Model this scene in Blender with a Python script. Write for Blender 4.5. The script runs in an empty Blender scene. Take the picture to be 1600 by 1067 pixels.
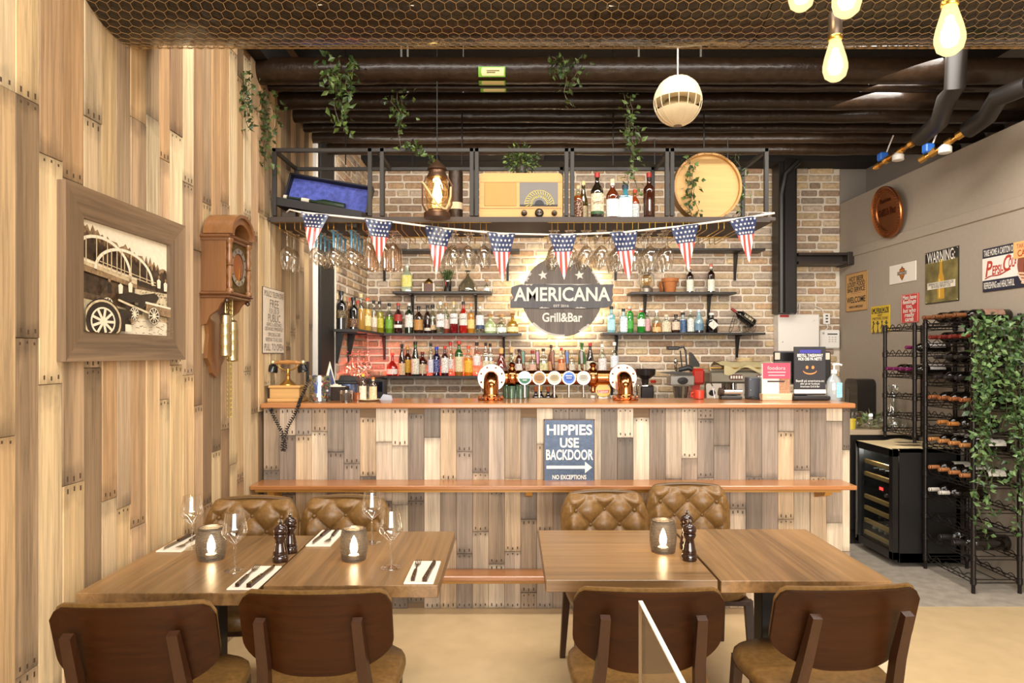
import bpy, bmesh, math, random
from mathutils import Matrix, Vector
PI = math.pi
C = bpy.context.scene.collection
sc = bpy.context.scene
F, HX, HY, CH = 1060.0, 800.0, 553.0, 1.55      # focal length in px, vanishing point, eye height

# ---------------------------------------------------------------- camera, world, lights, exposure
cam = bpy.data.cameras.new('camera')
cam.lens = F / 1600 * 36
cam.shift_y = 19.5 / 1600
cam.clip_start = 0.05
co = bpy.data.objects.new('camera', cam)
co.location = (0, 0, CH)
co.rotation_euler = (PI / 2, 0, 0)
C.objects.link(co)
sc.camera = co

world = bpy.data.worlds.new('world')
sc.world = world
world.use_nodes = True
world.node_tree.nodes['Background'].inputs[0].default_value = (1.0, 0.93, 0.84, 1)
world.node_tree.nodes['Background'].inputs[1].default_value = 0.9

def area(name, loc, rot, sx, sy, watts, col):
    l = bpy.data.lights.new(name, 'AREA')
    l.shape = 'RECTANGLE'; l.size = sx; l.size_y = sy; l.energy = watts; l.color = col
    o = bpy.data.objects.new(name, l); o.location = loc; o.rotation_euler = rot
    C.objects.link(o)
    return o
WARM = (1.0, 0.94, 0.85)
area('dining_ceiling_lamp', (0.6, 1.2, 3.6), (0, 0, 0), 2.6, 1.2, 72, WARM)
area('shopfront_window_light', (0.9, -3.4, 1.9), (PI / 2, 0, 0), 4.4, 2.6, 300, (1.0, 0.97, 0.92))
area('aisle_track_lamp', (0.6, 4.95, 3.0), (math.radians(60), 0, 0), 3.6, 0.2, 20, (1.0, 0.93, 0.83))
area('under_cage_fill', (0.1, 4.86, 2.35), (math.radians(80), 0, 0), 2.9, 0.08, 17, (1.0, 0.93, 0.83))  # added unseen light to even out the back wall; no fitting hangs here
area('bar_front_ceiling_lamp', (0.3, 3.05, 3.5), (math.radians(12), 0, 0), 3.4, 0.3, 50, WARM)
area('corridor_ceiling_lamp', (2.2, 3.3, 3.2), (0, math.radians(-18), 0), 0.8, 2.4, 52, (1.0, 0.95, 0.87))

sc.view_settings.view_transform = 'Standard'
sc.view_settings.look = 'None'
sc.view_settings.gamma = 1
sc.view_settings.use_curve_mapping = False
sc.view_settings.exposure = 0.62
sc.cycles.transparent_max_bounces = 32
sc.cycles.max_bounces = 8
sc.cycles.sample_clamp_indirect = 4.0

# ---------------------------------------------------------------- helpers
def X(px, d): return (px - HX) * d / F
def Z(py, d): return CH - (py - HY) * d / F

def S(h):
    h = h.lstrip('#')
    r = []
    for i in (0, 2, 4):
        c = int(h[i:i + 2], 16) / 255
        r.append(c / 12.92 if c <= .04045 else ((c + .055) / 1.055) ** 2.4)
    return (r[0], r[1], r[2], 1)

class MB:
    """collects vertices and faces for one mesh"""
    def __init__(s):
        s.v = []; s.f = []; s.m = []; s.T = Matrix.Identity(4)
    def add(s, vs, fs, m=0):
        b = len(s.v); T = s.T
        s.v += [tuple(T @ Vector(p)) for p in vs]
        for f in fs:
            s.f.append([b + i for i in f]); s.m.append(m)
    def box(s, x0, x1, y0, y1, z0, z1, m=0, b=0):
        if b <= 0:
            s.add([(x, y, z) for z in (z0, z1) for y in (y0, y1) for x in (x0, x1)],
                  [(0, 2, 3, 1), (4, 5, 7, 6), (0, 1, 5, 4), (2, 6, 7, 3), (0, 4, 6, 2), (1, 3, 7, 5)], m)
            return
        cx, cy, cz = (x0 + x1) / 2, (y0 + y1) / 2, (z0 + z1) / 2
        hx, hy, hz = (x1 - x0) / 2, (y1 - y0) / 2, (z1 - z0) / 2
        b = min(b, hx * .9, hy * .9, hz * .9)
        vs = []; idx = {}
        for sx in (-1, 1):
            for sy in (-1, 1):
                for sz in (-1, 1):
                    for a in range(3):
                        p = [sx * (hx - b), sy * (hy - b), sz * (hz - b)]
                        p[a] = (sx * hx, sy * hy, sz * hz)[a]
                        idx[(sx, sy, sz, a)] = len(vs)
                        vs.append((cx + p[0], cy + p[1], cz + p[2]))
        fs = []
        I = idx
        for g in (-1, 1):
            fs.append([I[(g, -1, -1, 0)], I[(g, 1, -1, 0)], I[(g, 1, 1, 0)], I[(g, -1, 1, 0)]][::g])
            fs.append([I[(-1, g, -1, 1)], I[(-1, g, 1, 1)], I[(1, g, 1, 1)], I[(1, g, -1, 1)]][::g])
            fs.append([I[(-1, -1, g, 2)], I[(1, -1, g, 2)], I[(1, 1, g, 2)], I[(-1, 1, g, 2)]][::g])
        for p in (-1, 1):
            for q in (-1, 1):
                k = p * q
                fs.append([I[(p, q, -1, 0)], I[(p, q, -1, 1)], I[(p, q, 1, 1)], I[(p, q, 1, 0)]][::k])
                fs.append([I[(p, -1, q, 2)], I[(p, -1, q, 0)], I[(p, 1, q, 0)], I[(p, 1, q, 2)]][::k])
                fs.append([I[(-1, p, q, 1)], I[(-1, p, q, 2)], I[(1, p, q, 2)], I[(1, p, q, 1)]][::k])
        for sx in (-1, 1):
            for sy in (-1, 1):
                for sz in (-1, 1):
                    t = [I[(sx, sy, sz, 0)], I[(sx, sy, sz, 1)], I[(sx, sy, sz, 2)]]
                    fs.append(t if sx * sy * sz > 0 else t[::-1])
        s.add(vs, fs, m)
    def lathe(s, prof, n=16, m=0, o=(0, 0, 0), sq=0, close=True, sx=1, sy=1, a0=0, a1=2 * PI):
        """profile [(r, z)], m an int or a function of the segment; sq>0 squares the cross-section"""
        full = abs(a1 - a0 - 2 * PI) < 1e-6
        cols = n if full else n + 1
        vs = []
        for r, z in prof:
            for i in range(cols):
                a = a0 + (a1 - a0) * i / n
                c, q = math.cos(a), math.sin(a)
                k = 1
                if sq:
                    e = 2 + sq
                    k = (abs(c) ** e + abs(q) ** e) ** (-1 / e)
                vs.append((o[0] + r * k * c * sx, o[1] + r * k * q * sy, o[2] + z))
        fs = []; ms = []
        for j in range(len(prof) - 1):
            for i in range(n):
                i2 = (i + 1) % cols if full else i + 1
                fs.append((j * cols + i, j * cols + i2, (j + 1) * cols + i2, (j + 1) * cols + i))
                ms.append(m(j) if callable(m) else m)
        if close and full:
            if prof[0][0] > 1e-5: fs.append(tuple(range(cols))[::-1]); ms.append(m(0) if callable(m) else m)
            if prof[-1][0] > 1e-5:
                k = (len(prof) - 1) * cols
                fs.append(tuple(range(k, k + cols))); ms.append(m(len(prof) - 2) if callable(m) else m)
        b = len(s.v); T = s.T
        s.v += [tuple(T @ Vector(p)) for p in vs]
        for f, mm in zip(fs, ms):
            s.f.append([b + i for i in f]); s.m.append(mm)
    def cyl(s, p0, p1, r, n=12, m=0, r2=None):
        s.tube([p0, p1], [r, r if r2 is None else r2], n, m)
    def tube(s, pts, r, n=8, m=0, cap=True, closed=False):
        pts = [Vector(p) for p in pts]; N = len(pts)
        rs = r if isinstance(r, (list, tuple)) else [r] * N
        tans = []
        for i in range(N):
            if closed: t = pts[(i + 1) % N] - pts[i - 1]
            else: t = pts[min(i + 1, N - 1)] - pts[max(i - 1, 0)]
            tans.append(t.normalized() if t.length > 1e-9 else Vector((0, 0, 1)))
        u = tans[0].orthogonal().normalized()
        vs = []
        for i in range(N):
            t = tans[i]
            u = (u - t * u.dot(t))
            u = u.normalized() if u.length > 1e-6 else t.orthogonal().normalized()
            w = t.cross(u)
            for k in range(n):
                a = 2 * PI * k / n
                vs.append(pts[i] + (u * math.cos(a) + w * math.sin(a)) * rs[i])
        fs = []
        for i in range(N if closed else N - 1):
            i2 = (i + 1) % N
            for k in range(n):
                k2 = (k + 1) % n
                fs.append((i * n + k, i * n + k2, i2 * n + k2, i2 * n + k))
        if cap and not closed:
            fs.append(tuple(range(n))[::-1]); fs.append(tuple(range((N - 1) * n, N * n)))
        s.add(vs, fs, m)
    def bar(s, p0, p1, w0, w1=None, m=0, d0=None, d1=None, up=(0, 1, 0)):
        """square tapering bar"""
        w1 = w0 if w1 is None else w1
        d0 = w0 if d0 is None else d0; d1 = (w1 if d1 is None else d1)
        p0, p1 = Vector(p0), Vector(p1); t = (p1 - p0).normalized()
        y = Vector(up); y = (y - t * y.dot(t)).normalized(); x = y.cross(t)
        vs = []
        for p, w, d in ((p0, w0, d0), (p1, w1, d1)):
            for a, b in ((-1, -1), (1, -1), (1, 1), (-1, 1)):
                vs.append(p + x * a * w / 2 + y * b * d / 2)
        s.add(vs, [(3, 2, 1, 0), (4, 5, 6, 7), (0, 1, 5, 4), (1, 2, 6, 5), (2, 3, 7, 6), (3, 0, 4, 7)], m)
    def prism(s, poly, y0, y1, m=0):
        """polygon in (x, z), extruded from y0 (front) to y1"""
        n = len(poly)
        ar = sum(poly[i][0] * poly[(i + 1) % n][1] - poly[(i + 1) % n][0] * poly[i][1] for i in range(n))
        if ar < 0: poly = poly[::-1]
        vs = [(x, y0, z) for x, z in poly] + [(x, y1, z) for x, z in poly]
        fs = [tuple(range(n)), tuple(range(n, 2 * n))[::-1]]
        fs += [(i + n, (i + 1) % n + n, (i + 1) % n, i) for i in range(n)]
        s.add(vs, fs, m)
    def poly(s, pts, m=0): s.add(pts, [tuple(range(len(pts)))], m)
    def face(s, poly, y=0, m=0):
        """flat polygon in (x, z) facing -y"""
        n = len(poly)
        ar = sum(poly[i][0] * poly[(i + 1) % n][1] - poly[(i + 1) % n][0] * poly[i][1] for i in range(n))
        if ar < 0: poly = poly[::-1]
        s.add([(x, y, z) for x, z in poly], [tuple(range(n))], m)
    def ball(s, c, r, n=12, k=7, m=0, sz=1):
        s.lathe([(r * math.sin(PI * j / k), -r * sz * math.cos(PI * j / k)) for j in range(k + 1)], n, m, c)
    def grid(s, fn, nu, nv, m=0, flip=False):
        vs = [fn(i / nu, j / nv) for j in range(nv + 1) for i in range(nu + 1)]
        w = nu + 1
        fs = [(j * w + i, j * w + i + 1, (j + 1) * w + i + 1, (j + 1) * w + i) for j in range(nv) for i in range(nu)]
        if flip: fs = [f[::-1] for f in fs]
        s.add(vs, fs, m)
    def shell(s, fa, fb, nu, nv, m=0, mb=None):
        """two grids joined along the rim"""
        s.grid(fa, nu, nv, m); s.grid(fb, nu, nv, m if mb is None else mb, True)
        rim = [(i / nu, 0) for i in range(nu)] + [(1, j / nv) for j in range(nv)] + \
              [(1 - i / nu, 1) for i in range(nu)] + [(0, 1 - j / nv) for j in range(nv)]
        n = len(rim)
        vs = [fa(*p) for p in rim] + [fb(*p) for p in rim]
        s.add(vs, [(i, i + n, (i + 1) % n + n, (i + 1) % n) for i in range(n)], m)
    def cushion(s, w, d, rings, e=4, n=28, m=0, o=(0, 0, 0), taper=0):
        """superellipse outline, rings [(scale, z)] from bottom to top"""
        vs = []
        for k, z in rings:
            for i in range(n):
                a = 2 * PI * i / n
                c, q = math.cos(a), math.sin(a)
                r = (abs(c) ** e + abs(q) ** e) ** (-1 / e)
                y = r * q * d / 2 * k
                vs.append((o[0] + r * c * w / 2 * k * (1 + taper * y / (d / 2)), o[1] + y, o[2] + z))
        R = len(rings)
        fs = [(j * n + i, j * n + (i + 1) % n, (j + 1) * n + (i + 1) % n, (j + 1) * n + i) for j in range(R - 1) for i in range(n)]
        fs += [tuple(range(n))[::-1], tuple(range((R - 1) * n, R * n))]
        s.add(vs, fs, m)
    def build(s, name, mats, parent=None, smooth=35, loc=None, rz=None, uv=None):
        me = bpy.data.meshes.new(name)
        me.from_pydata(s.v, [], s.f)
        if not isinstance(mats, (list, tuple)): mats = [mats]
        for x in mats: me.materials.append(x)
        if len(mats) > 1: me.polygons.foreach_set('material_index', s.m)
        if smooth:
            me.polygons.foreach_set('use_smooth', [True] * len(s.f))
            me.set_sharp_from_angle(angle=math.radians(smooth))
        me.update()
        o = bpy.data.objects.new(name, me)
        C.objects.link(o)
        if parent: o.parent = parent
        if loc: o.location = loc
        if rz: o.rotation_euler = (0, 0, rz)
        return o

def tag(o, label=None, cat=None, group=None, kind=None):
    if label: o['label'] = label
    if cat: o['category'] = cat
    if group: o['group'] = group
    if kind: o['kind'] = kind
    return o
def thing(name, label, cat, loc=(0, 0, 0), rz=0, group=None):
    o = bpy.data.objects.new(name, None); C.objects.link(o)
    o.empty_display_size = .05
    o.location = loc; o.rotation_euler = (0, 0, rz)
    return tag(o, label, cat, group)
def copy_tree(o, parent=None):
    c = o.copy(); C.objects.link(c)
    if parent: c.parent = parent
    for ch in o.children: copy_tree(ch, c)
    return c
def dup(o, loc, rz=None, label=None, group=None):
    c = copy_tree(o); c.location = loc
    if rz is not None: c.rotation_euler = (0, 0, rz)
    return tag(c, label, None, group)
def struct(mb, name, m, parent=None, smooth=35):
    o = mb.build(name, m, parent, smooth)
    if not parent: o['kind'] = 'structure'
    return o
FONT = None
def text(s, size, parent, loc, m, w=None, align='CENTER', rot=(PI / 2, 0, 0), ext=0.0, name='lettering', shear=0, space=1.0, bold=0.0):
    cu = bpy.data.curves.new(name, 'FONT')
    cu.body = s; cu.size = size; cu.align_x = align; cu.align_y = 'CENTER'
    cu.extrude = ext; cu.shear = shear; cu.space_character = space
    cu.offset = bold; cu.resolution_u = 3
    cu.materials.append(m)
    o = bpy.data.objects.new(name, cu); C.objects.link(o)
    o.parent = parent; o.location = loc; o.rotation_euler = rot
    if w:
        WIDTHS.append((o, w))
    return o
WIDTHS = []

# ---------------------------------------------------------------- materials
MC = {}
def _new(key, name):
    mt = bpy.data.materials.new(name); mt.use_nodes = True
    MC[key] = mt
    nt = mt.node_tree
    return mt, nt, nt.nodes['Principled BSDF'], nt.nodes, nt.links
def plain(col, rough=.5, metal=0, coat=0, bump=0, bscale=80, var=0, spec=.5):
    """one colour, a little mottling and relief"""
    key = ('p', col, rough, metal, coat, bump, bscale, var, spec)
    if key in MC: return MC[key]
    mt, nt, b, N, L = _new(key, 'plain_' + col.strip('#'))
    b.inputs['Base Color'].default_value = S(col)
    b.inputs['Roughness'].default_value = rough
    b.inputs['Metallic'].default_value = metal
    b.inputs['Coat Weight'].default_value = coat
    b.inputs['Specular IOR Level'].default_value = spec
    if bump or var:
        tc = N.new('ShaderNodeTexCoord'); nz = N.new('ShaderNodeTexNoise')
        nz.inputs['Scale'].default_value = bscale; nz.inputs['Detail'].default_value = 4
        L.new(tc.outputs['Object'], nz.inputs['Vector'])
        if bump:
            bp = N.new('ShaderNodeBump'); bp.inputs['Strength'].default_value = bump; bp.inputs['Distance'].default_value = .01
            L.new(nz.outputs['Fac'], bp.inputs['Height']); L.new(bp.outputs['Normal'], b.inputs['Normal'])
        if var:
            mx = N.new('ShaderNodeMix'); mx.data_type = 'RGBA'
            c = S(col)
            mx.inputs['A'].default_value = tuple(min(1, x * (1 - var)) for x in c[:3]) + (1,)
            mx.inputs['B'].default_value = tuple(min(1, x * (1 + var)) for x in c[:3]) + (1,)
            rp = N.new('ShaderNodeMapRange'); rp.inputs['From Min'].default_value = .3; rp.inputs['From Max'].default_value = .7
            L.new(nz.outputs['Fac'], rp.inputs['Value']); L.new(rp.outputs['Result'], mx.inputs['Factor'])
            L.new(mx.outputs['Result'], b.inputs['Base Color'])
    return mt
def emit(col, strength):
    key = ('e', col, strength)
    if key in MC: return MC[key]
    mt, nt, b, N, L = _new(key, 'glowing')
    b.inputs['Base Color'].default_value = (.02, .02, .02, 1)
    b.inputs['Emission Color'].default_value = S(col)
    b.inputs['Emission Strength'].default_value = strength
    return mt
def glass(col='#ffffff', tint=0.0, rough=.03, gl=.12):
    """thin glass: see-through with a fresnel sheen; tint mixes in a coloured body (liquid, dyed glass)"""
    key = ('g', col, tint, rough, gl)
    if key in MC: return MC[key]
    mt, nt, b, N, L = _new(key, 'glass_' + col.strip('#'))
    N.remove(b)
    out = N['Material Output']
    tr = N.new('ShaderNodeBsdfTransparent'); tr.inputs[0].default_value = S(col)
    g = N.new('ShaderNodeBsdfGlossy'); g.inputs['Roughness'].default_value = rough; g.inputs['Color'].default_value = (1, 1, 1, 1)
    lw = N.new('ShaderNodeLayerWeight'); lw.inputs['Blend'].default_value = .35
    mr = N.new('ShaderNodeMapRange')
    mr.inputs['From Min'].default_value = 0; mr.inputs['From Max'].default_value = 1
    mr.inputs['To Min'].default_value = gl * .5; mr.inputs['To Max'].default_value = min(1, gl * 4)
    L.new(lw.outputs['Facing'], mr.inputs['Value'])
    base = tr.outputs[0]
    if tint:
        df = N.new('ShaderNodeBsdfDiffuse'); df.inputs[0].default_value = S(col)
        mm = N.new('ShaderNodeMixShader'); mm.inputs[0].default_value = tint
        L.new(tr.outputs[0], mm.inputs[1]); L.new(df.outputs[0], mm.inputs[2])
        base = mm.outputs[0]
    mx = N.new('ShaderNodeMixShader')
    L.new(mr.outputs['Result'], mx.inputs[0]); L.new(base, mx.inputs[1]); L.new(g.outputs[0], mx.inputs[2])
    L.new(mx.outputs[0], out.inputs['Surface'])
    return mt
def wood(col, axis='z', rough=.5, contrast=.35, scale=1.0, coat=0, objcol=False, ends=False, metal=0):
    """straight-grained wood; the colour may come from each board's own object colour"""
    key = ('w', col, axis, rough, contrast, scale, coat, objcol, ends)
    if key in MC: return MC[key]
    mt, nt, b, N, L = _new(key, 'wood_' + col.strip('#'))
    tc = N.new('ShaderNodeTexCoord'); oi = N.new('ShaderNodeObjectInfo')
    ad = N.new('ShaderNodeVectorMath'); ad.operation = 'ADD'
    ml = N.new('ShaderNodeMath'); ml.operation = 'MULTIPLY'; ml.inputs[1].default_value = 37.0
    L.new(oi.outputs['Random'], ml.inputs[0])
    L.new(tc.outputs['Object'], ad.inputs[0]); L.new(ml.outputs[0], ad.inputs[1])
    mp = N.new('ShaderNodeMapping')
    sv = {'x': (3, 85, 85), 'y': (85, 3, 85), 'z': (85, 85, 3)}[axis]
    mp.inputs['Scale'].default_value = tuple(v * scale for v in sv)
    L.new(ad.outputs[0], mp.inputs['Vector'])
    n1 = N.new('ShaderNodeTexNoise'); n1.inputs['Scale'].default_value = 1.0; n1.inputs['Detail'].default_value = 6
    n1.inputs['Roughness'].default_value = .65; n1.inputs['Distortion'].default_value = .6
    L.new(mp.outputs[0], n1.inputs['Vector'])
    n2 = N.new('ShaderNodeTexNoise'); n2.inputs['Scale'].default_value = .14; n2.inputs['Detail'].default_value = 3
    L.new(mp.outputs[0], n2.inputs['Vector'])
    sm = N.new('ShaderNodeMath'); sm.operation = 'ADD'
    L.new(n1.outputs['Fac'], sm.inputs[0]); L.new(n2.outputs['Fac'], sm.inputs[1])
    r = N.new('ShaderNodeMapRange'); r.inputs['From Min'].default_value = .7; r.inputs['From Max'].default_value = 1.3
    r.inputs['To Min'].default_value = 1 - contrast; r.inputs['To Max'].default_value = 1 + contrast * .55
    L.new(sm.outputs[0], r.inputs['Value'])
    hs = N.new('ShaderNodeHueSaturation')
    if objcol: L.new(oi.outputs['Color'], hs.inputs['Color'])
    else: hs.inputs['Color'].default_value = S(col)
    val = r.outputs['Result']
    if ends:
        sp = N.new('ShaderNodeSeparateXYZ'); L.new(tc.outputs['Generated'], sp.inputs[0])
        q = N.new('ShaderNodeMath'); q.operation = 'SUBTRACT'; q.inputs[1].default_value = .5; L.new(sp.outputs['Z'], q.inputs[0])
        ab = N.new('ShaderNodeMath'); ab.operation = 'ABSOLUTE'; L.new(q.outputs[0], ab.inputs[0])
        n3 = N.new('ShaderNodeTexNoise'); n3.inputs['Scale'].default_value = 14; n3.inputs['Detail'].default_value = 3
        L.new(ad.outputs[0], n3.inputs['Vector'])
        e = N.new('ShaderNodeMath'); e.operation = 'MULTIPLY_ADD'; e.inputs[1].default_value = .16
        L.new(n3.outputs['Fac'], e.inputs[0]); L.new(ab.outputs[0], e.inputs[2])
        r2 = N.new('ShaderNodeMapRange'); r2.inputs['From Min'].default_value = .50; r2.inputs['From Max'].default_value = .62
        r2.inputs['To Min'].default_value = 1.0; r2.inputs['To Max'].default_value = .42
        L.new(e.outputs[0], r2.inputs['Value'])
        mu = N.new('ShaderNodeMath'); mu.operation = 'MULTIPLY'
        L.new(val, mu.inputs[0]); L.new(r2.outputs['Result'], mu.inputs[1]); val = mu.outputs[0]
    L.new(val, hs.inputs['Value'])
    L.new(hs.outputs['Color'], b.inputs['Base Color'])
    b.inputs['Roughness'].default_value = rough; b.inputs['Coat Weight'].default_value = coat
    b.inputs['Coat Roughness'].default_value = .15
    bp = N.new('ShaderNodeBump'); bp.inputs['Strength'].default_value = .15; bp.inputs['Distance'].default_value = .003
    L.new(n1.outputs['Fac'], bp.inputs['Height']); L.new(bp.outputs['Normal'], b.inputs['Normal'])
    return mt
def brick_mat():
    mt, nt, b, N, L = _new('brick', 'tumbled_brick')
    tc = N.new('ShaderNodeTexCoord'); oi = N.new('ShaderNodeObjectInfo')
    n1 = N.new('ShaderNodeTexNoise'); n1.inputs['Scale'].default_value = 26; n1.inputs['Detail'].default_value = 6; n1.inputs['Roughness'].default_value = .7
    ge = N.new('ShaderNodeNewGeometry')
    L.new(ge.outputs['Position'], n1.inputs['Vector'])
    r = N.new('ShaderNodeMapRange'); r.inputs['From Min'].default_value = .3; r.inputs['From Max'].default_value = .7
    r.inputs['To Min'].default_value = .62; r.inputs['To Max'].default_value = 1.3
    L.new(n1.outputs['Fac'], r.inputs['Value'])
    at = N.new('ShaderNodeAttribute'); at.attribute_name = 'tint'
    aj = N.new('ShaderNodeAttribute'); aj.attribute_name = 'joined'
    mx = N.new('ShaderNodeMix'); mx.data_type = 'RGBA'
    L.new(aj.outputs['Fac'], mx.inputs['Factor'])
    L.new(oi.outputs['Color'], mx.inputs['A']); L.new(at.outputs['Color'], mx.inputs['B'])
    hs = N.new('ShaderNodeHueSaturation')
    L.new(mx.outputs['Result'], hs.inputs['Color']); L.new(r.outputs['Result'], hs.inputs['Value'])
    L.new(hs.outputs['Color'], b.inputs['Base Color'])
    b.inputs['Roughness'].default_value = .85
    bp = N.new('ShaderNodeBump'); bp.inputs['Strength'].default_value = .5; bp.inputs['Distance'].default_value = .01
    L.new(n1.outputs['Fac'], bp.inputs['Height']); L.new(bp.outputs['Normal'], b.inputs['Normal'])
    return mt
BRICK = brick_mat()
BLACK = plain('#1b1a19', .45)
IRON = plain('#24211f', .42, .3)
STEEL = plain('#c9c6c0', .25, 1)
CHROME = plain('#e8e6e2', .1, 1)
BRASS = plain('#b8924a', .28, 1)
COPPER = plain('#c07a4a', .14, 1)
COPPER2 = plain('#d59a74', .25, 1)
GOLD = plain('#c9a050', .3, 1)
WHITE = plain('#efeae2', .5)
CREAM = plain('#efe3cb', .5)
CLEAR = glass('#fbfdfb', 0, .03, .16)
LEATHER = plain('#75552c', .38, 0, 0, .12, 60, .22)
DARKWOOD = wood('#3a1f0d', 'z', .4, .3, 1, 0)
PLY = wood('#331703', 'x', .42, .45, .7, 0)
PLY.node_tree.nodes['Principled BSDF'].inputs['Specular IOR Level'].default_value = .22
OAK = wood('#8f6c44', 'y', .34, .6, .4, .1)
OAKX = wood('#8f6c44', 'x', .34, .55, .4, .1)
HONEY = wood('#ad7140', 'x', .3, .25, .8, .5)
PLANK = wood('#c0a070', 'z', .55, .5, 1, 0, True, True)
# ================================================================ THE SETTING
XL, XR, YB, YBAR = -1.53, 3.33, 6.9, 4.14
rng = random.Random(7)
CREAMFLOOR = plain('#cbb086', .24, 0, 0, .03, 8, .05)
CONCRETE = plain('#a3988a', .55, 0, 0, .15, 14, .18)
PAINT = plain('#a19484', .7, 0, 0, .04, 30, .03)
DARKCEIL = plain('#1e1a17', .8)
m = MB(); m.box(XL - .3, XR + .4, -4, YBAR + .02, -.06, 0); struct(m, 'floor', CREAMFLOOR)
m = MB(); m.box(XL - .3, XR + .4, YBAR + .02, YB + .2, -.06, .001); struct(m, 'floor_back', CONCRETE)
m = MB(); m.box(XL - .3, XR + .6, -4, YB + .2, 3.75, 3.85); struct(m, 'ceiling', DARKCEIL)
m = MB(); m.box(XL + .02, XR + .4, 6.62, YB, 3.43, 3.75); struct(m, 'trim_1', DARKCEIL)     # dark lintel over the brick wall
m = MB(); m.box(XR, XR + .32, -4, YB + .1, 0, 3.07); struct(m, 'wall_right', PAINT)
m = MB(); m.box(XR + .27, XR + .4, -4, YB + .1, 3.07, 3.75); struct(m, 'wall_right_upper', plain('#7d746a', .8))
m = MB(); m.box(XR - .012, XR + .01, 3.0, YB, 2.50, 2.585, 0, .004); struct(m, 'trim_2', PAINT)
# left wall of salvaged planks
m = MB(); m.box(XL - .2, XL, -4, 5.2, 0, 3.30); m.box(XL - .2, XL - .05, -4, 5.2, 3.30, 3.75)
wl = struct(m, 'wall_left', plain('#6a4c2e', .8))
m = MB(); m.box(XL - .05, XL + .08, 3.6, 5.3, 3.3, 3.5); struct(m, 'trim_3', DARKCEIL)
PAL_WARM = ['#e0c396', '#d8b889', '#d2b083', '#dcc29a', '#c8a578', '#b8936a', '#b59a7a', '#a08768', '#cba983', '#e2caa2', '#c09c74', '#cdb28c', '#8a7256', '#a88c6c', '#97795a']
PAL_GREY = ['#cbb69e', '#b6a28c', '#a89684', '#d2bfa6', '#998878', '#8d7d6e', '#c4a988', '#c0a584', '#ab9378', '#d6c4aa', '#948272', '#c6b196', '#7a6c5e', '#8c7a68', '#a08c78']
PLANKMESH = {}; NAIL = plain('#4c3a28', .7)
def plank(parent, along, u, z0, z1, w, plane, pal, t, facing):
    """one board; u runs along the wall, facing 'x' (left wall) or 'y' (bar front)"""
    h = z1 - z0
    nv = rng.randrange(3)
    k = (round(w, 3), round(h, 2), facing, nv)
    if k not in PLANKMESH:
        mb = MB()
        if facing == 'x': mb.box(0, .012, -w / 2 + .0008, w / 2 - .0008, -h / 2 + .0008, h / 2 - .0008, 0, .0015)
        else: mb.box(-w / 2 + .0008, w / 2 - .0008, -.012, 0, -h / 2 + .0008, h / 2 - .0008, 0, .0015)
        if nv:
            for e in (-1, 1):
                for j in (-1, 0, 1):
                    c_ = j * w * .3; zc = e * (h / 2 - .014 - .004 * abs(j))
                    if facing == 'x': mb.box(.0118, .0127, c_ - .0035, c_ + .0035, zc - (.012 if nv == 1 else .004) * (1 if e > 0 else .5), zc + (.005 if e > 0 else .012), 1)
                    else: mb.box(c_ - .0035, c_ + .0035, -.0127, -.0118, zc - (.012 if nv == 1 else .004) * (1 if e > 0 else .5), zc + (.005 if e > 0 else .012), 1)
        PLANKMESH[k] = mb.build('plank', [PLANK, NAIL], None, 0)
        o = PLANKMESH[k]
    else:
        o = PLANKMESH[k].copy(); C.objects.link(o)
    o.parent = parent
    o.location = (plane - .012 + t, u, (z0 + z1) / 2) if facing == 'x' else (u, plane + .012 - t, (z0 + z1) / 2)
    c = S(pal[rng.randrange(len(pal))]); v = rng.uniform(.86, 1.12)
    o.color = (c[0] * v, c[1] * v, c[2] * v, 1)
def board_column(parent, u, w, top, plane, pal, facing, lmin, lmax):
    z = rng.choice([-.5, -.35, -.2, -.1, -.6])
    while z < top - .02:
        L_ = rng.choice([lmin, (lmin * 2 + lmax) / 3, (lmin + 2 * lmax) / 3, lmax])
        a, b = max(0, z), min(top, z + L_)
        if b - a > .06: plank(parent, None, u, a, b, w, plane, pal, rng.choice([.005, .006, .0075, .009]), facing)
        z += L_
u = 1.45
while u < 5.17:
    w = rng.choice([.095, .105, .105, .115]) if u < 5.0 else min(.105, 5.19 - u)
    board_column(wl, u + w / 2, w, 3.29, XL, PAL_WARM, 'x', .75, 1.2)
    u += w
# white edge strip and black steel post at the end of the plank wall
m = MB(); m.box(XL - .05, XL + .035, 5.2, 5.235, 0, 3.43, 0, .004); struct(m, 'trim_4', WHITE)
m = MB(); m.box(XL - .05, XL + .045, 5.27, 5.68, 0, 3.6, 0, .006); struct(m, 'trim_5', plain('#211d1a', .6, 0, 0, .3, 40))
# brick walls
MORTAR = plain('#e0d3c0', .9, 0, 0, .5, 60, .06)
PAL_BRICK = ['#bfa585', '#b09577', '#c9ad88', '#a58b72', '#b89d82', '#c9b294', '#a08b79', '#bf9c78', '#a99784', '#cdb28a', '#b08e70', '#9d8774', '#c4b09a']
wb = MB(); wb.box(XL - .1, XR, YB, YB + .15, .0, 3.6); wb = struct(wb, 'wall_back', MORTAR)
m = MB(); m.box(XR, XR + .6, YB, YB + .15, 0, 3.75); struct(m, 'wall_back_return', plain('#8a8076', .8))
wlb = MB(); wlb.box(XL - .2, -1.475, 5.68, YB, 0, 3.6); wlb = struct(wlb, 'wall_left_brick', MORTAR)
BM = {}
def brick_box(mb, w, h, dp, facing):
    if facing == 'y': mb.box(-w / 2, w / 2, -dp, .004, -h / 2, h / 2, 0, .0095)
    else: mb.box(-.004, dp, -w / 2, w / 2, -h / 2, h / 2, 0, .0095)
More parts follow.
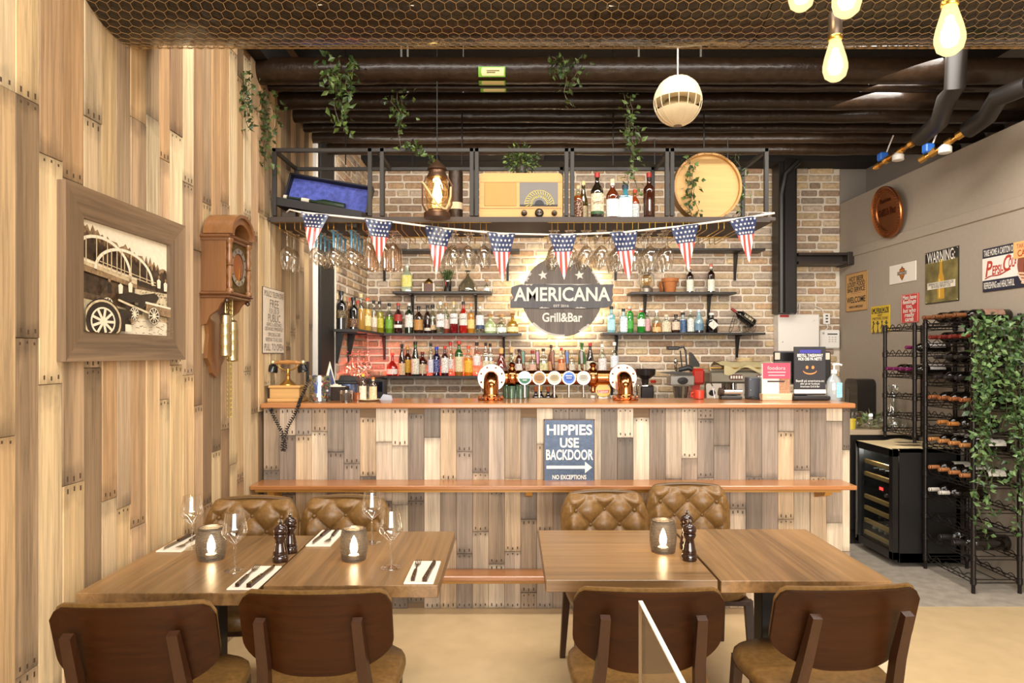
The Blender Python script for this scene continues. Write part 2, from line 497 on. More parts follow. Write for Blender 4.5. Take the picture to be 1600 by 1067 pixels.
def brick(parent, facing, u, z, w, plane):
    k = (round(w, 2), facing, rng.randrange(2))
    if k not in BM:
        mb = MB(); brick_box(mb, k[0], .058, .014 + .004 * k[2], facing)
        BM[k] = mb.build('brick', BRICK, None, 0); o = BM[k]
    else:
        o = BM[k].copy(); C.objects.link(o)
    o.parent = parent
    o.location = (u, plane, z) if facing == 'y' else (plane, u, z)
    o.rotation_euler = (0, rng.uniform(-.006, .006), 0) if facing == 'y' else (rng.uniform(-.006, .006), 0, 0)
    c = S(rng.choice(PAL_BRICK)); v = rng.uniform(.85, 1.15); o.color = (c[0] * v, c[1] * v, c[2] * v, 1)
def courses(u0, u1, z0, z1):
    z = z0; row = 0
    while z < z1:
        u = u0 - (0 if row % 2 else .11) - rng.uniform(0, .03)
        while u < u1:
            w = rng.choice([.23, .23, .22, .2, .16, .11, .24])
            a, b = max(u, u0), min(u + w, u1)
            if b - a > .05: yield (a + b) / 2, z, round(b - a, 2)
            u += w + .016
        z += .0765; row += 1
cand = list(courses(-1.46, XR, 1.04, 3.44))
def shown(u, z, w):
    px, py = HX + u * F / YB, HY - (z - CH) * F / YB
    if w < .15 or py > 615 or py < 268: return 0
    if math.hypot(px - 878, py - 463) < 58: return 0
    if py < 340 and not (590 < px < 1200 or px > 1240): return 0
    if 340 < py < 372 and px < 1200: return 0
    if 515 < py < 588 and 590 < px < 965: return .3
    if 1208 < px < 1240 or (px > 1215 and 490 < py < 615): return 0
    return w
cand.sort(key=lambda t: -shown(*t) - rng.random() * .02)
for u_, z_, w_ in cand[:298]: brick(wb, 'y', u_, z_, w_, YB)
m = MB(); tints = []
for u_, z_, w_ in cand[298:]:
    m.T = Matrix.Translation((u_, YB, z_)); n0 = len(m.v)
    brick_box(m, w_, .058, .016, 'y')
    c = S(rng.choice(PAL_BRICK)); v = rng.uniform(.85, 1.15)
    tints += [(c[0] * v, c[1] * v, c[2] * v, 1)] * (len(m.v) - n0)
o = m.build('brick_remainder', BRICK, wb, 0); o['kind'] = 'stuff'
at = o.data.color_attributes.new('tint', 'FLOAT_COLOR', 'POINT')
at.data.foreach_set('color', [x for t in tints for x in t])
aj = o.data.attributes.new('joined', 'FLOAT', 'POINT'); aj.data.foreach_set('value', [1.0] * len(tints))
for u_, z_, w_ in courses(5.7, YB - .02, 1.04, 3.44): brick(wlb, 'x', u_, z_, w_, -1.475)
# black steel column and side beam on the back wall
m = MB()
m.box(2.62, 2.80, 6.66, 6.84, 1.95, 3.45, 0, .006); m.box(2.66, 2.76, 6.6, 6.66, 1.95, 3.45, 0, .004)
m.tube([(2.63, 6.62, 1.95), (2.63, 6.62, 3.1), (2.66, 6.6, 3.3), (2.78, 6.58, 3.42)], .03, 8)
struct(m, 'column_steel', plain('#1d1916', .4))
m = MB(); m.box(2.8, 3.32, 6.62, 6.84, 2.43, 2.455); m.box(2.8, 3.32, 6.62, 6.84, 2.515, 2.54); m.box(2.8, 3.3, 6.71, 6.75, 2.455, 2.515)
m.box(3.27, 3.34, 6.6, 6.84, 2.42, 2.545, 0, .005); struct(m, 'beam_steel', plain('#2a1f17', .45))

# ---------------------------------------------------------------- ceiling services
PIPE = plain('#281a0e', .36, 0, .1, .55, 22, .25, .35)
specs = [(111, 20, 4.10, 'widest black insulated ceiling pipe, carrying the largest green sticker'),
         (137, 6, 4.24, 'slim black ceiling pipe directly behind the widest insulated pipe'),
         (158, 13, 4.45, 'black foil-wrapped ceiling pipe third back from the mesh duct'),
         (181, 10.5, 4.75, 'black foil-wrapped ceiling pipe fourth back from the mesh duct'),
         (200, 7, 4.98, 'narrow black ceiling pipe fifth back from the mesh duct'),
         (215, 9, 5.20, 'black ceiling pipe sixth back, just above the steel cage shelf'),
         (233, 9, 5.48, 'black ceiling pipe furthest back, seen behind the cage top bar')]
for py, rp, d, lab in specs:
    m = MB(); r = rp * d / F
    zc = Z(py, d)
    pts = []; rs = []
    x = XL
    while x < XR + .27:
        pts.append((x, d + rng.uniform(-.003, .003), zc + rng.uniform(-.003, .003))); rs.append(r * rng.uniform(.97, 1.02)); x += .16
    m.tube(pts, rs, 16)
    o = m.build('ceiling_pipe', PIPE, None, 50); tag(o, lab, 'pipe', 'black pipes under the ceiling')
# big duct wrapped in chicken wire
DY, DZ, DR = 2.6, 3.11, .35
t = thing('ventilation_duct', 'huge dark foil-covered ventilation duct wrapped in chicken wire across the ceiling', 'duct', (0, DY, DZ))
m = MB(); pts = []; rs = []
x = XL
while x < XR + .27:
    pts.append((x, 0, rng.uniform(-.004, .004))); rs.append(DR * rng.uniform(.985, 1.008)); x += .11
m.tube(pts, rs, 40)
for xs in (X(925, 2.6), X(640, 2.6), X(1180, 2.6)):
    m.tube([(xs, 0, 0), (xs + .04, 0, 0)], DR * 1.012, 40)
m.build('foil_wrap', plain('#1e150d', .27, .15, .4, 1.0, 16, .35), t, 50)
m = MB(); a = .024                                        # hexagonal wire: edges of a honeycomb rolled round the duct
hx = a * math.sqrt(3); ns = int((XR + .27 - XL) / hx)
def dpt(x_, s_):
    th = s_ / DR - PI / 2 - .25
    return (x_, math.cos(th) * (DR + .006), math.sin(th) * (DR + .006))
def wire(p, q):
    m.tube([dpt(*p), dpt(*q)], .0011, 3, 0, False)
row = 0; s_ = -.72
while s_ < .62:
    for i in range(ns):
        x_ = XL + i * hx + (hx / 2 if row % 2 else 0)
        p = (x_, s_)
        wire(p, (x_ + hx / 2, s_ + a / 2)); wire((x_ + hx / 2, s_ + a / 2), (x_ + hx, s_)); wire(p, (x_, s_ - a))
    s_ += 1.5 * a; row += 1
o = m.build('chicken_wire', plain('#a88d66', .3, .8), t, 0); o['kind'] = 'stuff'
# pale threaded rods in the dark slot above the pipes
for px, wh in ((627, 'nearest the plank wall'), (637, 'close beside the one nearest the plank wall'), (723, 'right of the lantern cord'), (998, 'nearest the globe speaker cord, bar side'), (1095, 'just past the globe speaker cord')):
    m = MB(); d = 4.6; m.cyl((X(px, d), d, Z(181, 4.75) + .03), (X(px, d), d, 3.76), .007, 6)
    o = m.build('hanger_rod', plain('#cfcac2', .4), None); tag(o, 'thin pale hanger rod above the pipes, ' + wh, 'rod', 'pale hanger rods above the pipes')
# round ceiling loudspeaker in the soffit
t = thing('ceiling_speaker', 'round perforated white ceiling speaker above the wooden radio', 'speaker', (X(767, 6.2), 6.2, 3.42))
m = MB(); m.box(-.5, .5, -.3, .4, .012, .03); o = m.build('mounting_panel', DARKCEIL, t)
m = MB(); m.lathe([(.15, .012), (.15, -.006), (.135, -.014), (.128, -.01)], 28, 0, close=False); m.build('rim', plain('#d7c4ae', .5), t)
m = MB(); m.lathe([(.128, -.01), (.075, -.016), (.07, -.012), (.0, -.018)], 28, 0); m.build('perforated_grille', plain('#b9a48e', .6, 0, 0, .8, 260), t)

# ================================================================ BAR COUNTER
bar = thing('bar_counter', 'long bar counter clad in grey-brown planks with a polished wooden top', 'counter', (0, YBAR, 0))
m = MB(); m.box(-1.515, 2.06, .0, .10, 0, 1.222); m.box(1.96, 2.06, .1, .5, 0, 1.222); m.build('carcass', plain('#7a6248', .8), bar)
bx = -1.515
while bx < 2.055:
    w = min(.098, 2.06 - bx)
    board_column(bar, bx + w / 2, round(w, 3), 1.22, 0, PAL_GREY, 'y', .36, .62)
    bx += w
m = MB(); m.box(-1.518, 2.075, -.05, .45, 1.222, 1.252, 0, .006); m.build('worktop', HONEY, bar)
BT = 1.252
lg = thing('wall_ledge', 'narrow orange-brown drinks ledge fixed along the plank bar front', 'shelf', (0, YBAR - .012, .765))
m = MB(); m.prism([(-1.52, -.0), (-1.52, .02), (2.0, .02), (2.0, 0)], -.195, 0); m.box(-1.52, 2.0, -.2, -.19, -.004, .021, 0, .004)
m.T = Matrix.Identity(4); m.build('board', HONEY, lg)
m = MB(); m.box(-1.5, 1.92, -.17, -.13, -.022, 0, 0); m.build('rail', wood('#c08a3c', 'x', .35), lg)
for xx in (1.86, .1, -1.42):
    m = MB(); m.T = Matrix.Translation((xx, 0, 0)) @ Matrix.Rotation(PI / 2, 4, 'Z')
    m.prism([(0, -.022), (-.15, -.022), (-.13, -.05), (0, -.085)], -.02, .02); m.build('bracket', wood('#c08a3c', 'x', .35), lg)
lg = thing('foot_rail', 'low orange-brown foot ledge along the base of the plank bar', 'rail', (0, YBAR - .012, .215))
m = MB(); m.box(-1.52, 2.0, -.15, 0, 0, .03, 0, .005); m.build('board', HONEY, lg)
m = MB(); m.box(-1.5, 1.92, -.12, -.08, -.022, 0, 0); m.build('rail', wood('#c08a3c', 'x', .35), lg)
# back counter with dark fronts, behind the bar
bc = thing('back_counter', 'low back counter with dark fronts under the bottle shelves', 'counter', (0, 0, 0))
m = MB(); m.box(-1.2, 2.55, 6.28, 6.87, 0, .91); m.build('body', plain('#2a2522', .5), bc)
m = MB(); m.box(-1.22, 2.57, 6.22, 6.87, .91, .95, 0, .004); m.build('worktop', plain('#8e8a85', .3, .6), bc)

# ================================================================ WALL SHELVES
SHELF = plain('#2c2724', .45, 0, 0, .1, 30)
def bracket(parent, x, d, z, h, facing='y'):
    m = MB()
    if facing == 'y':
        m.box(x - .012, x + .012, d - .012, d + .0, z - h, z); m.box(x - .012, x + .012, d - .2, d, z - .012, z)
        m.bar((x, d - .045, z - .012), (x, d - .008, z - h), .026, .012, 0, .05, .01)
    else:
        m.box(x, x + .012, d - .012, d + .012, z - h, z); m.box(x, x + .17, d - .012, d + .012, z - .012, z)
        m.bar((x + .04, d, z - .012), (x + .008, d, z - h), .05, .012, 0, .026, .012)
    m.build('bracket', IRON, parent)
def wall_shelf(lab, px0, px1, py, brk, t=.022, h=.24):
    d = YB - .02; z = Z(py, d - .215)
    x0, x1 = X(px0, d - .215), X(px1, d - .215)
    s_ = thing('wall_shelf', lab, 'shelf', (0, 0, 0), 0, 'black bottle shelves on the brick')
    m = MB(); m.box(x0, x1, d - .22, d, z - t, z, 0, .003); m.build('board', SHELF, s_)
    for b in brk: bracket(s_, X(b, d - .1), d, z - t, h)
    return z
ZT = wall_shelf('black wall shelf half hidden behind the hanging blue-stemmed glasses', 588, 812, 389, (598, 793), h=.27)
ZTR = wall_shelf('black wall shelf under the red-and-white flag nearest the steel column', 962, 1196, 388, (964, 1153), h=.27)
ZM = wall_shelf('black wall shelf holding the potted plant and the glass flask', 613, 768, 455, (643, 743))
ZMR = wall_shelf('black wall shelf holding the terracotta pot and old lantern', 985, 1151, 456, (1010, 1111))
ZLR = wall_shelf('black wall shelf of blue and green gin bottles beside round sign', 942, 1196, 519.5, (965, 1156))
d_ = YB - .02
def corner_shelf(lab, px1, py, brk, led, sidebr):
    z = Z(py, d_ - .215); x1 = X(px1, d_ - .215)
    s_ = thing('corner_shelf', lab, 'shelf', (0, 0, 0), 0, 'black bottle shelves on the brick')
    m = MB(); m.prism([(-1.458, -5.55), (-1.255, -5.55), (-1.255, -(d_ - .22)), (x1, -(d_ - .22)), (x1, -d_), (-1.458, -d_)], z - .022, z)
    m.v = [(a, -c, b) for a, b, c in m.v]
    m.build('board', SHELF, s_, 0)
    for b in brk: bracket(s_, X(b, d_ - .1), d_, z - .022, .24)
    if sidebr:
        for dd in (5.62, 6.02): bracket(s_, -1.458, dd, z - .022, .26, 'x')
    if led:
        m = MB(); m.box(-1.2, x1, d_ - .02, d_ - .008, z + .001, z + .011); m.box(-1.45, -1.44, 5.7, d_ - .02, z + .001, z + .011)
        m.build('red_light_strip', emit('#ff3a30', 2.2), s_)
    return z
ZL = corner_shelf('long black corner shelf turning onto the left brick wall, upper of two', 815, 520.5, (598, 787), False, True)
ZB = corner_shelf('long black corner shelf lit red along its back, lower of two', 966, 587.5, (600, 787, 958), True, False)
l = bpy.data.lights.new('red_strip_light', 'AREA'); l.shape = 'RECTANGLE'; l.size = 1.0; l.size_y = .03; l.energy = 2.6; l.color = (1, .12, .08)
o = bpy.data.objects.new('red_strip_light', l); o.location = (-.75, d_ - .05, ZB + .02); o.rotation_euler = (math.radians(150), 0, 0); C.objects.link(o)
l = bpy.data.lights.new('red_strip_light_side', 'AREA'); l.shape = 'RECTANGLE'; l.size = .03; l.size_y = 1.0; l.energy = 3.2; l.color = (1, .14, .1)
o = bpy.data.objects.new('red_strip_light_side', l); o.location = (-1.41, 6.3, ZB + .02); o.rotation_euler = (0, math.radians(-165), 0); C.objects.link(o)

# ================================================================ ROUND SIGN
sy = YB - .12
sg = thing('bar_sign', 'round back-lit wooden house sign with raised lettering and banner on the brick', 'sign', (X(878, sy), sy, Z(463, sy)))
SW = wood('#675b52', 'z', .6, .4, .8); SB = wood('#565254', 'z', .6, .3, .8); SC = plain('#d9d0c4', .6)
R = .402
m = MB(); n = 60
m.prism([(R * math.cos(2 * PI * i / n), R * math.sin(2 * PI * i / n)) for i in range(n)], 0, .03); m.build('disc', SW, sg, 30)
m = MB(); m.lathe([(R * .96, .035), (R * .96, .045), (R * .90, .045), (R * .90, .035)], 48, 0, close=False)
m.v = [(a, c, b) for a, b, c in m.v]; m.build('halo_light_strip', emit('#ffdf9a', 9.0), sg)
for k in range(12):
    a = 2 * PI * k / 12
    l = bpy.data.lights.new('halo_lamp', 'POINT'); l.energy = 1.0; l.color = (1, .82, .48); l.shadow_soft_size = .015
    o = bpy.data.objects.new('halo_lamp', l); o.location = (R * 1.0 * math.cos(a), .06, R * 1.0 * math.sin(a)); o.parent = sg; C.objects.link(o)
m = MB(); w, h = .515, .118
m.prism([(-w, -h), (-w, -h * .45), (-w + .03, -h * .1), (-w + .005, h * .3), (-w + .01, h * .75), (-w + .05, h * .9), (-w + .1, h), (w, h), (w - .012, h * .5), (w - .005, h * .1), (w - .02, -h * .1), (w - .005, -h * .45), (w - .03, -h * .85), (w - .1, -h)], -.018, 0)
m.build('banner', SB, sg, 0)
text('AMERICANA', .19, sg, (.0, -.02, .012), SC, .96, ext=.006, bold=.004)
text('EST 2016', .035, sg, (-.01, -.02, -.098), SC, .15, ext=.002)
text('Grill&Bar', .125, sg, (0, -.003, -.215), SC, .40, ext=.006, bold=.003)
def star_pts(r, ph=PI / 2, n=5, q=.42):
    return [((r if i % 2 == 0 else r * q) * math.cos(ph + PI * i / n), (r if i % 2 == 0 else r * q) * math.sin(ph + PI * i / n)) for i in range(2 * n)]
for sx in (-.19, .175):
    m = MB(); m.prism([(a + sx, b + .21) for a, b in star_pts(.05, PI / 2 + .15)], -.012, 0); m.build('star', SC, sg, 0)
m = MB()
for x0, x1, z in ((-.40, -.29, .121), (-.18, .29, .121), (-.23, -.12, -.121), (.12, .24, -.121)):
    pts = [(x0, z), (x1, z)]; k = 7
    pts += [(x1 + (x0 - x1) * i / k, z + (-1 if z > 0 else 1) * rng.uniform(.004, .018)) for i in range(1, k)]
    m.prism(pts, -.0205, -.002)
for a0, a1 in ((2.5, 2.75), (.35, .7), (-2.4, -1.5), (-1.1, -.8)):
    k = 8; out = [(R * math.cos(a0 + (a1 - a0) * i / k), R * math.sin(a0 + (a1 - a0) * i / k)) for i in range(k + 1)]
    inn = [((R - rng.uniform(.006, .04)) * math.cos(a0 + (a1 - a0) * i / k), (R - .02) * math.sin(a0 + (a1 - a0) * i / k)) for i in range(k, -1, -1)]
    m.prism(out + inn, -.003, .001)
m.build('chipped_edging', plain('#bdb6ac', .7), sg, 0)
# ================================================================ BOTTLES
def bottle_profile(kind, w, h):
    R = w / 2
    P = {'std': [(.9, 0), (1, .02), (1, .56), (.93, .63), (.62, .71), (.36, .77), (.31, .82), (.31, .94), (.34, .95), (.34, .97)],
         'bord': [(.9, 0), (1, .015), (1, .60), (.95, .66), (.7, .71), (.42, .75), (.36, .80), (.35, .96), (.38, .965), (.38, .98)],
         'slope': [(.9, 0), (1, .015), (1, .42), (.9, .52), (.62, .66), (.42, .76), (.36, .82), (.35, .96), (.38, .965), (.38, .98)],
         'slim': [(.92, 0), (1, .02), (1, .70), (.9, .75), (.5, .80), (.4, .84), (.4, .96)],
         'squat': [(.92, 0), (1, .03), (1, .38), (.95, .47), (.75, .56), (.45, .62), (.3, .66), (.28, .82), (.32, .84), (.32, .86)],
         'round': [(.8, 0), (1, .04), (1, .30), (.9, .42), (.6, .54), (.3, .64), (.22, .7), (.22, .92), (.26, .94)],
         'cone': [(.95, 0), (1, .03), (.96, .2), (.7, .48), (.42, .64), (.3, .72), (.3, .84)],
         'apoth': [(.94, 0), (1, .03), (1, .62), (.94, .67), (.6, .70), (.36, .73), (.34, .88), (.4, .89), (.4, .92)],
         'jug': [(.85, 0), (1, .04), (1, .06), (.92, .3), (.6, .52), (.3, .66), (.16, .76), (.15, .93), (.24, .95), (.24, 1)]}[kind]
    return [(r * R, z * h) for r, z in P]
CAPTOP = {'squat': .84, 'round': .9, 'cone': .8, 'apoth': .88, 'jug': .93}
def label_mat(col, ink):
    """printed paper: lines of small dark print"""
    key = ('lb', col, ink)
    if key in MC: return MC[key]
    mt, nt, b, N, L = _new(key, 'paper_label')
    tc = N.new('ShaderNodeTexCoord'); mp = N.new('ShaderNodeMapping'); mp.inputs['Scale'].default_value = (5, 5, 15)
    L.new(tc.outputs['Generated'], mp.inputs['Vector'])
    nz = N.new('ShaderNodeTexNoise'); nz.inputs['Scale'].default_value = 1.0; nz.inputs['Detail'].default_value = 1
    L.new(mp.outputs[0], nz.inputs['Vector'])
    r = N.new('ShaderNodeValToRGB'); r.color_ramp.interpolation = 'CONSTANT'
    r.color_ramp.elements[0].color = S(col); r.color_ramp.elements[1].color = tuple((p * .45 + q * .55) for p, q in zip(S(col), S(ink))); r.color_ramp.elements[1].position = .57
    L.new(nz.outputs['Fac'], r.inputs[0]); L.new(r.outputs[0], b.inputs['Base Color'])
    b.inputs['Roughness'].default_value = .55
    return mt
GLASSES = {}
def liquid(col): return glass(col, .55, .04, .14)
def bottle(look, cat_label, x, y, z, w, h, kind='std', gl='#eef4ee', liq=None, fill=.6, lab=None, ink='#3a3430', band=(.16, .46),
           cap='#1c1a18', capm=None, sq=0, group=None, neck=None, word=None, band2=None, name='bottle', rz=0, wordcol='#2a2420', capl=None):
    """body (glass above, liquid below), label, cap; each a mesh of its own"""
    t = thing(name, look, cat_label, (x, y, z), rz, group)
    pr = bottle_profile(kind, w, h)
    body = glass(gl, 0, .03, .16) if gl in ('#eef4ee', '#f4f6f2') else glass(gl, .62, .04, .16)
    mats = [body, liquid(liq) if liq else body]
    fz = fill * h
    cut = []
    for (r0, z0), (r1, z1) in zip(pr, pr[1:]):
        cut.append((r0, z0))
        if liq and z0 < fz < z1 and z1 - z0 > .01:
            k = (fz - z0) / (z1 - z0); cut.append((r0 + (r1 - r0) * k, fz))
    cut.append(pr[-1])
    def mi(j): return 1 if liq and cut[min(j, len(cut) - 2) + 1][1] <= fz + 1e-6 else 0
    m = MB(); m.lathe(cut, 16, mi, sq=sq); m.build('glass_body', mats, t, 40)
    ct = CAPTOP.get(kind, .9) * h
    rc = pr[-1][0] * 1.12 + .001
    m = MB()
    if kind == 'squat' or capl == 'ball': m.lathe([(rc, ct), (rc * 1.05, ct + .012), (rc * 1.5, ct + .02), (rc * 1.6, h - .012), (rc * .9, h)], 12)
    else: m.lathe([(rc, ct), (rc * 1.03, h - .003), (rc * .85, h)], 12)
    m.build('cap', capm or plain(cap, .4), t)
    if neck:
        i = [k for k in pr if k[1] > .72 * h] or pr[-2:]
        m = MB(); rr = min(k[0] for k in i) + .0012
        m.lathe([(rr, ct - .06 * h), (rr, ct)], 12, 0, close=False); m.build('neck_label', plain(neck, .5), t)
    if lab:
        m = MB(); rr = w / 2 + .0012
        m.lathe([(rr, band[0] * h), (rr, band[1] * h)], 12, 0, sq=sq, close=False, a0=-PI / 2 - 1.25, a1=-PI / 2 + 1.25)
        m.build('label', label_mat(lab, ink), t, 60)
        if band2:
            m = MB(); rr = w / 2 + .0016
            m.lathe([(rr, band2[0] * h), (rr, band2[1] * h)], 12, 0, sq=sq, close=False, a0=-PI / 2 - 1.25, a1=-PI / 2 + 1.25)
            m.build('label_band', plain(band2[2], .5), t, 60)
        if word:
            text(word, w * .3, t, (0, -w / 2 - .004, (band[0] + band[1]) / 2 * h + .004), plain(wordcol, .5), w * .72)
    return t
WARMCAP = '#b98a55'
ORD = 'first second third fourth fifth sixth seventh eighth ninth tenth eleventh twelfth thirteenth fourteenth fifteenth sixteenth seventeenth eighteenth nineteenth twentieth'.split()
def row(rows, z, d, base, group, where, wpx=13):
    back = False
    for k, r in enumerate(rows):
        px, top, look, o = r
        o = dict(o)
        dd = o.pop('d', d); wp = o.pop('w', wpx)
        h = (base - top) * d / F
        if k and 'd' not in r[3]:
            if px - rows[k - 1][0] < (wp + rows[k - 1][3].get('w', wpx)) / 2 and not back: dd = d + .07; back = True
            else: dd = d - .025; back = False
        bottle('%s, %s' % (look, where), 'bottle', X(px, dd), dd, z, wp * dd / F, h, group=group, **o)
CLR = dict(gl='#eef4ee')
DS = YB - .14
row([
 (608, 473, 'clear bottle with lime-green liquid and black cap', dict(liq='#7fae2e', fill=.55, lab='#7cae3c', ink='#2c4a18')),
 (622, 473, 'dark bottle with red band and red cap', dict(gl='#3a1d18', lab='#a5352a', ink='#201818', band=(.4, .62), cap='#b03028', band2=(.18, .28, '#e9e2d4'))),
 (639, 473, 'dark green vermouth bottle with tall white label', dict(gl='#1f3320', lab='#dfe3da', band=(.2, .6), kind='bord', cap='#d8d4c8')),
 (654, 478, 'dark brown bottle with arched gold and red label', dict(gl='#38200f', lab='#b58a48', ink='#8a2a1e', band=(.12, .5), w=14)),
 (668, 476, 'dark reddish bottle tucked behind a clear one', dict(gl='#33120f', lab='#d8cdb8', band=(.1, .2), w=11, d=DS + .03)),
 (676, 475, 'clear bottle with dark dregs and tan label', dict(liq='#3a2010', fill=.22, lab='#d9b98c', band=(.13, .3))),
 (688, 471, 'clear white-rum bottle with white cap and red emblem', dict(lab='#e8eae6', ink='#b23a30', band=(.2, .6), cap='#efece4', word='BACARDI')),
 (697, 472, 'clear bottle with cork cap and reddish label, behind the rum', dict(liq='#a8402a', fill=.4, lab='#e2d2c4', ink='#b04034', cap=WARMCAP, d=DS + .05, w=11)),
 (709, 471, 'clear bottle half full of dark red with cream cap', dict(liq='#8f1c20', fill=.45, lab='#e6e4de', band=(.3, .62), cap='#d8c184', word='MARTINI')),
 (724, 471, 'bright red bitter bottle with black cap', dict(gl='#c0261c', lab='#e2d9c8', ink='#40607a', band=(.25, .62), word='CAMPARI')),
 (736, 474, 'orange-yellow bottle with orange cap', dict(gl='#f4f6f2', liq='#d9962c', fill=.68, lab='#e3c77a', ink='#c0602a', cap='#e07a3a', w=11)),
 (750, 478, 'clear bottle with white and navy label', dict(lab='#dfe2e4', ink='#9a5a3a', band=(.3, .66), band2=(.16, .3, '#33415e'), cap='#d8d8d8')),
 (766, 490, 'squat pale-green tequila bottle with ball cork', dict(kind='squat', gl='#c4d89a', w=18, lab='#dfe6c8', band=(.1, .3), capm=plain(WARMCAP, .7), cap=WARMCAP)),
 (783, 490, 'squat clear tequila bottle with ball cork', dict(kind='squat', w=17, lab='#eef0ea', band=(.08, .32), cap=WARMCAP)),
 (801, 489, 'squat golden tequila bottle with ball cork', dict(kind='squat', gl='#b98d1e', w=18, lab='#e8dfa8', ink='#6a5a18', band=(.08, .32), cap='#9a6a3a')),
], ZL, DS, 520.5, 'bottles on the upper corner shelf', 'on the upper corner shelf')
for px, d, h, look, o in [
 (533, 5.72, .325, 'big black cream-liqueur bottle at the near end', dict(gl='#14110f', kind='bord', w=.095, lab='#3a2c20', ink='#c9a868', band=(.3, .5), cap='#16120f')),
 (545, 6.05, .30, 'amber bottle with red cap behind the big black bottle', dict(gl='#b07a34', lab='#d9b77a', cap='#c2452e', w=.07)),
 (552, 5.86, .285, 'smaller black cream-liqueur bottle beside the amber bottles', dict(gl='#17120f', kind='bord', w=.092, lab='#4a2018', ink='#c9a868', band=(.1, .35), cap='#1a1512')),
 (559, 6.3, .29, 'amber bottle with red cap behind the second black bottle', dict(gl='#b8843c', lab='#dcbc80', cap='#c2452e', w=.07)),
 (564, 6.08, .335, 'tall golden bottle with pale wooden stopper', dict(liq='#d2a24a', fill=.6, cap='#e0c08a', w=.075)),
 (574, 6.15, .305, 'yellow liqueur bottle with orange-red cap', dict(liq='#d8b04a', fill=.66, lab='#e2cf94', ink='#6a3a1c', cap='#d0562e', w=.075)),
 (584, 6.38, .30, 'slim pale bottle with black cap near the corner', dict(liq='#d8b890', fill=.5, lab='#e8d8c0', ink='#8a6a4a', w=.065, kind='bord')),
 (593, 6.62, .31, 'yellow-green bottle with black cap in the corner', dict(liq='#b5a81e', fill=.66, lab='#c9bf3c', ink='#5a6418', w=.08))]:
    bottle('%s of the corner shelf' % look if 'end' in look else look + ', on the upper corner shelf', 'bottle', X(px, d), d, ZL, o.pop('w'), h, group='bottles on the upper corner shelf', **o)
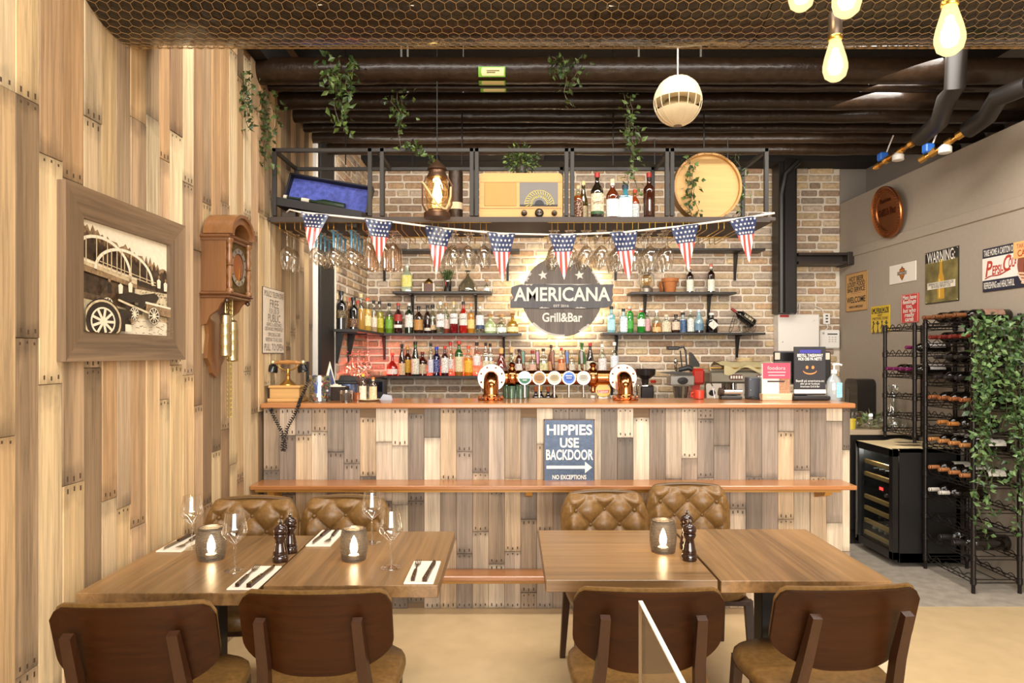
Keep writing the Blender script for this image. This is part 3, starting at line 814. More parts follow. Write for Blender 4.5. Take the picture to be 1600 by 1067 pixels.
row([
 (613, 552, 'squat red orange-liqueur bottle', dict(kind='round', gl='#b0231c', lab='#e8e2d8', w=18, band=(.08, .3), cap='#d8452e')),
 (628, 538, 'slender dark bottle with long tan label', dict(kind='slope', gl='#2a1510', lab='#cdb48e', band=(.03, .4), cap='#1a1512', w=11)),
 (637, 542, 'dark amber bottle with bright yellow oval label', dict(gl='#4a2208', lab='#d9a52e', ink='#8a5a14', band=(.1, .55), cap='#c9a04a')),
 (649, 534, 'dark bottle with green neck and pale label', dict(kind='slope', gl='#1c2a16', lab='#d8d2c0', ink='#4a7a4a', band=(.05, .5), neck='#2e7a2a', cap='#201c18')),
 (660, 550, 'stubby brown bottle with tan label', dict(gl='#40160e', lab='#d8bd98', band=(.08, .48), w=15, cap='#7a2a1e')),
 (673, 537, 'slim clear bottle with blue print', dict(kind='slim', lab='#cfd4de', ink='#4a5a8a', w=9, band=(.1, .5))),
 (682, 542, 'deep blue bottle with blue cap', dict(gl='#101a4a', lab='#2a3a7a', ink='#c8c8d8', band=(.12, .55), cap='#2a48c0', kind='bord')),
 (695, 541, 'bottle with black and white label and red cap', dict(lab='#e8e2da', ink='#2a2220', band=(.1, .6), cap='#c0302a', gl='#4a1a18', w=12)),
 (704, 535, 'clear bottle with white label and tall red cap', dict(lab='#ece6e0', band=(.2, .5), cap='#d03028')),
 (717, 533, 'bottle with green neck, red cap and cream label', dict(kind='bord', gl='#2e6a24', lab='#dccfa8', ink='#9a8a5a', band=(.12, .55), cap='#c03a2a', liq='#b08a3a', fill=.5)),
 (732, 541, 'clear bottle of orange liquid with orange cap', dict(liq='#e0981e', fill=.6, lab='#e8b83a', ink='#d0502a', band=(.12, .52), cap='#e0542e', w=14)),
 (745, 535, 'clear bottle with slim neck and white wave label', dict(lab='#ece8e4', ink='#8a6a6a', band=(.3, .6), cap='#2a2624')),
 (759, 536, 'clear square bottle with tall black cap', dict(sq=3, lab='#d8cba8', band=(.2, .45), w=11, capl='')),
 (766, 537, 'clear square bottle with black cap, beside its twin', dict(sq=3, lab='#d8cba8', band=(.2, .45), w=11, d=DS + .05)),
 (783, 544, 'dark red conical cognac bottle with wooden stopper', dict(kind='cone', gl='#8a2416', w=20, lab='#7a5a5a', band=(.08, .3), cap='#d8a860')),
 (799, 542, 'clear conical bottle with wooden stopper', dict(kind='cone', w=17, cap='#d8b078')),
 (811, 546, 'brown bottle with white label behind the first tap handle', dict(gl='#5a2a14', lab='#e4ded6', w=12)),
 (832, 548, 'clear flask with dark red cap behind the taps', dict(lab='#ddb8a0', ink='#b04a3a', cap='#9a2a28', w=12, kind='apoth')),
 (849, 545, 'clear square bottle of pale yellow spirit', dict(liq='#cfc06a', fill=.45, sq=3, lab='#d8d09a', w=14, cap='#3a342a')),
 (861, 539, 'tall amber bottle with brown cap behind the middle tap', dict(gl='#8a4a1c', cap='#3a2418', lab='#d8a070', w=11)),
 (877, 544, 'orange bottle with red cap behind the taps', dict(liq='#d8702a', fill=.6, cap='#c0302a', lab='#e0a070', ink='#b0442a', w=11)),
 (893, 548, 'clear bottle with pale stopper behind the taps', dict(lab='#dcd0c0', cap='#d8c0a0', w=12)),
 (909, 536, 'bright green wine-shaped bottle', dict(kind='bord', gl='#2a8a2e', lab='#d8d8b8', band=(.1, .35), cap='#1e5a22', w=12)),
 (922, 536, 'dark bottle with red cap and cream label', dict(kind='slope', gl='#24150e', lab='#dcd2bc', band=(.1, .45), cap='#b0342a', w=13)),
 (941, 538, 'clear bottle with white and red label', dict(lab='#e8e4e0', ink='#c0302a', band=(.12, .55), cap='#e8e4dc')),
 (960, 535, 'frosted clear bottle with white cap at the shelf end', dict(lab='#e4e6ea', ink='#8a94a8', band=(.25, .6), cap='#efece6')),
], ZB, DS, 587.5, 'bottles on the lower corner shelf', 'on the red-lit lower shelf')
row([
 (955, 478, 'pale blue gin bottle with black cap', dict(kind='apoth', gl='#86c4cc', sq=2, lab='#a8d4d8', ink='#6a9aa8', band=(.1, .5), w=12)),
 (974, 482, 'clear blue-tinted bottle with tall white label', dict(kind='apoth', gl='#b8d8dc', sq=2, lab='#e8eaec', band=(.05, .6), w=12)),
 (984, 477, 'tall bright green gin bottle', dict(kind='slim', gl='#3aa83c', lab='#58b04a', ink='#2a7a2e', w=12, cap='#b8b8a8', neck='#b03028')),
 (1002, 481, 'green gin bottle with white label', dict(kind='slim', gl='#2c9a34', lab='#e4e6dc', band=(.25, .55), w=13, cap='#c8c8c0', neck='#b03028')),
 (1011, 483, 'clear bottle with pink label', dict(lab='#e6b0b0', ink='#a04a50', band=(.08, .6), w=10, cap='#d8d0c8')),
 (1026, 484, 'clear bottle of amber liquid with white cap', dict(liq='#c07a2a', fill=.42, w=14, lab='#e0b87a', band=(.05, .25), cap='#e8e4dc', kind='slope')),
 (1041, 491, 'short clear bottle with tan map label', dict(kind='apoth', lab='#ddc9a8', band=(.05, .6), w=15, cap='#d8c8a8')),
 (1056, 491, 'dark brown apothecary bottle with square label', dict(kind='apoth', gl='#3a1c12', lab='#ddc2a8', band=(.15, .6), w=13)),
 (1067, 487, 'bottle with wide blue label', dict(kind='apoth', gl='#b8c4c8', lab='#3a5a84', ink='#90a8c0', band=(.05, .62), w=12)),
 (1079, 483, 'clear bottle with black and white floral label', dict(lab='#dcdcd4', ink='#3a4a3a', band=(.05, .6), w=11, cap='#e8e8e4')),
 (1092, 483, 'light blue bottle with dark base', dict(gl='#a8ccd4', liq='#1c2c40', fill=.3, lab='#6a8aa0', ink='#1a2a3a', band=(.1, .4), w=14, cap='#d8dce0', kind='slope')),
], ZLR, DS, 519.5, 'gin bottles on the right-hand shelf', 'on the gin shelf')
t = bottle('stout black apothecary gin bottle with white diamond label and pale cap', 'bottle', X(1112, DS), DS, ZLR, .118, .20, 'apoth', '#15110f', cap='#e8e2d6', group='gin bottles on the right-hand shelf')
m = MB(); m.prism([(-.05, .075), (0, .03), (.05, .075), (0, .125)], -.063, -.055); m.build('label', label_mat('#e6dccb', '#5a4a3a'), t, 0)
# middle shelves
bottle('large clear square bottle with yellow label on the left middle shelf', 'bottle', X(636, DS), DS, ZM, .10, .275, 'std', '#c4d0b4', lab='#d8cf5a', ink='#e8e8e0', band=(.18, .6), sq=3, cap='#d8d8d0')
bottle('tiny clear tequila bottle with ball cork beside the glass flask', 'bottle', X(760, DS), DS, ZM, .058, .125, 'squat', lab='#e4e4e4', ink='#5a5a8a', band=(.1, .35), cap=WARMCAP)
bottle('dark syrup bottle with white fruit label standing beside the terracotta pot', 'bottle', X(1078, DS), DS, ZMR, .075, .26, 'bord', '#2a130d', lab='#e8e4d6', ink='#c0a040', band=(.05, .5), cap='#d8a080')
bottle('dark syrup bottle with pink cap and white fruit label at shelf end', 'bottle', X(1111, DS), DS, ZMR, .075, .285, 'bord', '#2a130d', lab='#e8e4d6', ink='#c0a040', band=(.05, .46), cap='#c86a5a', neck='#e8d8d0')
t = thing('glass_flask', 'wide smoky glass flask with narrow neck beside the tiny tequila bottle', 'flask', (X(731, DS), DS, ZM))
m = MB(); m.lathe(bottle_profile('jug', .20, .215), 24); m.build('flask_body', glass('#a59a7c', .25, .03, .2), t)
m = MB(); m.lathe([(.024, .204), (.03, .206), (.03, .213), (.022, .216)], 12); m.build('stopper', plain('#2c2620', .5), t)
t = thing('wooden_box', 'small brown wooden box with cream ends and brass dome on the shelf', 'box', (X(670, DS), DS, ZM))
m = MB(); m.box(-.047, .047, -.05, .05, 0, .085, 0, .003); m.box(-.048, .048, -.0505, .0505, .034, .038); m.build('box_body', wood('#6a4432', 'x', .5), t)
for sx in (-1, 1):
    m = MB(); m.box(min(sx * .046, sx * .06), max(sx * .046, sx * .06), -.052, .052, 0, .088, 0, .004); m.build('end_panel', CREAM, t)
m = MB(); m.lathe([(.045, .085), (.043, .1), (.03, .118), (.012, .128), (.006, .138), (.0, .14)], 16); m.build('brass_dome', BRASS, t)
# plants
LEAFA = plain('#44592a', .42, 0, 0, 0, 8, .3); LEAFB = plain('#586d34', .42); LEAFC = plain('#2f421d', .45)
def leaf(m, p, dirv, L_, w, r, mi):
    d = Vector(dirv).normalized(); sd = d.orthogonal().normalized()
    sd = Matrix.Rotation(r.uniform(0, 2 * PI), 3, d) @ sd
    up = sd.cross(d)
    p = Vector(p)
    m.add([p, p + d * L_ * .45 + sd * w + up * w * .35, p + d * L_ - up * L_ * .12, p + d * L_ * .45 - sd * w + up * w * .35, p + d * L_ * .5],
          [(0, 4, 1), (1, 4, 2), (2, 4, 3), (3, 4, 0)], mi)
def bush(mb, c, rad, n, L_, w, r, up=.4):
    for _ in range(n):
        d = Vector((r.gauss(0, 1), r.gauss(0, 1), r.gauss(up, .8))).normalized()
        leaf(mb, Vector(c) + d * rad * r.uniform(.25, .9), d + Vector((r.uniform(-.6, .6), r.uniform(-.6, .6), r.uniform(-.5, .4))), L_ * r.uniform(.7, 1.2), w, r, r.randrange(3))
t = thing('potted_plant', 'spiky green herb plant in a shiny metal pot on the shelf', 'plant', (X(699, DS), DS, ZM))
m = MB(); m.lathe([(.034, 0), (.036, .003), (.047, .1), (.05, .104), (.05, .112), (.044, .112), (.042, .09)], 20, close=False); m.lathe([(.034, 0.001), (0, .001)], 20); m.build('metal_pot', plain('#cfcac4', .2, 1), t)
r_ = random.Random(3); m = MB()
for _ in range(230):
    a = r_.uniform(0, 2 * PI); tilt = r_.uniform(0, .75); d = Vector((math.cos(a) * tilt, math.sin(a) * tilt, 1))
    p = Vector((r_.uniform(-.03, .03), r_.uniform(-.03, .03), .1)) + d * r_.uniform(0, .09)
    leaf(m, p, d + Vector((r_.uniform(-.3, .3), r_.uniform(-.3, .3), 0)), r_.uniform(.03, .06), .004, r_, r_.randrange(3))
o = m.build('foliage', [LEAFA, LEAFB, LEAFC], t, 0); o['kind'] = 'stuff'
t = thing('terracotta_pot', 'terracotta flower pot with dark rim shadow on the right middle shelf', 'pot', (X(1047, DS), DS, ZMR))
m = MB(); m.lathe([(.048, 0), (.05, .003), (.068, .105), (.082, .107), (.086, .142), (.08, .144), (.07, .1), (.045, .02), (0, .02)], 24, close=False); m.lathe([(.048, 0), (0, 0)], 24); m.build('clay_body', plain('#b06a38', .7, 0, 0, .1, 40, .1), t)
m = MB(); m.lathe([(.052, .0), (.058, .002), (.06, .01), (.05, .012), (0, .012)], 20)
m.T = Matrix.Translation((-.085, .06, .058)) @ Matrix.Rotation(PI / 2 - .2, 4, 'Y'); m.v = [tuple(m.T @ Vector(p)) for p in m.v]
m.build('saucer', plain('#a8632f', .7), t)
def lantern(t, k=1.0, metal=None):
    """hurricane lantern: tank, globe, two side tubes, cap, handle"""
    metal = metal or plain('#6d5a48', .35, .8)
    m = MB(); m.lathe([(.05 * k, 0), (.055 * k, .005 * k), (.055 * k, .035 * k), (.035 * k, .05 * k), (.03 * k, .06 * k)], 18); m.build('fuel_tank', metal, t)
    m = MB(); m.lathe([(.03 * k, .062 * k), (.045 * k, .09 * k), (.045 * k, .125 * k), (.03 * k, .155 * k)], 18, close=False); m.build('glass_globe', glass('#f2e8d0', 0, .03, .2), t)
    m = MB(); m.lathe([(.034 * k, .155 * k), (.036 * k, .165 * k), (.022 * k, .175 * k), (.022 * k, .195 * k), (.03 * k, .197 * k), (.01 * k, .215 * k)], 16); m.build('chimney_cap', metal, t)
    for sx in (-1, 1):
        m = MB(); m.tube([(sx * .045 * k, 0, .04 * k), (sx * .06 * k, 0, .07 * k), (sx * .06 * k, 0, .15 * k), (sx * .03 * k, 0, .18 * k)], .006 * k, 8); m.build('side_tube', metal, t)
    m = MB(); m.tube([(math.cos(a) * .06 * k, 0, .16 * k + math.sin(a) * .075 * k) for a in [PI * i / 14 for i in range(15)]], .002 * k, 6); m.build('handle', metal, t)
t = thing('hurricane_lantern', 'old metal hurricane lantern with glass globe beside the terracotta pot', 'lantern', (X(1010, DS), DS, ZMR))
lantern(t, 1.15, plain('#8a8074', .4, .7))
# wine bottle in a wire bicycle holder
t = thing('bicycle_bottle_holder', 'black wire tricycle-shaped bottle holder at the end of gin shelf', 'holder', (X(1160, DS), DS, ZLR))
WIRE = plain('#1c1917', .4, .5)
def ring(m, c, r, axis, th=.002, n=24):
    pts = []
    for i in range(n):
        a = 2 * PI * i / n
        pts.append((c[0] + r * math.cos(a), c[1], c[2] + r * math.sin(a)) if axis == 'y' else (c[0], c[1] + r * math.cos(a), c[2] + r * math.sin(a)))
    m.tube(pts, th, 6, 0, False, True)
for wx, wy in ((0.0, -.05), (.10, .05)):
    m = MB(); ring(m, (wx, wy, .056), .054, 'y')
    for k in range(6):
        a = PI * k / 6; m.tube([(wx + .053 * math.cos(a), wy, .056 + .053 * math.sin(a)), (wx - .053 * math.cos(a), wy, .056 - .053 * math.sin(a))], .0012, 4)
    m.build('wheel', WIRE, t)
ax = Vector((.82, 0, -.57)).normalized()                  # axis of the tilted bottle, base at the lower right
b0 = Vector((.115, 0, .085))
m = MB()
for k in range(5):
    c = b0 - ax * (.02 + .036 * k)
    u, w = Vector((0, 1, 0)), ax.cross(Vector((0, 1, 0)))
    m.tube([c + (u * math.cos(2 * PI * i / 18) + w * math.sin(2 * PI * i / 18)) * .045 for i in range(18)], .0028, 6, 0, False, True)
for i in range(8):
    q = (u * math.cos(2 * PI * i / 8) + w * math.sin(2 * PI * i / 8)) * .046
    m.tube([b0 + q, b0 + q - ax * .17], .0024, 5)
m.build('basket', WIRE, t)
m = MB(); m.tube([(-.085, 0, .175), (-.10, 0, .13), (-.135, 0, .02), (-.13, 0, .004), (-.115, 0, .004), (-.095, 0, .04), (-.075, 0, .14)], .0028, 6)
m.tube([(-.13, 0, .05), (-.10, 0, .055)], .0024, 5); m.tube([(-.115, 0, .11), (-.085, 0, .115)], .0024, 5); m.tube([(-.08, 0, .15), (-.03, 0, .17)], .0024, 5); m.tube([(0, -.05, .056), (.1, .05, .056)], .0024, 5); m.tube([(.05, 0, .056), (.06, 0, .1)], .0024, 5)
m.build('frame', WIRE, t)
def wine_lying(name, look, M_, glassc, caps, labc, group=None, h=.30, w=.076, capfrac=.2):
    """a wine bottle along +x from its base at the origin of M_"""
    t = bpy.data.objects.new(name, None); C.objects.link(t); t.matrix_world = M_; tag(t, look, 'bottle', group)
    R = Matrix.Rotation(PI / 2, 4, 'Y')
    m = MB(); m.T = R; pr = bottle_profile('bord', w, h); m.lathe(pr, 16); m.build('glass_body', glassc, t, 40)
    m = MB(); m.T = R; rr = pr[-3][0] + .0012
    m.lathe([(rr, h * (1 - capfrac)), (rr, h * .985), (rr * .9, h)], 12); m.build('capsule', caps, t, 40)
    if labc:
        m = MB(); m.T = R; m.lathe([(w / 2 + .001, h * .14), (w / 2 + .001, h * .5)], 14, 0, close=False, a0=PI / 2, a1=PI * 1.6); m.build('label', labc, t, 60)
    return t
DKG = plain('#140f0b', .08, 0, 0, 0, 80, 0, .6)
q = Matrix.Translation(Vector((X(1160, DS), DS, ZLR)) + b0) @ (-ax).to_track_quat('X', 'Z').to_matrix().to_4x4()
wine_lying('wine_bottle', 'red-capped wine bottle lying tilted in the black wire tricycle holder', q, DKG, plain('#8a2a22', .4), label_mat('#d8c8a8', '#6a4a3a'), h=.275, w=.074, capfrac=.22)

# ================================================================ HANGING GLASSES
def stem_glass(name, look, bowl, stemc, footr, h, bowlc, n=14, sr=.0042):
    """bowl profile from rim (z=0) to stem; hung foot up, so built rim down"""
    t = thing(name, look, 'glass', (0, 0, 0))
    m = MB(); m.lathe(bowl, n, 0, close=False); m.build('bowl', bowlc, t, 60)
    zb = bowl[-1][1]
    m = MB(); m.lathe([(bowl[-1][0], zb), (sr, zb + .012), (sr, h - .012), (sr * 2, h - .005), (footr * .6, h - .002), (footr, h)], n, 0); m.build('stem', stemc, t, 60)
    return t
GCL = glass('#f7f4ee', 0, .03, .22); GBL = glass('#2fa0c8', .6, .04, .2); GPK = glass('#f0ddc8', .06, .03, .3)
protos = {
 'coupe': stem_glass('wine_glass', 'clear stem glass hanging upside down from the brass rails', [(.030, 0), (.038, .03), (.043, .06), (.040, .085), (.022, .108), (.006, .118)], GCL, .036, .21, GCL),
 'blue': stem_glass('wine_glass', 'blue-stemmed glass hanging upside down from the brass rails', [(.032, 0), (.042, .025), (.046, .05), (.040, .075), (.02, .092), (.006, .1)], GBL, .037, .205, GCL, 14, .0075),
 'flute': stem_glass('champagne_flute', 'cut champagne flute hanging upside down behind the second flag', [(.026, 0), (.03, .05), (.029, .11), (.02, .15), (.006, .165)], GPK, .034, .235, GPK, 9),
 'big': stem_glass('wine_glass', 'large wine glass hanging upside down', [(.030, 0), (.040, .035), (.045, .07), (.043, .10), (.026, .13), (.006, .145)], GCL, .038, .24, GCL),
}
used = set()
def hang(kind, px, d, label, group):
    p = protos[kind]; h = {'coupe': .21, 'blue': .205, 'flute': .235, 'big': .24}[kind]
    z = RAILZ + .004 - h
    o = p if kind not in used else copy_tree(p); used.add(kind)
    o.location = (X(px, 4.3) , d, z); o['label'] = label; o['group'] = group
BOARD_Z = Z(345, 4.22)                                      # underside of the cage board
RAILZ = BOARD_Z - .052
DEPTH = ['frontmost', 'second back', 'third back', 'rearmost']
for k, d in enumerate((4.32, 4.45)): hang('big', 447, d, 'clear stem glass hanging beside the plank wall, ' + ('front of the pair' if k == 0 else 'rear of the pair'), 'clear glasses beside the plank wall')
for i, px in enumerate((494, 521, 549)):
    for k, d in enumerate((4.3, 4.4, 4.5, 4.6)): hang('blue', px, d, 'turquoise-stemmed hanging glass, %s on the %s blue row from the plank wall' % (DEPTH[k], ORD[i]), 'blue-stemmed glasses')
for i, px in enumerate((575, 600, 613)):
    for k, d in enumerate((4.32, 4.42, 4.52)): hang('flute', px, d, 'sparkling cut flute, %s in the %s row from the blue-stemmed glasses' % (DEPTH[k], ORD[i]), 'cut flutes')
for i, px in enumerate((682, 707, 731, 756)):
    for k, d in enumerate((4.3, 4.42, 4.54)): hang('coupe', px, d, 'clear round-bowled glass by the third flag, %s in the %s row' % (DEPTH[k], ORD[i]), 'round-bowled glasses')
for i, px in enumerate((866, 891, 916, 940)):
    for k, d in enumerate((4.3, 4.41, 4.52, 4.63)): hang('coupe', px, d, 'clear glass hanging above the round sign, %s in the %s row' % (DEPTH[k], ORD[i]), 'glasses above the round sign')
for i, px in enumerate((966, 990, 1016, 1042)):
    for k, d in enumerate((4.3, 4.42, 4.54)): hang('big', px, d, 'large wine glass hanging over the old lantern, %s in the %s row' % (DEPTH[k], ORD[i]), 'large wine glasses')

for k in range(11):
    dd = 5.75 + .1 * (k % 6) + (.0 if k < 6 else .05); xx = -1.40 + (.09 if k >= 6 else 0)
    o = copy_tree(protos['coupe'] if k % 2 else protos['big']); o.location = (xx, dd, ZB + .001)
    o['label'] = 'clear glass on the red-lit shelf corner, %s in the %s row' % (ORD[k % 6], 'wall-side' if k < 6 else 'outer'); o['group'] = 'glasses on the red-lit shelf corner'

# ================================================================ STEEL CAGE SHELF
CF, CB = 4.25, 4.68
cx0, cx1 = -1.50, X(1197, CF)
ct, cbz = Z(232, CF), Z(338, CF)
FRAME = plain('#34302c', .45, .3)
t = thing('cage_shelf', 'long black square-steel cage shelf hung above the bar', 'shelf', (0, 0, 0))
def sqbar(p, q, w=.022): m = MB(); m.bar(p, q, w); return m
posts = [cx0 + .012, X(578, CF), X(597, CF), X(737, CF), X(745, CF), X(885, CF), X(894, CF), X(1042, CF), X(1050, CF), cx1]
for d in (CF, CB):
    for i, x in enumerate(posts):
        if d == CB and i in (2, 4, 6, 8): continue
        m = MB(); m.box(x - .013, x + .013, d - .012, d + .012, cbz, ct, 0, .002); m.build('post', FRAME, t)
    m = MB(); m.box(cx0, cx1 + .012, d - .012, d + .012, ct - .024, ct, 0, .002); m.build('top_bar', FRAME, t)
for x in (cx0 + .012, X(590, CF), X(741, CF), X(890, CF), X(1046, CF), cx1):
    m = MB(); m.box(x - .012, x + .012, CF, CB, ct - .024, ct - .002, 0, .002); m.build('cross_bar', FRAME, t)
m = MB(); m.box(-1.522, cx1 + .05, CF - .03, CB + .17, BOARD_Z, BOARD_Z + .022, 0, .003); m.box(cx0, cx1 + .012, CF - .035, CF - .012, BOARD_Z - .008, BOARD_Z + .024); m.build('board', wood('#3f332b', 'x', .5, .3), t)
m = MB(); m.box(cx0, cx1 + .012, CB - .01, CB + .01, BOARD_Z + .022, BOARD_Z + .044); m.build('back_bar', FRAME, t)
for px in (540, 645, 722, 958, 1023, 1100, 1137):
    m = MB(); m.cyl((X(px, CB - .1), CB - .1, ct - .01), (X(px, CB - .1), CB - .1, 3.0 if px % 2 else 3.75), .005, 6); m.build('hanger_rod', IRON, t)
CBASE = BOARD_Z + .022
# brass glass rails
def glass_rail(lab, channels, x0, x1):
    t = thing('glass_rail', lab, 'rail', (0, 0, 0), 0, 'brass glass rails under the cage shelf')
    m = MB(); m.tube([(x0, 4.235, BOARD_Z - .006), (x1, 4.235, BOARD_Z - .006)], .004, 6); m.tube([(x0, 4.78, BOARD_Z - .006), (x1, 4.78, BOARD_Z - .006)], .004, 6); m.build('mounting_wire', GOLD, t)
    for px in channels:
        for s in (-.018, .018):
            x = X(px, 4.3) + s
            m = MB(); m.tube([(x, 4.235, BOARD_Z - .004), (x, 4.235, RAILZ + .006), (x, 4.24, RAILZ), (x, 4.80, RAILZ), (x, 4.815, RAILZ + .006), (x, 4.82, BOARD_Z)], .0028, 6)
            m.build('wire_hook', GOLD, t)
glass_rail('brass wire glass rail under the plank-wall half of the cage shelf', (447, 470, 494, 521, 549, 575, 600, 626, 654, 682, 707, 731, 756), X(428, 4.24), X(768, 4.24))
glass_rail('brass wire glass rail under the half of cage shelf nearest the steel column', (866, 891, 916, 940, 966, 990, 1016, 1042, 1068, 1095, 1122, 1150), X(856, 4.24), X(1180, 4.24))

# ---------------------------------------------------------------- things in the cage
# blue-lined instrument case
t = thing('instrument_case', 'open black instrument case lined in crumpled blue velvet, tilted in the cage', 'case', (X(508, 4.38), 4.39, CBASE + .10))
R = Matrix.Rotation(math.radians(9.5), 4, 'Y')
BLK = plain('#1a1717', .5); VELV = plain('#4650a0', .7, 0, 0, .8, 35, .35)
m = MB(); m.T = R @ Matrix.Rotation(math.radians(-14), 4, 'X'); m.box(-.27, .27, .03, .045, .0, .19); m.box(-.27, .27, -.02, .04, .18, .19); m.box(-.275, -.262, -.02, .04, 0, .19); m.box(.262, .275, -.02, .04, 0, .19); m.build('lid', BLK, t, 0)
m = MB(); m.T = R @ Matrix.Rotation(math.radians(-14), 4, 'X'); m.grid(lambda u, v: (-.258 + .516 * u, .026 - .004 * math.sin(9 * u + 5 * v), .004 + .174 * v), 20, 8); m.build('blue_lining', VELV, t)
m = MB(); m.T = R; m.box(-.27, .27, -.13, .03, -.06, -.05); m.box(-.27, .27, -.135, -.122, -.06, -.01); m.box(-.27, .27, .02, .035, -.06, .0); m.box(-.275, -.262, -.13, .03, -.06, -.01); m.box(.262, .275, -.13, .03, -.06, -.01); m.build('tray', BLK, t, 0)
m = MB(); m.T = R; m.tube([(-.24, -.06, .012), (-.05, -.06, .012), (.0, -.06, .012), (.14, -.06, .008)], [.008, .01, .026, .026], 10); m.build('green_flute', plain('#1d2c1a', .4), t)
m = MB(); m.T = R; m.tube([(-.255, -.06, .012), (-.235, -.06, .012)], .013, 10); m.tube([(-.14, -.06, .012), (-.09, -.06, .012)], .0135, 10); m.build('pale_fitting', plain('#d9c9b4', .5), t)
m = MB(); m.box(-.245, -.16, -.12, -.03, -.09, -.055, 0, .004); m.T = R; m.box(.17, .245, -.10, -.02, -.115, -.06, 0, .004); m.build('foot_block', plain('#3b3026', .6), t)
# hanging lantern
LX, LD = X(683, 4.08), 4.08
t = thing('hanging_lantern', 'lit brown hurricane lantern hanging on a black cord in front of the cage', 'lantern', (LX, LD, Z(341, LD)))
BRN = plain('#5e4432', .4, .7)
m = MB(); m.lathe([(.078, 0), (.08, .004), (.08, .03), (.06, .04), (.055, .05), (0, .05)], 24); m.build('base_tank', BRN, t)
m = MB(); m.lathe([(.058, .05), (.068, .09), (.07, .16), (.062, .22), (.055, .24)], 24, close=False); m.build('glass_globe', glass('#ffe9bf', 0, .03, .14), t)
m = MB(); m.lathe([(.06, .24), (.062, .25), (.056, .262), (.05, .275), (.05, .285), (.06, .29), (.05, .31), (.02, .335), (.01, .35), (0, .352)], 20); m.build('chimney_cap', BRN, t)
m = MB()
for sx in (-1, 1): m.tube([(sx * .06, 0, .035), (sx * .086, 0, .08), (sx * .088, 0, .2), (sx * .06, 0, .25)], .006, 8)
ring(m, (0, -.02, .15), .07, 'y', .003); m.build('side_tubes', BRN, t)
m = MB(); m.tube([(-.08 + .14 * k / 14, -.075 - .02 * math.sin(PI * k / 14), .20 - .16 * math.sin(.5 * PI * k / 14) ** 1.2) for k in range(15)] + [(.075, -.07, .07), (.085, -.05, .12), (.085, -.03, .18)], .006, 6); m.build('rope', plain('#c4a877', .8), t)
m = MB(); m.lathe([(.014, .26), (.015, .2), (.026, .16), (.03, .13), (.02, .10), (0, .09)], 14); m.build('glowing_bulb', emit('#ffd58a', 14), t)
m = MB(); m.cyl((0, 0, .35), (0, 0, 3.75 - Z(341, LD)), .003, 6); m.build('cord', BLACK, t)
l = bpy.data.lights.new('lantern_light', 'POINT'); l.energy = 5; l.color = (1, .72, .38); l.shadow_soft_size = .03
o = bpy.data.objects.new('lantern_light', l); o.location = (0, 0, .15); o.parent = t; C.objects.link(o)
# tall dark tube
bx_ = thing('gift_tube', 'tall dark embossed whisky tube with cream band behind the lantern', 'tube', (X(712, 4.36), 4.36, CBASE))
m = MB(); m.lathe([(.044, 0), (.046, .004), (.046, .315), (.044, .32)], 24); m.build('tube_body', plain('#38291f', .45, .2, 0, .5, 40), bx_)
m = MB(); m.lathe([(.0468, .075), (.0468, .118)], 24, close=False); m.build('cream_band', plain('#d9c4a0', .6), bx_)
# radio
RX, RD = X(814, 4.275), 4.275
t = thing('wooden_radio', 'vintage light-wood table radio with half-round dial in the cage', 'radio', (RX, RD, CBASE))
RW = wood('#c79858', 'x', .4, .18, .8, .2)
w, h = .262, .29
def rrect(x0, x1, z0, z1, r, n=6):
    pts = []
    for cx, cz, a in ((x1 - r, z1 - r, 0), (x0 + r, z1 - r, PI / 2), (x0 + r, z0 + r, PI), (x1 - r, z0 + r, 1.5 * PI)):
        pts += [(cx + r * math.cos(a + PI / 2 * i / n), cz + r * math.sin(a + PI / 2 * i / n)) for i in range(n + 1)]
    return pts
m = MB(); m.prism(rrect(-w, w, 0, h, .025), 0, .18); m.box(-w + .008, w - .008, -.004, 0, h - .058, h - .052); m.box(-w + .008, w - .008, -.006, 0, .068, .074); m.build('cabinet', RW, t)
m = MB(); m.box(-w + .03, -.028, -.004, .01, .08, h - .06, 0, .004); m.build('speaker_cloth', plain('#c9a063', .8, 0, 0, .7, 500), t)
m = MB(); m.box(-.008, w - .03, -.004, .01, .08, h - .06); m.build('dial_panel', plain('#6f6a66', .4), t)
m = MB(); cx_ = .115
for k in range(17):
    a = PI * k / 16
    for r0, r1 in ((.045, .06), (.065, .088)):
        m.bar((cx_ + r0 * math.cos(a), -.006, .088 + r0 * math.sin(a)), (cx_ + r1 * math.cos(a + .12), -.006, .088 + r1 * math.sin(a + .12)), .003, .003)
m.tube([(cx_ + .092 * math.cos(PI * k / 24), -.005, .088 + .092 * math.sin(PI * k / 24)) for k in range(25)], .0016, 4)
m.build('dial_scale', plain('#d8c23e', .5), t, 0)
m = MB(); m.prism([(cx_ + .03 * math.cos(PI * k / 12), .088 + .03 * math.sin(PI * k / 12)) for k in range(13)], -.012, -.004); m.box(-.006, w - .032, -.007, -.003, .08, .09); m.build('dial_hub', BLACK, t)
for kx, kr in ((.02, .019), (.115, .028), (.21, .018)):
    m = MB(); m.lathe([(kr, 0), (kr, .012), (kr * .7, .02), (kr * .6, .026), (0, .03)], 20); m.v = [(a + kx, -c, b + .036) for a, b, c in m.v]; m.build('knob', plain('#4a423c', .25, .6), t)
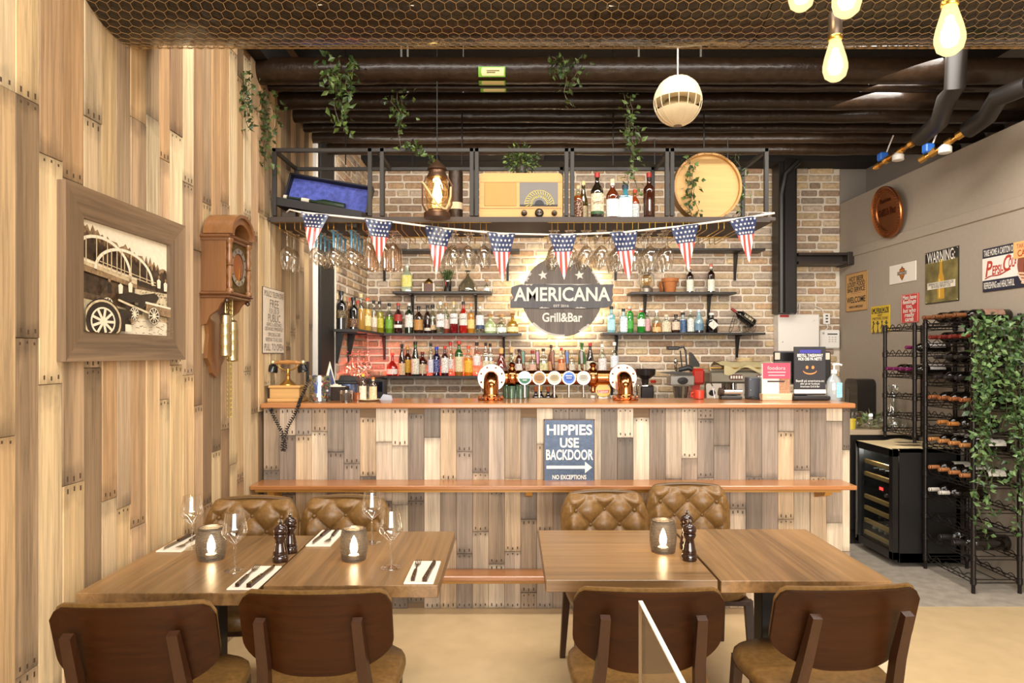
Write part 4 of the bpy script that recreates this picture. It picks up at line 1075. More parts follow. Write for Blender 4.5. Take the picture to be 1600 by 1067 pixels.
# plant on the radio
t = thing('potted_plant', 'bushy small-leaved plant in a dark pot on top of the radio', 'plant', (X(815, 4.36), 4.36, CBASE + .29))
m = MB(); m.lathe([(.03, 0), (.033, .002), (.038, .055), (.04, .06), (.034, .06), (.03, .04), (0, .04)], 18); m.build('pot', plain('#3a332d', .4), t)
m = MB(); bush(m, (0, 0, .1), .12, 420, .026, .007, random.Random(5), .2); o = m.build('foliage', [LEAFA, plain('#7f9a4a', .42), LEAFC], t, 0); o['kind'] = 'stuff'
# whisky bottles in the cage
D2 = 4.33
for px, w, top, look, o in [
 (903, .066, 290, 'amber bottle with script label, shortest of the cage bottles', dict(liq='#a8541a', fill=.7, lab='#5a2a14', ink='#e8d8b8', band=(.1, .55), cap='#d8b88a')),
 (914, .064, 277, 'tall olive wine-like bottle with cream capsule in the cage', dict(kind='slope', gl='#5a4a16', lab='#c9b488', ink='#6a5a3a', band=(.05, .4), cap='#e0c890', d=4.43)),
 (933, .084, 270, 'dark whiskey bottle with cream label and red cap in cage', dict(gl='#2a2010', lab='#e3d4ae', ink='#6a3a20', band=(.12, .55), cap='#a8302a', word='JAMESON', wordcol='#5a2a1a', band2=(.12, .18, '#3a5a34'))),
 (957, .082, 280, 'brown rum bottle with white label and cork cap in cage', dict(gl='#7a3414', lab='#ece8e0', ink='#5a7a9a', band=(.08, .5), cap='#e0c49a', neck='#e8e0d0')),
 (977, .085, 289, 'square blue gin bottle with portrait label in the cage', dict(kind='apoth', gl='#4a9cb0', sq=3, lab='#dfe6e8', ink='#8aa0b0', band=(.05, .62), cap='#2a3644')),
 (995, .060, 292, 'orange aperitif bottle with blue and red label in cage', dict(gl='#c0501c', lab='#e8e4dc', ink='#34507a', band=(.12, .55), cap='#c0401c', d=4.40)),
 (1014, .074, 270, 'dark amber unlabelled bottle with red capsule in the cage', dict(kind='bord', gl='#4a2210', cap='#a02a28', neck='#201410'))]:
    d = o.pop('d', D2)
    bottle(look, 'bottle', X(px, D2), d, CBASE, w, Z(top, D2) - CBASE, group='bottles in the cage shelf', **o)
# barrel head
t = thing('barrel_head', 'round pale wooden barrel head leaning in the cage shelf', 'barrel', (X(1105, 4.33), 4.33, CBASE + .215))
BW = wood('#c79d5f', 'x', .5, .16, .6)
m = MB(); n = 48
m.prism([(.215 * math.cos(2 * PI * i / n), .212 * math.sin(2 * PI * i / n)) for i in range(n)], 0, .05); m.build('head_board', BW, t, 40)
m = MB(); m.lathe([(.200, -.001), (.203, -.022), (.216, -.022), (.219, .06), (.2, .06)], 48, 0, close=False); m.v = [(a, c, b) for a, b, c in m.v]; m.build('rim', wood('#b98a4c', 'x', .5, .2), t)
m = MB()
for k in range(30):
    a = 2 * PI * k / 30; m.box(.2175 * math.cos(a) - .003, .2175 * math.cos(a) + .003, -.0235, -.021, .209 * math.sin(a) - .003, .209 * math.sin(a) + .003)
m.build('stave_joint', plain('#6a4a26', .7), t, 0)
# cream slatted globe loudspeaker
GD = 3.6
t = thing('globe_speaker', 'cream ribbed globe loudspeaker hanging on a white cord near the pipes', 'speaker', (X(1059, GD), GD, Z(158, GD)))
CRM = plain('#d8c6a2', .45); r = .126
def orb(a): return (r * .99 * math.cos(a), r * 1.04 * math.sin(a))
m = MB(); m.lathe([orb(-PI / 2 + (PI / 2 - .41) * k / 10) for k in range(11)], 40); m.build('lower_shell', CRM, t, 20)
m = MB(); m.lathe([orb(.02 + (PI / 2 - .02) * k / 9) for k in range(10)], 40); m.build('upper_shell', CRM, t, 20)
m = MB(); m.lathe([(.105, -.05), (.06, .0), (.11, .02)], 20); m.build('dark_cone', plain('#8a7650', .6), t)
for k in range(16):
    a = 2 * PI * (k + .5) / 16
    m = MB(); m.tube([(r * c * 1.003 * math.cos(a), r * c * 1.003 * math.sin(a), z) for c, z in [(orb(b)[0] / r, orb(b)[1]) for b in [-1.4 + 2.85 * j / 16 for j in range(17)]]], .0025, 4); m.build('rib', CRM, t)
m = MB(); m.lathe([(.022, -.132), (.02, -.128), (0, -.126)], 16); m.build('badge', plain('#7a6a58', .4), t)
m = MB(); m.cyl((0, 0, .12), (0, 0, 3.75 - Z(158, GD)), .004, 6); m.build('cord', plain('#d8d0c0', .5), t)
# green-and-cream stickers on the pipes
for k, (px, y0, y1, (py, rp, d, _)) in enumerate([(769, 105, 119, specs[0]), (769, 124, 131, specs[0]), (771, 138, 143, specs[1])]):
    t = thing('pipe_sticker', ['largest green and cream arrow sticker on the widest ceiling pipe', 'thin green and cream sticker low on the widest ceiling pipe', 'narrow green and cream sticker on the slim ceiling pipe'][k], 'sticker', (X(px, d), d, Z(py, d)), 0, 'pipe stickers')
    rr = rp * d / F * 1.03 + .002
    el = math.atan2(Z(py, d) - CH, d)
    def cyl_pt(yy):
        s_ = max(-.99, min(.99, (py - yy) / rp)); a = math.asin(s_) - el
        return (-math.cos(a) * rr, math.sin(a) * rr)
    g = lambda u, v, x0, x1, off: (x0 + (x1 - x0) * u, cyl_pt(y1 + (y0 - y1) * v)[0] - off, cyl_pt(y1 + (y0 - y1) * v)[1])
    m = MB(); m.grid(lambda u, v: g(u, v, -.08, .08, 0), 4, 5); m.build('green_ground', plain('#79b53a', .5), t)
    m = MB(); m.grid(lambda u, v: g(.1 * abs(v - .5) + u * (1 - .1 * abs(v - .5)), .1 + .8 * v, -.065, .072, .0015), 4, 5); m.build('cream_arrow', plain('#e8dca6', .5), t)
    if k == 0:
        m = MB()
        for q_, (xa, xb) in ((.55, (-.03, .045)), (.38, (-.03, .02))):
            m.grid(lambda u, v: g(u, q_ + .09 * v, xa, xb, .003), 4, 1)
        m.build('print', plain('#5a5a3a', .6), t)

# ================================================================ BUNTING
BD = 4.14
t = thing('flag_bunting', 'string of eight star-and-stripe pennants strung along the cage shelf', 'bunting', (0, BD, 0))
rope = [(467, 331), (492, 334), (592, 344), (686, 356), (782, 365), (878, 367), (973, 363), (1069, 353), (1160, 341), (1210, 333)]
def rz(px):
    for (a, b), (c, d) in zip(rope, rope[1:]):
        if a <= px <= c: return b + (d - b) * (px - a) / (c - a)
    return rope[-1][1]
m = MB(); m.tube([(X(a, BD), 0, Z(b, BD)) for a, b in rope], .006, 8); m.tube([(X(467, BD), 0, Z(331, BD)), (X(450, BD), .03, Z(326, BD)), (X(440, BD), .1, Z(326, BD))], .005, 6)
m.tube([(X(1210, BD), 0, Z(333, BD)), (X(1197, BD), .05, Z(330, BD)), (X(1196, BD), .1, Z(332, BD))], .004, 6)
m.build('rope', plain('#e8dfd2', .7), t)
NAVY = plain('#1b2a52', .4, 0, .25); RED = plain('#c0443a', .4, 0, .25); FW = plain('#eadfd2', .4, 0, .25)
r_ = random.Random(11)
for i, (px, tip, tilt) in enumerate(((493, 393, -7), (592, 413, 2), (686, 430, -4), (783, 442, 2), (879, 438, 2), (974, 441, 8), (1069, 425, 6), (1161, 411, 9))):
    w = .172; x0 = X(px - 23, BD); xm = X(px, BD)
    zl, zr = Z(rz(px - 23), BD), Z(rz(px + 23), BD)
    xt, zt = X(px + tilt, BD), Z(tip, BD)
    ph = r_.uniform(0, 6); amp = r_.uniform(.006, .012)
    def P(s, v, off=0.0):
        """s across in -1..1, v 0 at the rope, 1 at the tip"""
        k = 1 - v
        x = xm * k + xt * v + s * w / 2 * k
        z = ((zl + zr) / 2 * k + zt * v) + s * (zr - zl) / 2 * k
        return (x, -.008 + amp * math.sin(ph + 3 * s * k + 4 * v) - .012 * v - off, z)
    sp = .38; m = MB()
    m.grid(lambda u, v: P(-1 + 2 * u, sp * v), 8, 4, 0)
    n = 7
    for j in range(n):
        a, b = -1 + 2 * j / n, -1 + 2 * (j + 1) / n
        # stripes run parallel to the flag's edge towards the tip
        def stripe(u, v):
            hw = max(1e-4, 1 - v * .999)
            return P(max(-hw, min(hw, a + (b - a) * u)) / hw, sp + (1 - sp) * v)
        m.grid(stripe, 1, 14, 1 if j % 2 == 0 else 2)
    o = m.build('pennant', [NAVY, RED, FW], t, 60)
    m = MB()
    for rr_ in range(4):
        for c in range(6 if rr_ % 2 == 0 else 5):
            v = .05 + rr_ * .095; s = -.84 + (c + (0 if rr_ % 2 == 0 else .5)) * .335
            q = [(a / (w / 2), b) for a, b in star_pts(.0088, PI / 2 + r_.uniform(-.2, .2))]
            m.add([P(s, v, .002)] + [P(s + dx / max(.2, 1 - v), v - dz / .26, .002) for dx, dz in q], [(0, 1 + k, 1 + (k + 1) % 10) for k in range(10)])
    m.build('stars', FW, o, 0)
# ================================================================ ON THE BAR: LEFT END
HG = plain('#c79a50', .3, .9)
BW2 = wood('#c79a5c', 'x', .45, .2, .8)
TD = 4.28
t = thing('antique_telephone', 'antique wood-and-brass telephone with black ear cups at the wall end of bar', 'telephone', (X(450, TD), TD, BT))
m = MB(); m.box(-.105, .105, -.08, .08, 0, .022, 0, .004); m.box(-.092, .092, -.07, .07, .022, .085, 0, .003); m.box(-.1, .1, -.078, .078, .085, .102, 0, .005); m.build('wooden_case', BW2, t)
m = MB(); m.lathe([(.05, .102), (.05, .108), (.04, .116), (.028, .128), (.014, .14), (.01, .16), (.016, .168), (.008, .178), (.008, .205)], 20); m.build('brass_stand', HG, t)
m = MB()
for sx in (-1, 1): m.tube([(0, 0, .195), (sx * .03, 0, .2), (sx * .055, 0, .215), (sx * .062, 0, .238)], .005, 8)
m.build('cradle', HG, t)
m = MB(); m.tube([(-.085, 0, .243), (-.06, 0, .243), (-.05, 0, .246), (-.035, 0, .246), (0, 0, .246), (.035, 0, .246), (.05, 0, .246), (.06, 0, .243), (.085, 0, .243)], [.010, .011, .015, .011, .0155, .011, .015, .011, .010], 14); hs = m.build('handset', wood('#b07a42', 'x', .35, .2), t)
for sx in (-1, 1):
    m = MB(); m.ball((sx * .095, 0, .245), .017, 12, 8); m.build('brass_end', plain('#d8c79a', .3, .8), hs)
    m = MB(); m.T = Matrix.Translation((sx * .092, -.005, .215)) @ Matrix.Rotation(sx * -.25, 4, 'Y'); m.lathe([(.012, .02), (.028, .008), (.034, -.02), (.034, -.03), (.026, -.032), (0, -.03)], 20); m.build('ear_cup', plain('#151312', .2), hs)
m = MB(); m.box(.115, .13, -.015, .02, .12, .25, 0, .005); m.build('side_crank', BLACK, t)
path = [(482, 592), (478, 605), (470, 622), (466, 634), (459, 650), (449, 668), (442, 690), (440, 702), (446, 703), (445, 690), (438, 670), (430, 655), (424, 642), (421, 630), (422, 624)]
pw = []
for i, (a, b) in enumerate(path):
    d = 4.2 if b < 630 and i < 5 else (4.25 if i > 12 else 4.055)
    pw.append(Vector((X(a, d), d, Z(b, d))))
fine = []
for a, b in zip(pw, pw[1:]):
    n = max(2, int((b - a).length / .0022))
    fine += [a.lerp(b, k / n) for k in range(n)]
hel = []
for i, p in enumerate(fine):
    tn = (fine[min(i + 1, len(fine) - 1)] - fine[max(i - 1, 0)]).normalized()
    u = Vector((0, 1, 0)).cross(tn).normalized(); w = tn.cross(u)
    a = i * 2 * PI / 6.5
    hel.append(p - Vector(t.location) + (u * math.cos(a) + w * math.sin(a)) * .009)
m = MB(); m.tube(hel, .0032, 4); m.build('coiled_cord', BLACK, t, 60)

JD = 4.25; jx = X(500, JD)
t = thing('cap_jar', 'straight glass jar full of bright bottle caps next to the telephone', 'jar', (jx, JD, BT))
m = MB(); m.lathe([(.0, .002), (.066, .002), (.066, .165)], 28, 0, close=False); m.build('glass_body', glass('#f4f8f6', 0, .03, .2), t)
r_ = random.Random(4); m = MB()
cc = ['#c8c2b4', '#b0322c', '#2a4a9a', '#d8a848', '#e4e0d8', '#2a6a3a', '#24201c']
for i in range(150):
    a = r_.uniform(0, 2 * PI); rr = r_.choice([.052, .05, .046, .04]); zz = .012 + .145 * i / 150
    n = Vector((math.cos(a) + r_.uniform(-.7, .7), math.sin(a) + r_.uniform(-.7, .7), r_.uniform(-.8, .8))).normalized()
    c = Vector((rr * math.cos(a), rr * math.sin(a), zz)); u = n.orthogonal().normalized(); w = n.cross(u)
    k = r_.randrange(7); k2 = r_.randrange(7)
    for off, rad, kk in ((0, .0135, k), (.0016, .008, k2)):
        m.add([c + n * off + (u * math.cos(2 * PI * j / 9) + w * math.sin(2 * PI * j / 9)) * rad for j in range(9)], [tuple(range(9))], kk)
o = m.build('bottle_caps', [plain(c, .35, .3) for c in cc], t, 0); o['kind'] = 'stuff'
t = thing('drink_can', 'blue and silver drink can standing among the caps in glass jar', 'can', (jx - .004, JD - .03, BT + .025))
m = MB(); m.lathe([(.02, 0), (.0255, .006), (.0255, .12), (.02, .13), (.019, .128)], 20); m.build('can_body', plain('#b8c4d4', .25, .8), t)
m = MB(); m.lathe([(.0258, .03), (.0258, .1)], 20, 0, close=False, a0=-2.6, a1=-1.3); m.build('blue_print', plain('#2f56b0', .35), t)

kd = 4.38
t = thing('woven_basket', 'dark square woven basket with pale papers behind the cap jar', 'basket', (X(528, kd), kd, BT))
m = MB(); m.box(-.058, .058, -.055, .055, 0, .006); 
for (x0, x1, y0, y1) in ((-.06, .06, -.058, -.052), (-.06, .06, .052, .058), (-.06, -.054, -.055, .055), (.054, .06, -.055, .055)): m.box(x0, x1, y0, y1, .0, .088)
m.build('basket_body', plain('#33241a', .7, 0, 0, 1, 150), t)
m = MB(); m.box(-.045, .03, -.03, -.028, .06, .1); m.box(.005, .05, -.02, .02, .085, .09); m.box(-.03, .0, .0, .004, .05, .105); m.build('papers', CREAM, t, 0)
t = thing('tent_card', 'white triangular tent card with dark blue picture behind the cap jar', 'card', (X(514, 4.46), 4.44, BT), .5)
m = MB(); m.prism([(-.05, .0), (.075, .0), (.012, .25)], -.0, .012); m.build('card_body', CREAM, t, 0)
m = MB(); m.face([(-.02, .035), (.06, .035), (.014, .21)], -.002); m.build('blue_picture', label_mat('#3a4470', '#6a4a5a'), t, 0)
t = thing('lidded_jug', 'clear bluish plastic jug with thick black lid behind the dark jar', 'jug', (X(545, 4.5), 4.5, BT))
m = MB(); m.lathe([(.05, 0), (.058, .005), (.062, .10)], 20); m.build('jug_body', glass('#9fb4e0', .25, .05, .2), t)
m = MB(); m.box(-.072, .072, -.06, .06, .10, .122, 0, .005); m.prism([(-.06, .122), (.06, .122), (.05, .152), (-.045, .156)], -.05, .05); m.build('black_lid', plain('#1c1816', .35), t)
t = thing('preserve_jar', 'squat glass jar of dark beans in front of the black-lidded jug', 'jar', (X(541, 4.2), 4.2, BT))
m = MB(); m.lathe([(0, .001), (.038, .001), (.041, .072)], 24, 0, close=False); m.build('glass_body', glass('#f4e6d8', 0, .03, .22), t)
m = MB(); m.lathe([(.036, .004), (.037, .05), (0, .055)], 20); m.build('dark_beans', plain('#33190e', .5, 0, 0, 1, 160), t)
t = thing('amber_glass', 'small tumbler of amber drink beside the jar of beans', 'glass', (X(559, 4.3), 4.3, BT))
m = MB(); m.lathe([(.026, 0), (.03, .055)], 18); m.build('tumbler', liquid('#b8622a'), t)
t = thing('saucer', 'cream oval saucer holding two paper-wrapped bitters bottles', 'plate', (X(576, 4.3), 4.3, BT))
m = MB(); m.lathe([(.035, 0), (.045, .002), (.072, .012), (.07, .014), (.045, .006), (0, .005)], 28); m.build('dish', plain('#ddc9a2', .35), t)
bottle('bitters bottle in pale paper with yellow cap, on the cream saucer', 'bottle', X(567, 4.3), 4.3, BT + .006, .048, .165, 'std', '#4a2a14', lab='#e2d6bc', ink='#a8946a', band=(.02, .55), cap='#c9b03a', neck='#1a1614')
bottle('bitters bottle with orange cap and orange-patched label, on cream saucer', 'bottle', X(583, 4.3), 4.3, BT + .006, .05, .145, 'std', '#4a2a14', lab='#ddc9a0', ink='#c9702a', band=(.02, .6), cap='#cf7a30', neck='#e0d0b0')
t = thing('payment_terminal', 'dark grey payment terminal standing behind the bitters bottles', 'terminal', (X(592, 4.52), 4.5, BT), -.15)
m = MB(); m.prism([(-.05, 0), (.05, 0), (.055, .125), (-.055, .135)], -.03, .03); m.build('casing', plain('#2c2b2e', .4), t, 0)
m = MB(); m.box(-.04, .04, -.034, -.028, .05, .115); m.build('screen', plain('#12131a', .15), t)
t = thing('white_tablet', 'white glossy tablet leaning low beside the grey payment terminal', 'tablet', (X(605, 4.42), 4.40, BT))
m = MB(); m.prism([(-.045, 0), (.04, 0), (.032, .03), (-.02, .038)], -.01, .005); m.build('casing', plain('#b4b6c0', .2), t, 0)

# ================================================================ BEER TOWER
QD = 4.5
t = thing('beer_tower', 'polished copper beer tower with five round tap badges across the bar', 'beer tower', (X(867, QD), 4.52, BT))
tx = X(867, QD); zp = Z(590, 4.55) - BT
pl = X(768, QD) - tx; pr_ = X(973, QD) - tx
m = MB(); m.tube([(pl + .02, .05, zp), (pr_ - .02, .05, zp)], .05, 24); m.build('cross_pipe', COPPER, t, 50)
for xx in (X(800, 4.5) - tx, X(928, 4.5) - tx):
    m = MB(); m.tube([(xx - .03, .05, zp), (xx - .02, .05, zp), (xx + .02, .05, zp), (xx + .03, .05, zp)], [.053, .062, .062, .053], 24); m.lathe([(.02, .05), (.022, .06), (.014, .07), (.02, .08), (.024, .09), (.016, .1), (0, .104)], 16, 0, (xx, .04, zp)); m.lathe([(0, -.104), (.014, -.1), (.02, -.085), (.012, -.07), (.02, -.05)], 16, 0, (xx, .04, zp)); m.build('cross_fitting', COPPER, t, 50)
for xx in (pl, pr_):
    m = MB(); m.lathe([(.0, .0), (.09, .0), (.092, .004), (.092, .016), (.088, .02), (0, .02)], 40); m.v = [(a + xx, b_ if False else (c - .03), b + zp) for a, b, c in m.v]
    fl = m.build('flange', plain('#e0b8a0', .32, .85), t, 40)
    for k in range(8):
        a = 2 * PI * k / 8 + PI / 8
        m = MB(); m.ball((xx + .074 * math.cos(a), -.034, zp + .074 * math.sin(a)), .0075, 8, 5); m.build('bolt', plain('#9a7a60', .3, 1), fl)
    pts = [(xx, -.02, zp)]; rr = .075
    for k in range(9):
        a = PI / 2 * k / 8; pts.append((xx, -.05 - rr * math.sin(a), zp - rr + rr * math.cos(a)))
    pts += [(xx, -.05 - rr, .02)]
    m = MB(); m.tube(pts, .049, 24); m.build('elbow_pipe', COPPER, t, 50)
    m = MB(); m.lathe([(.085, 0), (.086, .006), (.075, .012), (.058, .016), (.056, .034), (.05, .04)], 32, 0, (xx, -.05 - rr, 0)); cl = m.build('base_collar', COPPER, t, 40)
    for k in range(6):
        a = 2 * PI * k / 6
        m = MB(); m.lathe([(.010, .008), (.010, .022), (.005, .028), (0, .029)], 8, 0, (xx + .073 * math.cos(a), -.05 - rr + .073 * math.sin(a), 0)); m.build('bolt', COPPER2, cl)
badge = [(820, '#e6efe6', '#1f8a58', 'bottom'), (843, '#c9924a', '#b8701e', 'all'), (867, '#e8dcc0', '#d8bc80', 'all'), (890, '#4a86e0', '#2458c0', 'all'), (913, '#ece6d6', '#e0d8c0', 'all')]
for k, (px, c1, c2, md) in enumerate(badge):
    xx = X(px, 4.44) - tx
    m = MB(); m.lathe([(0, 0), (.043, 0), (.045, .004), (.045, .02), (0, .02)], 32); m.v = [(a + xx, -c - .006 + .012 - .02, b + zp) for a, b, c in m.v]
    bd = m.build('tap_badge', plain('#e9d9c9', .25, .5), t, 40)
    m = MB(); m.face([(xx + .039 * math.cos(2 * PI * i / 32), zp + .039 * math.sin(2 * PI * i / 32)) for i in range(32)], -.0355); m.build('lit_face', emit(c1, .72), bd, 0)
    m = MB()
    if md == 'bottom':
        m.face([(xx + .038 * math.cos(PI + PI * i / 16), zp - .004 + .033 * math.sin(PI + PI * i / 16)) for i in range(17)], -.0365)
    else:
        m.face([(xx + .03 * math.cos(2 * PI * i / 24), zp + .02 * math.sin(2 * PI * i / 24)) for i in range(24)], -.0365)
    m.build('face_print', emit(c2, .55), bd, 0)
    m = MB()
    for j in range(3 if md == 'bottom' else 2): m.box(xx - .022 + .004 * j, xx + .02 - .003 * j, -.0372, -.0366, zp + .012 - .014 * j, zp + .0165 - .014 * j)
    m.build('face_lines', plain('#f2efe6' if k in (0, 3) else '#8a6a3a', .5), bd, 0)
    m = MB(); m.tube([(xx, .03, zp + .045), (xx - .004, .02, zp + .06), (xx - .008, .01, zp + .1), (xx - .012, .004, zp + .17), (xx - .012, .003, zp + .185)], [.011, .01, .012, .017, .012], 12); hd = m.build('tap_handle', plain('#b9b2aa', .18, 1), t, 60)
    m = MB(); m.bar((xx - .0085, -.006, zp + .095), (xx - .0125, -.0125, zp + .175), .012, .016, 0, .004, .004); m.build('colour_inlay', plain(['#3f7a6a', '#b07088', '#8a4a2a', '#3a5fa8', '#8a8a90'][k], .3), hd)
    m = MB(); m.tube([(xx, -.005, zp - .05), (xx, -.01, zp - .10), (xx, -.014, zp - .13)], .008, 10); m.build('spout', STEEL, t)
t = thing('tea_tap_badge', 'rounded yellow and red tea badge tap on the bar behind the tower', 'tap', (X(941, 4.6), 4.585, BT))
m = MB(); m.lathe([(0, 0), (.047, 0), (.05, .006), (.05, .03), (0, .03)], 28); m.v = [(a, -c, b * .95 + .055) for a, b, c in m.v]; m.build('badge', plain('#d9b03a', .35), t, 40)
m = MB(); m.face([(-.036, .035), (.036, .035), (.042, .056), (-.042, .056)], -.032); m.build('red_patch', plain('#b8322a', .4), t, 0)
text('Lipton', .03, t, (0, -.034, .046), plain('#f0e6d0', .5), .062)
m = MB(); m.box(-.085, -.055, -.03, .01, 0, .02, 0, .004); m.box(.05, .09, -.03, .01, 0, .02, 0, .004); m.box(-.03, .03, -.03, .01, 0, .012); m.build('base', plain('#d8d4c8', .4), t)
for k, px in enumerate((792, 799, 806, 813, 821)):
    t = thing('green_tumbler', ['green glass tumbler standing behind the copper elbow pipe, nearest to it', 'green glass tumbler second from the copper elbow pipe', 'green glass tumbler in the middle of the row of five', 'green glass tumbler fourth from the copper elbow pipe', 'green glass tumbler nearest the dark wine bottle necks'][k], 'tumbler', (X(px, 4.55), 4.545 + (.0 if k % 2 else .035), BT), 0, 'green tumblers')
    m = MB(); m.lathe([(.025, 0), (.027, .002), (.031, .085)], 14, 0, close=False); m.lathe([(.025, .003), (0, .003)], 14); m.build('tumbler_body', glass('#5f9a78', .3, .04, .2), t)
for k, (px, cap, look) in enumerate([(837, '#a8562e', 'dark wine bottle with orange-brown capsule behind the bar'), (845, '#b8892e', 'dark wine bottle with mustard capsule behind the bar'), (856, '#a8481e', 'dark wine bottle with rust capsule behind the bar'), (866, '#5a2a34', 'dark wine bottle with plum capsule behind the bar')]):
    bottle(look, 'bottle', X(px, 6.4), 6.36 + .08 * (k % 2), .95, .076, .295, 'bord', '#1c140e', cap=cap, neck=cap, group='wine bottles on the back counter', lab='#c8b898', band=(.15, .45))

# ================================================================ BEHIND THE BAR: COFFEE THINGS
GDp = 6.42
t = thing('coffee_grinder', 'coffee grinder with wide black hopper and chrome body', 'grinder', (X(1008, GDp), GDp, .95))
m = MB(); m.lathe([(.085, 0), (.085, .30), (.078, .31)], 24); m.build('chrome_body', CHROME, t)
m = MB(); m.lathe([(.03, .31), (.035, .36), (.05, .37), (.095, .40), (.1, .455), (.092, .46), (.085, .41), (0, .38)], 24); m.build('hopper', plain('#2a2320', .2), t)
m = MB(); m.box(-.06, .06, -.11, -.08, .10, .30, 0, .01); m.build('dosing_chamber', plain('#3a3432', .25, .5), t)
m = MB(); m.tube([(.05, -.03, .34), (.085, -.06, .34)], .014, 8); m.box(-.1, -.085, -.03, .03, .41, .45); m.build('red_lever', plain('#a8281e', .35), t)
PD = 6.35
t = thing('citrus_press', 'red and silver lever citrus press between grinder and espresso machine', 'juicer', (X(1078, PD), PD, .95))
RE = plain('#b82a1e', .25, .1, .5)
m = MB(); m.box(-.05, .06, -.07, .09, 0, .03, 0, .01); m.prism([(-.02, .03), (.05, .03), (.085, .21), (.01, .21)], -.04, .06); m.box(.01, .12, -.07, .07, .21, .31, 0, .015); m.build('red_stand', RE, t)
m = MB(); m.box(-.205, .02, -.09, .06, .205, .265, 0, .006); m.build('silver_head', plain('#b8b2aa', .28, .9), t)
m = MB(); m.lathe([(0, 0), (.042, 0), (.045, .004), (0, .006)], 24); m.v = [(a * 1.1 - .09, -c - .09, b * .5 + .235) for a, b, c in m.v]; m.build('oval_emblem', plain('#26221f', .3), t)
m = MB(); m.prism([(-.30, .285), (-.06, .262), (.01, .262), (.01, .282), (-.12, .292)], -.06, .05); m.build('dark_tray', plain('#4a4540', .35, .4), t, 0)
m = MB(); m.tube([(-.11, 0, .30), (-.02, -.02, .315), (.02, -.02, .305)], [.014, .018, .018], 10); m.build('black_grip', BLACK, t)
m = MB(); m.tube([(-.13, -.02, .29), (-.14, -.02, .33), (-.125, -.02, .35)], .012, 8); m.ball((-.14, -.02, .355), .018, 10, 6); m.build('chrome_knob', CHROME, t)
m = MB(); m.lathe([(.03, 0), (.032, .06), (.05, .075), (.075, .20)], 20, 0, (-.09, -.01, 0)); m.build('metal_cup', plain('#a89e92', .22, .9), t)
m = MB(); m.box(-.215, -.11, -.04, .04, .425, .448, 0, .006); m.tube([(-.11, 0, .44), (-.06, 0, .445), (-.04, 0, .42), (-.03, 0, .33), (.0, 0, .31)], .008, 8); m.tube([(-.09, 0, .42), (-.075, 0, .32)], .006, 8); m.prism([(0, .32), (.08, .32), (.08, .34), (.02, .4), (0, .41)], -.04, .04); m.build('lever_frame', plain('#2a2624', .35), t, 0)
t.scale = (1, 1, 1.5)
ED = 6.5
t = thing('espresso_machine', 'two-group chrome espresso machine on the back counter', 'coffee machine', (X(1146, ED), ED, .95))
m = MB(); m.box(-.29, .29, -.05, .24, 0, .33, 0, .01); m.build('chrome_back', CHROME, t)
m = MB(); m.box(-.30, .30, -.26, .24, .33, .44, 0, .015); m.build('top_housing', plain('#9a9384', .3, .7), t)
m = MB(); m.box(-.30, .30, -.26, .24, 0, .06, 0, .008); m.build('drip_tray', plain('#6a6660', .3, .8), t)
for xx in (-.06, .19):
    m = MB(); m.prism(rrect(xx - .065, xx + .065, .362, .41, .022), -.268, -.258); bp_ = m.build('button_plate', plain('#6a3a30', .4), t)
    for k in range(5):
        m = MB(); m.box(xx - .055 + .024 * k, xx - .039 + .024 * k, -.274, -.266, .372, .40, 0, .003); m.build('button', plain('#efe9dc', .4), bp_)
    m = MB(); m.lathe([(.04, .24), (.04, .33)], 20, 0, (xx, -.15, 0)); m.lathe([(.036, .19), (.042, .2), (.042, .24)], 20, 0, (xx, -.15, 0)); gh = m.build('group_head', CHROME, t)
    m = MB(); m.tube([(xx, -.18, .215), (xx, -.32, .20)], [.012, .016], 10); m.build('portafilter_handle', BLACK, gh)
m = MB(); m.lathe([(0, 0), (.028, 0), (.028, .015), (0, .015)], 20); m.v = [(a - .22, -c - .05, b + .23) for a, b, c in m.v]; m.build('pressure_gauge', BLACK, t)
m = MB(); m.tube([(-.25, -.1, .33), (-.25, -.17, .3), (-.23, -.2, .12)], .006, 8); m.tube([(.26, -.1, .33), (.26, -.17, .3), (.25, -.2, .12)], .006, 8); m.build('steam_wand', CHROME, t)
m = MB(); m.tube([(-.29, -.2, .47), (.29, -.2, .47)], .006, 8); m.tube([(-.29, -.2, .44), (-.29, -.2, .47)], .006, 8); m.tube([(.29, -.2, .44), (.29, -.2, .47)], .006, 8); m.build('cup_rail', GOLD, t)
m = MB()
def cl_(u, v):
    x = -.20 + .50 * u; s_ = v * .42
    y = .14 - min(s_, .40); z = .452 + .05 * math.sin(PI * min(1, v / .72))
    if v > .72: y = -.275 - .006 * math.sin(14 * u); z = .452 - (v - .72) * (.13 + .12 * math.sin(9 * u + 1))
    return (x, y, z + .02 * math.sin(15 * u + 6 * v) * math.sin(4 * v + 2))
m.grid(cl_, 44, 26); o = m.build('cloth', plain('#c9b98c', .8), None, 60); o.location = (X(1150, ED), ED, .95 + .025)
tag(o, 'crumpled beige cloth draped over the top of the espresso machine', 'cloth')
for k in range(4):
    t = thing('bowl', ['cream bowl at the bottom of the stack on the espresso machine', 'cream bowl second up in the stack on the espresso machine', 'cream bowl third up in the stack on the espresso machine', 'topmost cream bowl of the stack on the espresso machine'][k], 'bowl', (X(1168, ED), ED + .08, .95 + .465 + .018 * k), 0, 'stacked cream bowls')
    m = MB(); m.lathe([(.045, 0), (.05, .003), (.078, .03), (.082, .044), (.078, .044), (.05, .008), (0, .006)], 24); m.build('bowl_body', plain('#d9c196', .4), t)
t = thing('espresso_cup', 'small red espresso cup on the bar before the espresso machine', 'cup', (X(1092, 4.48), 4.48, BT))
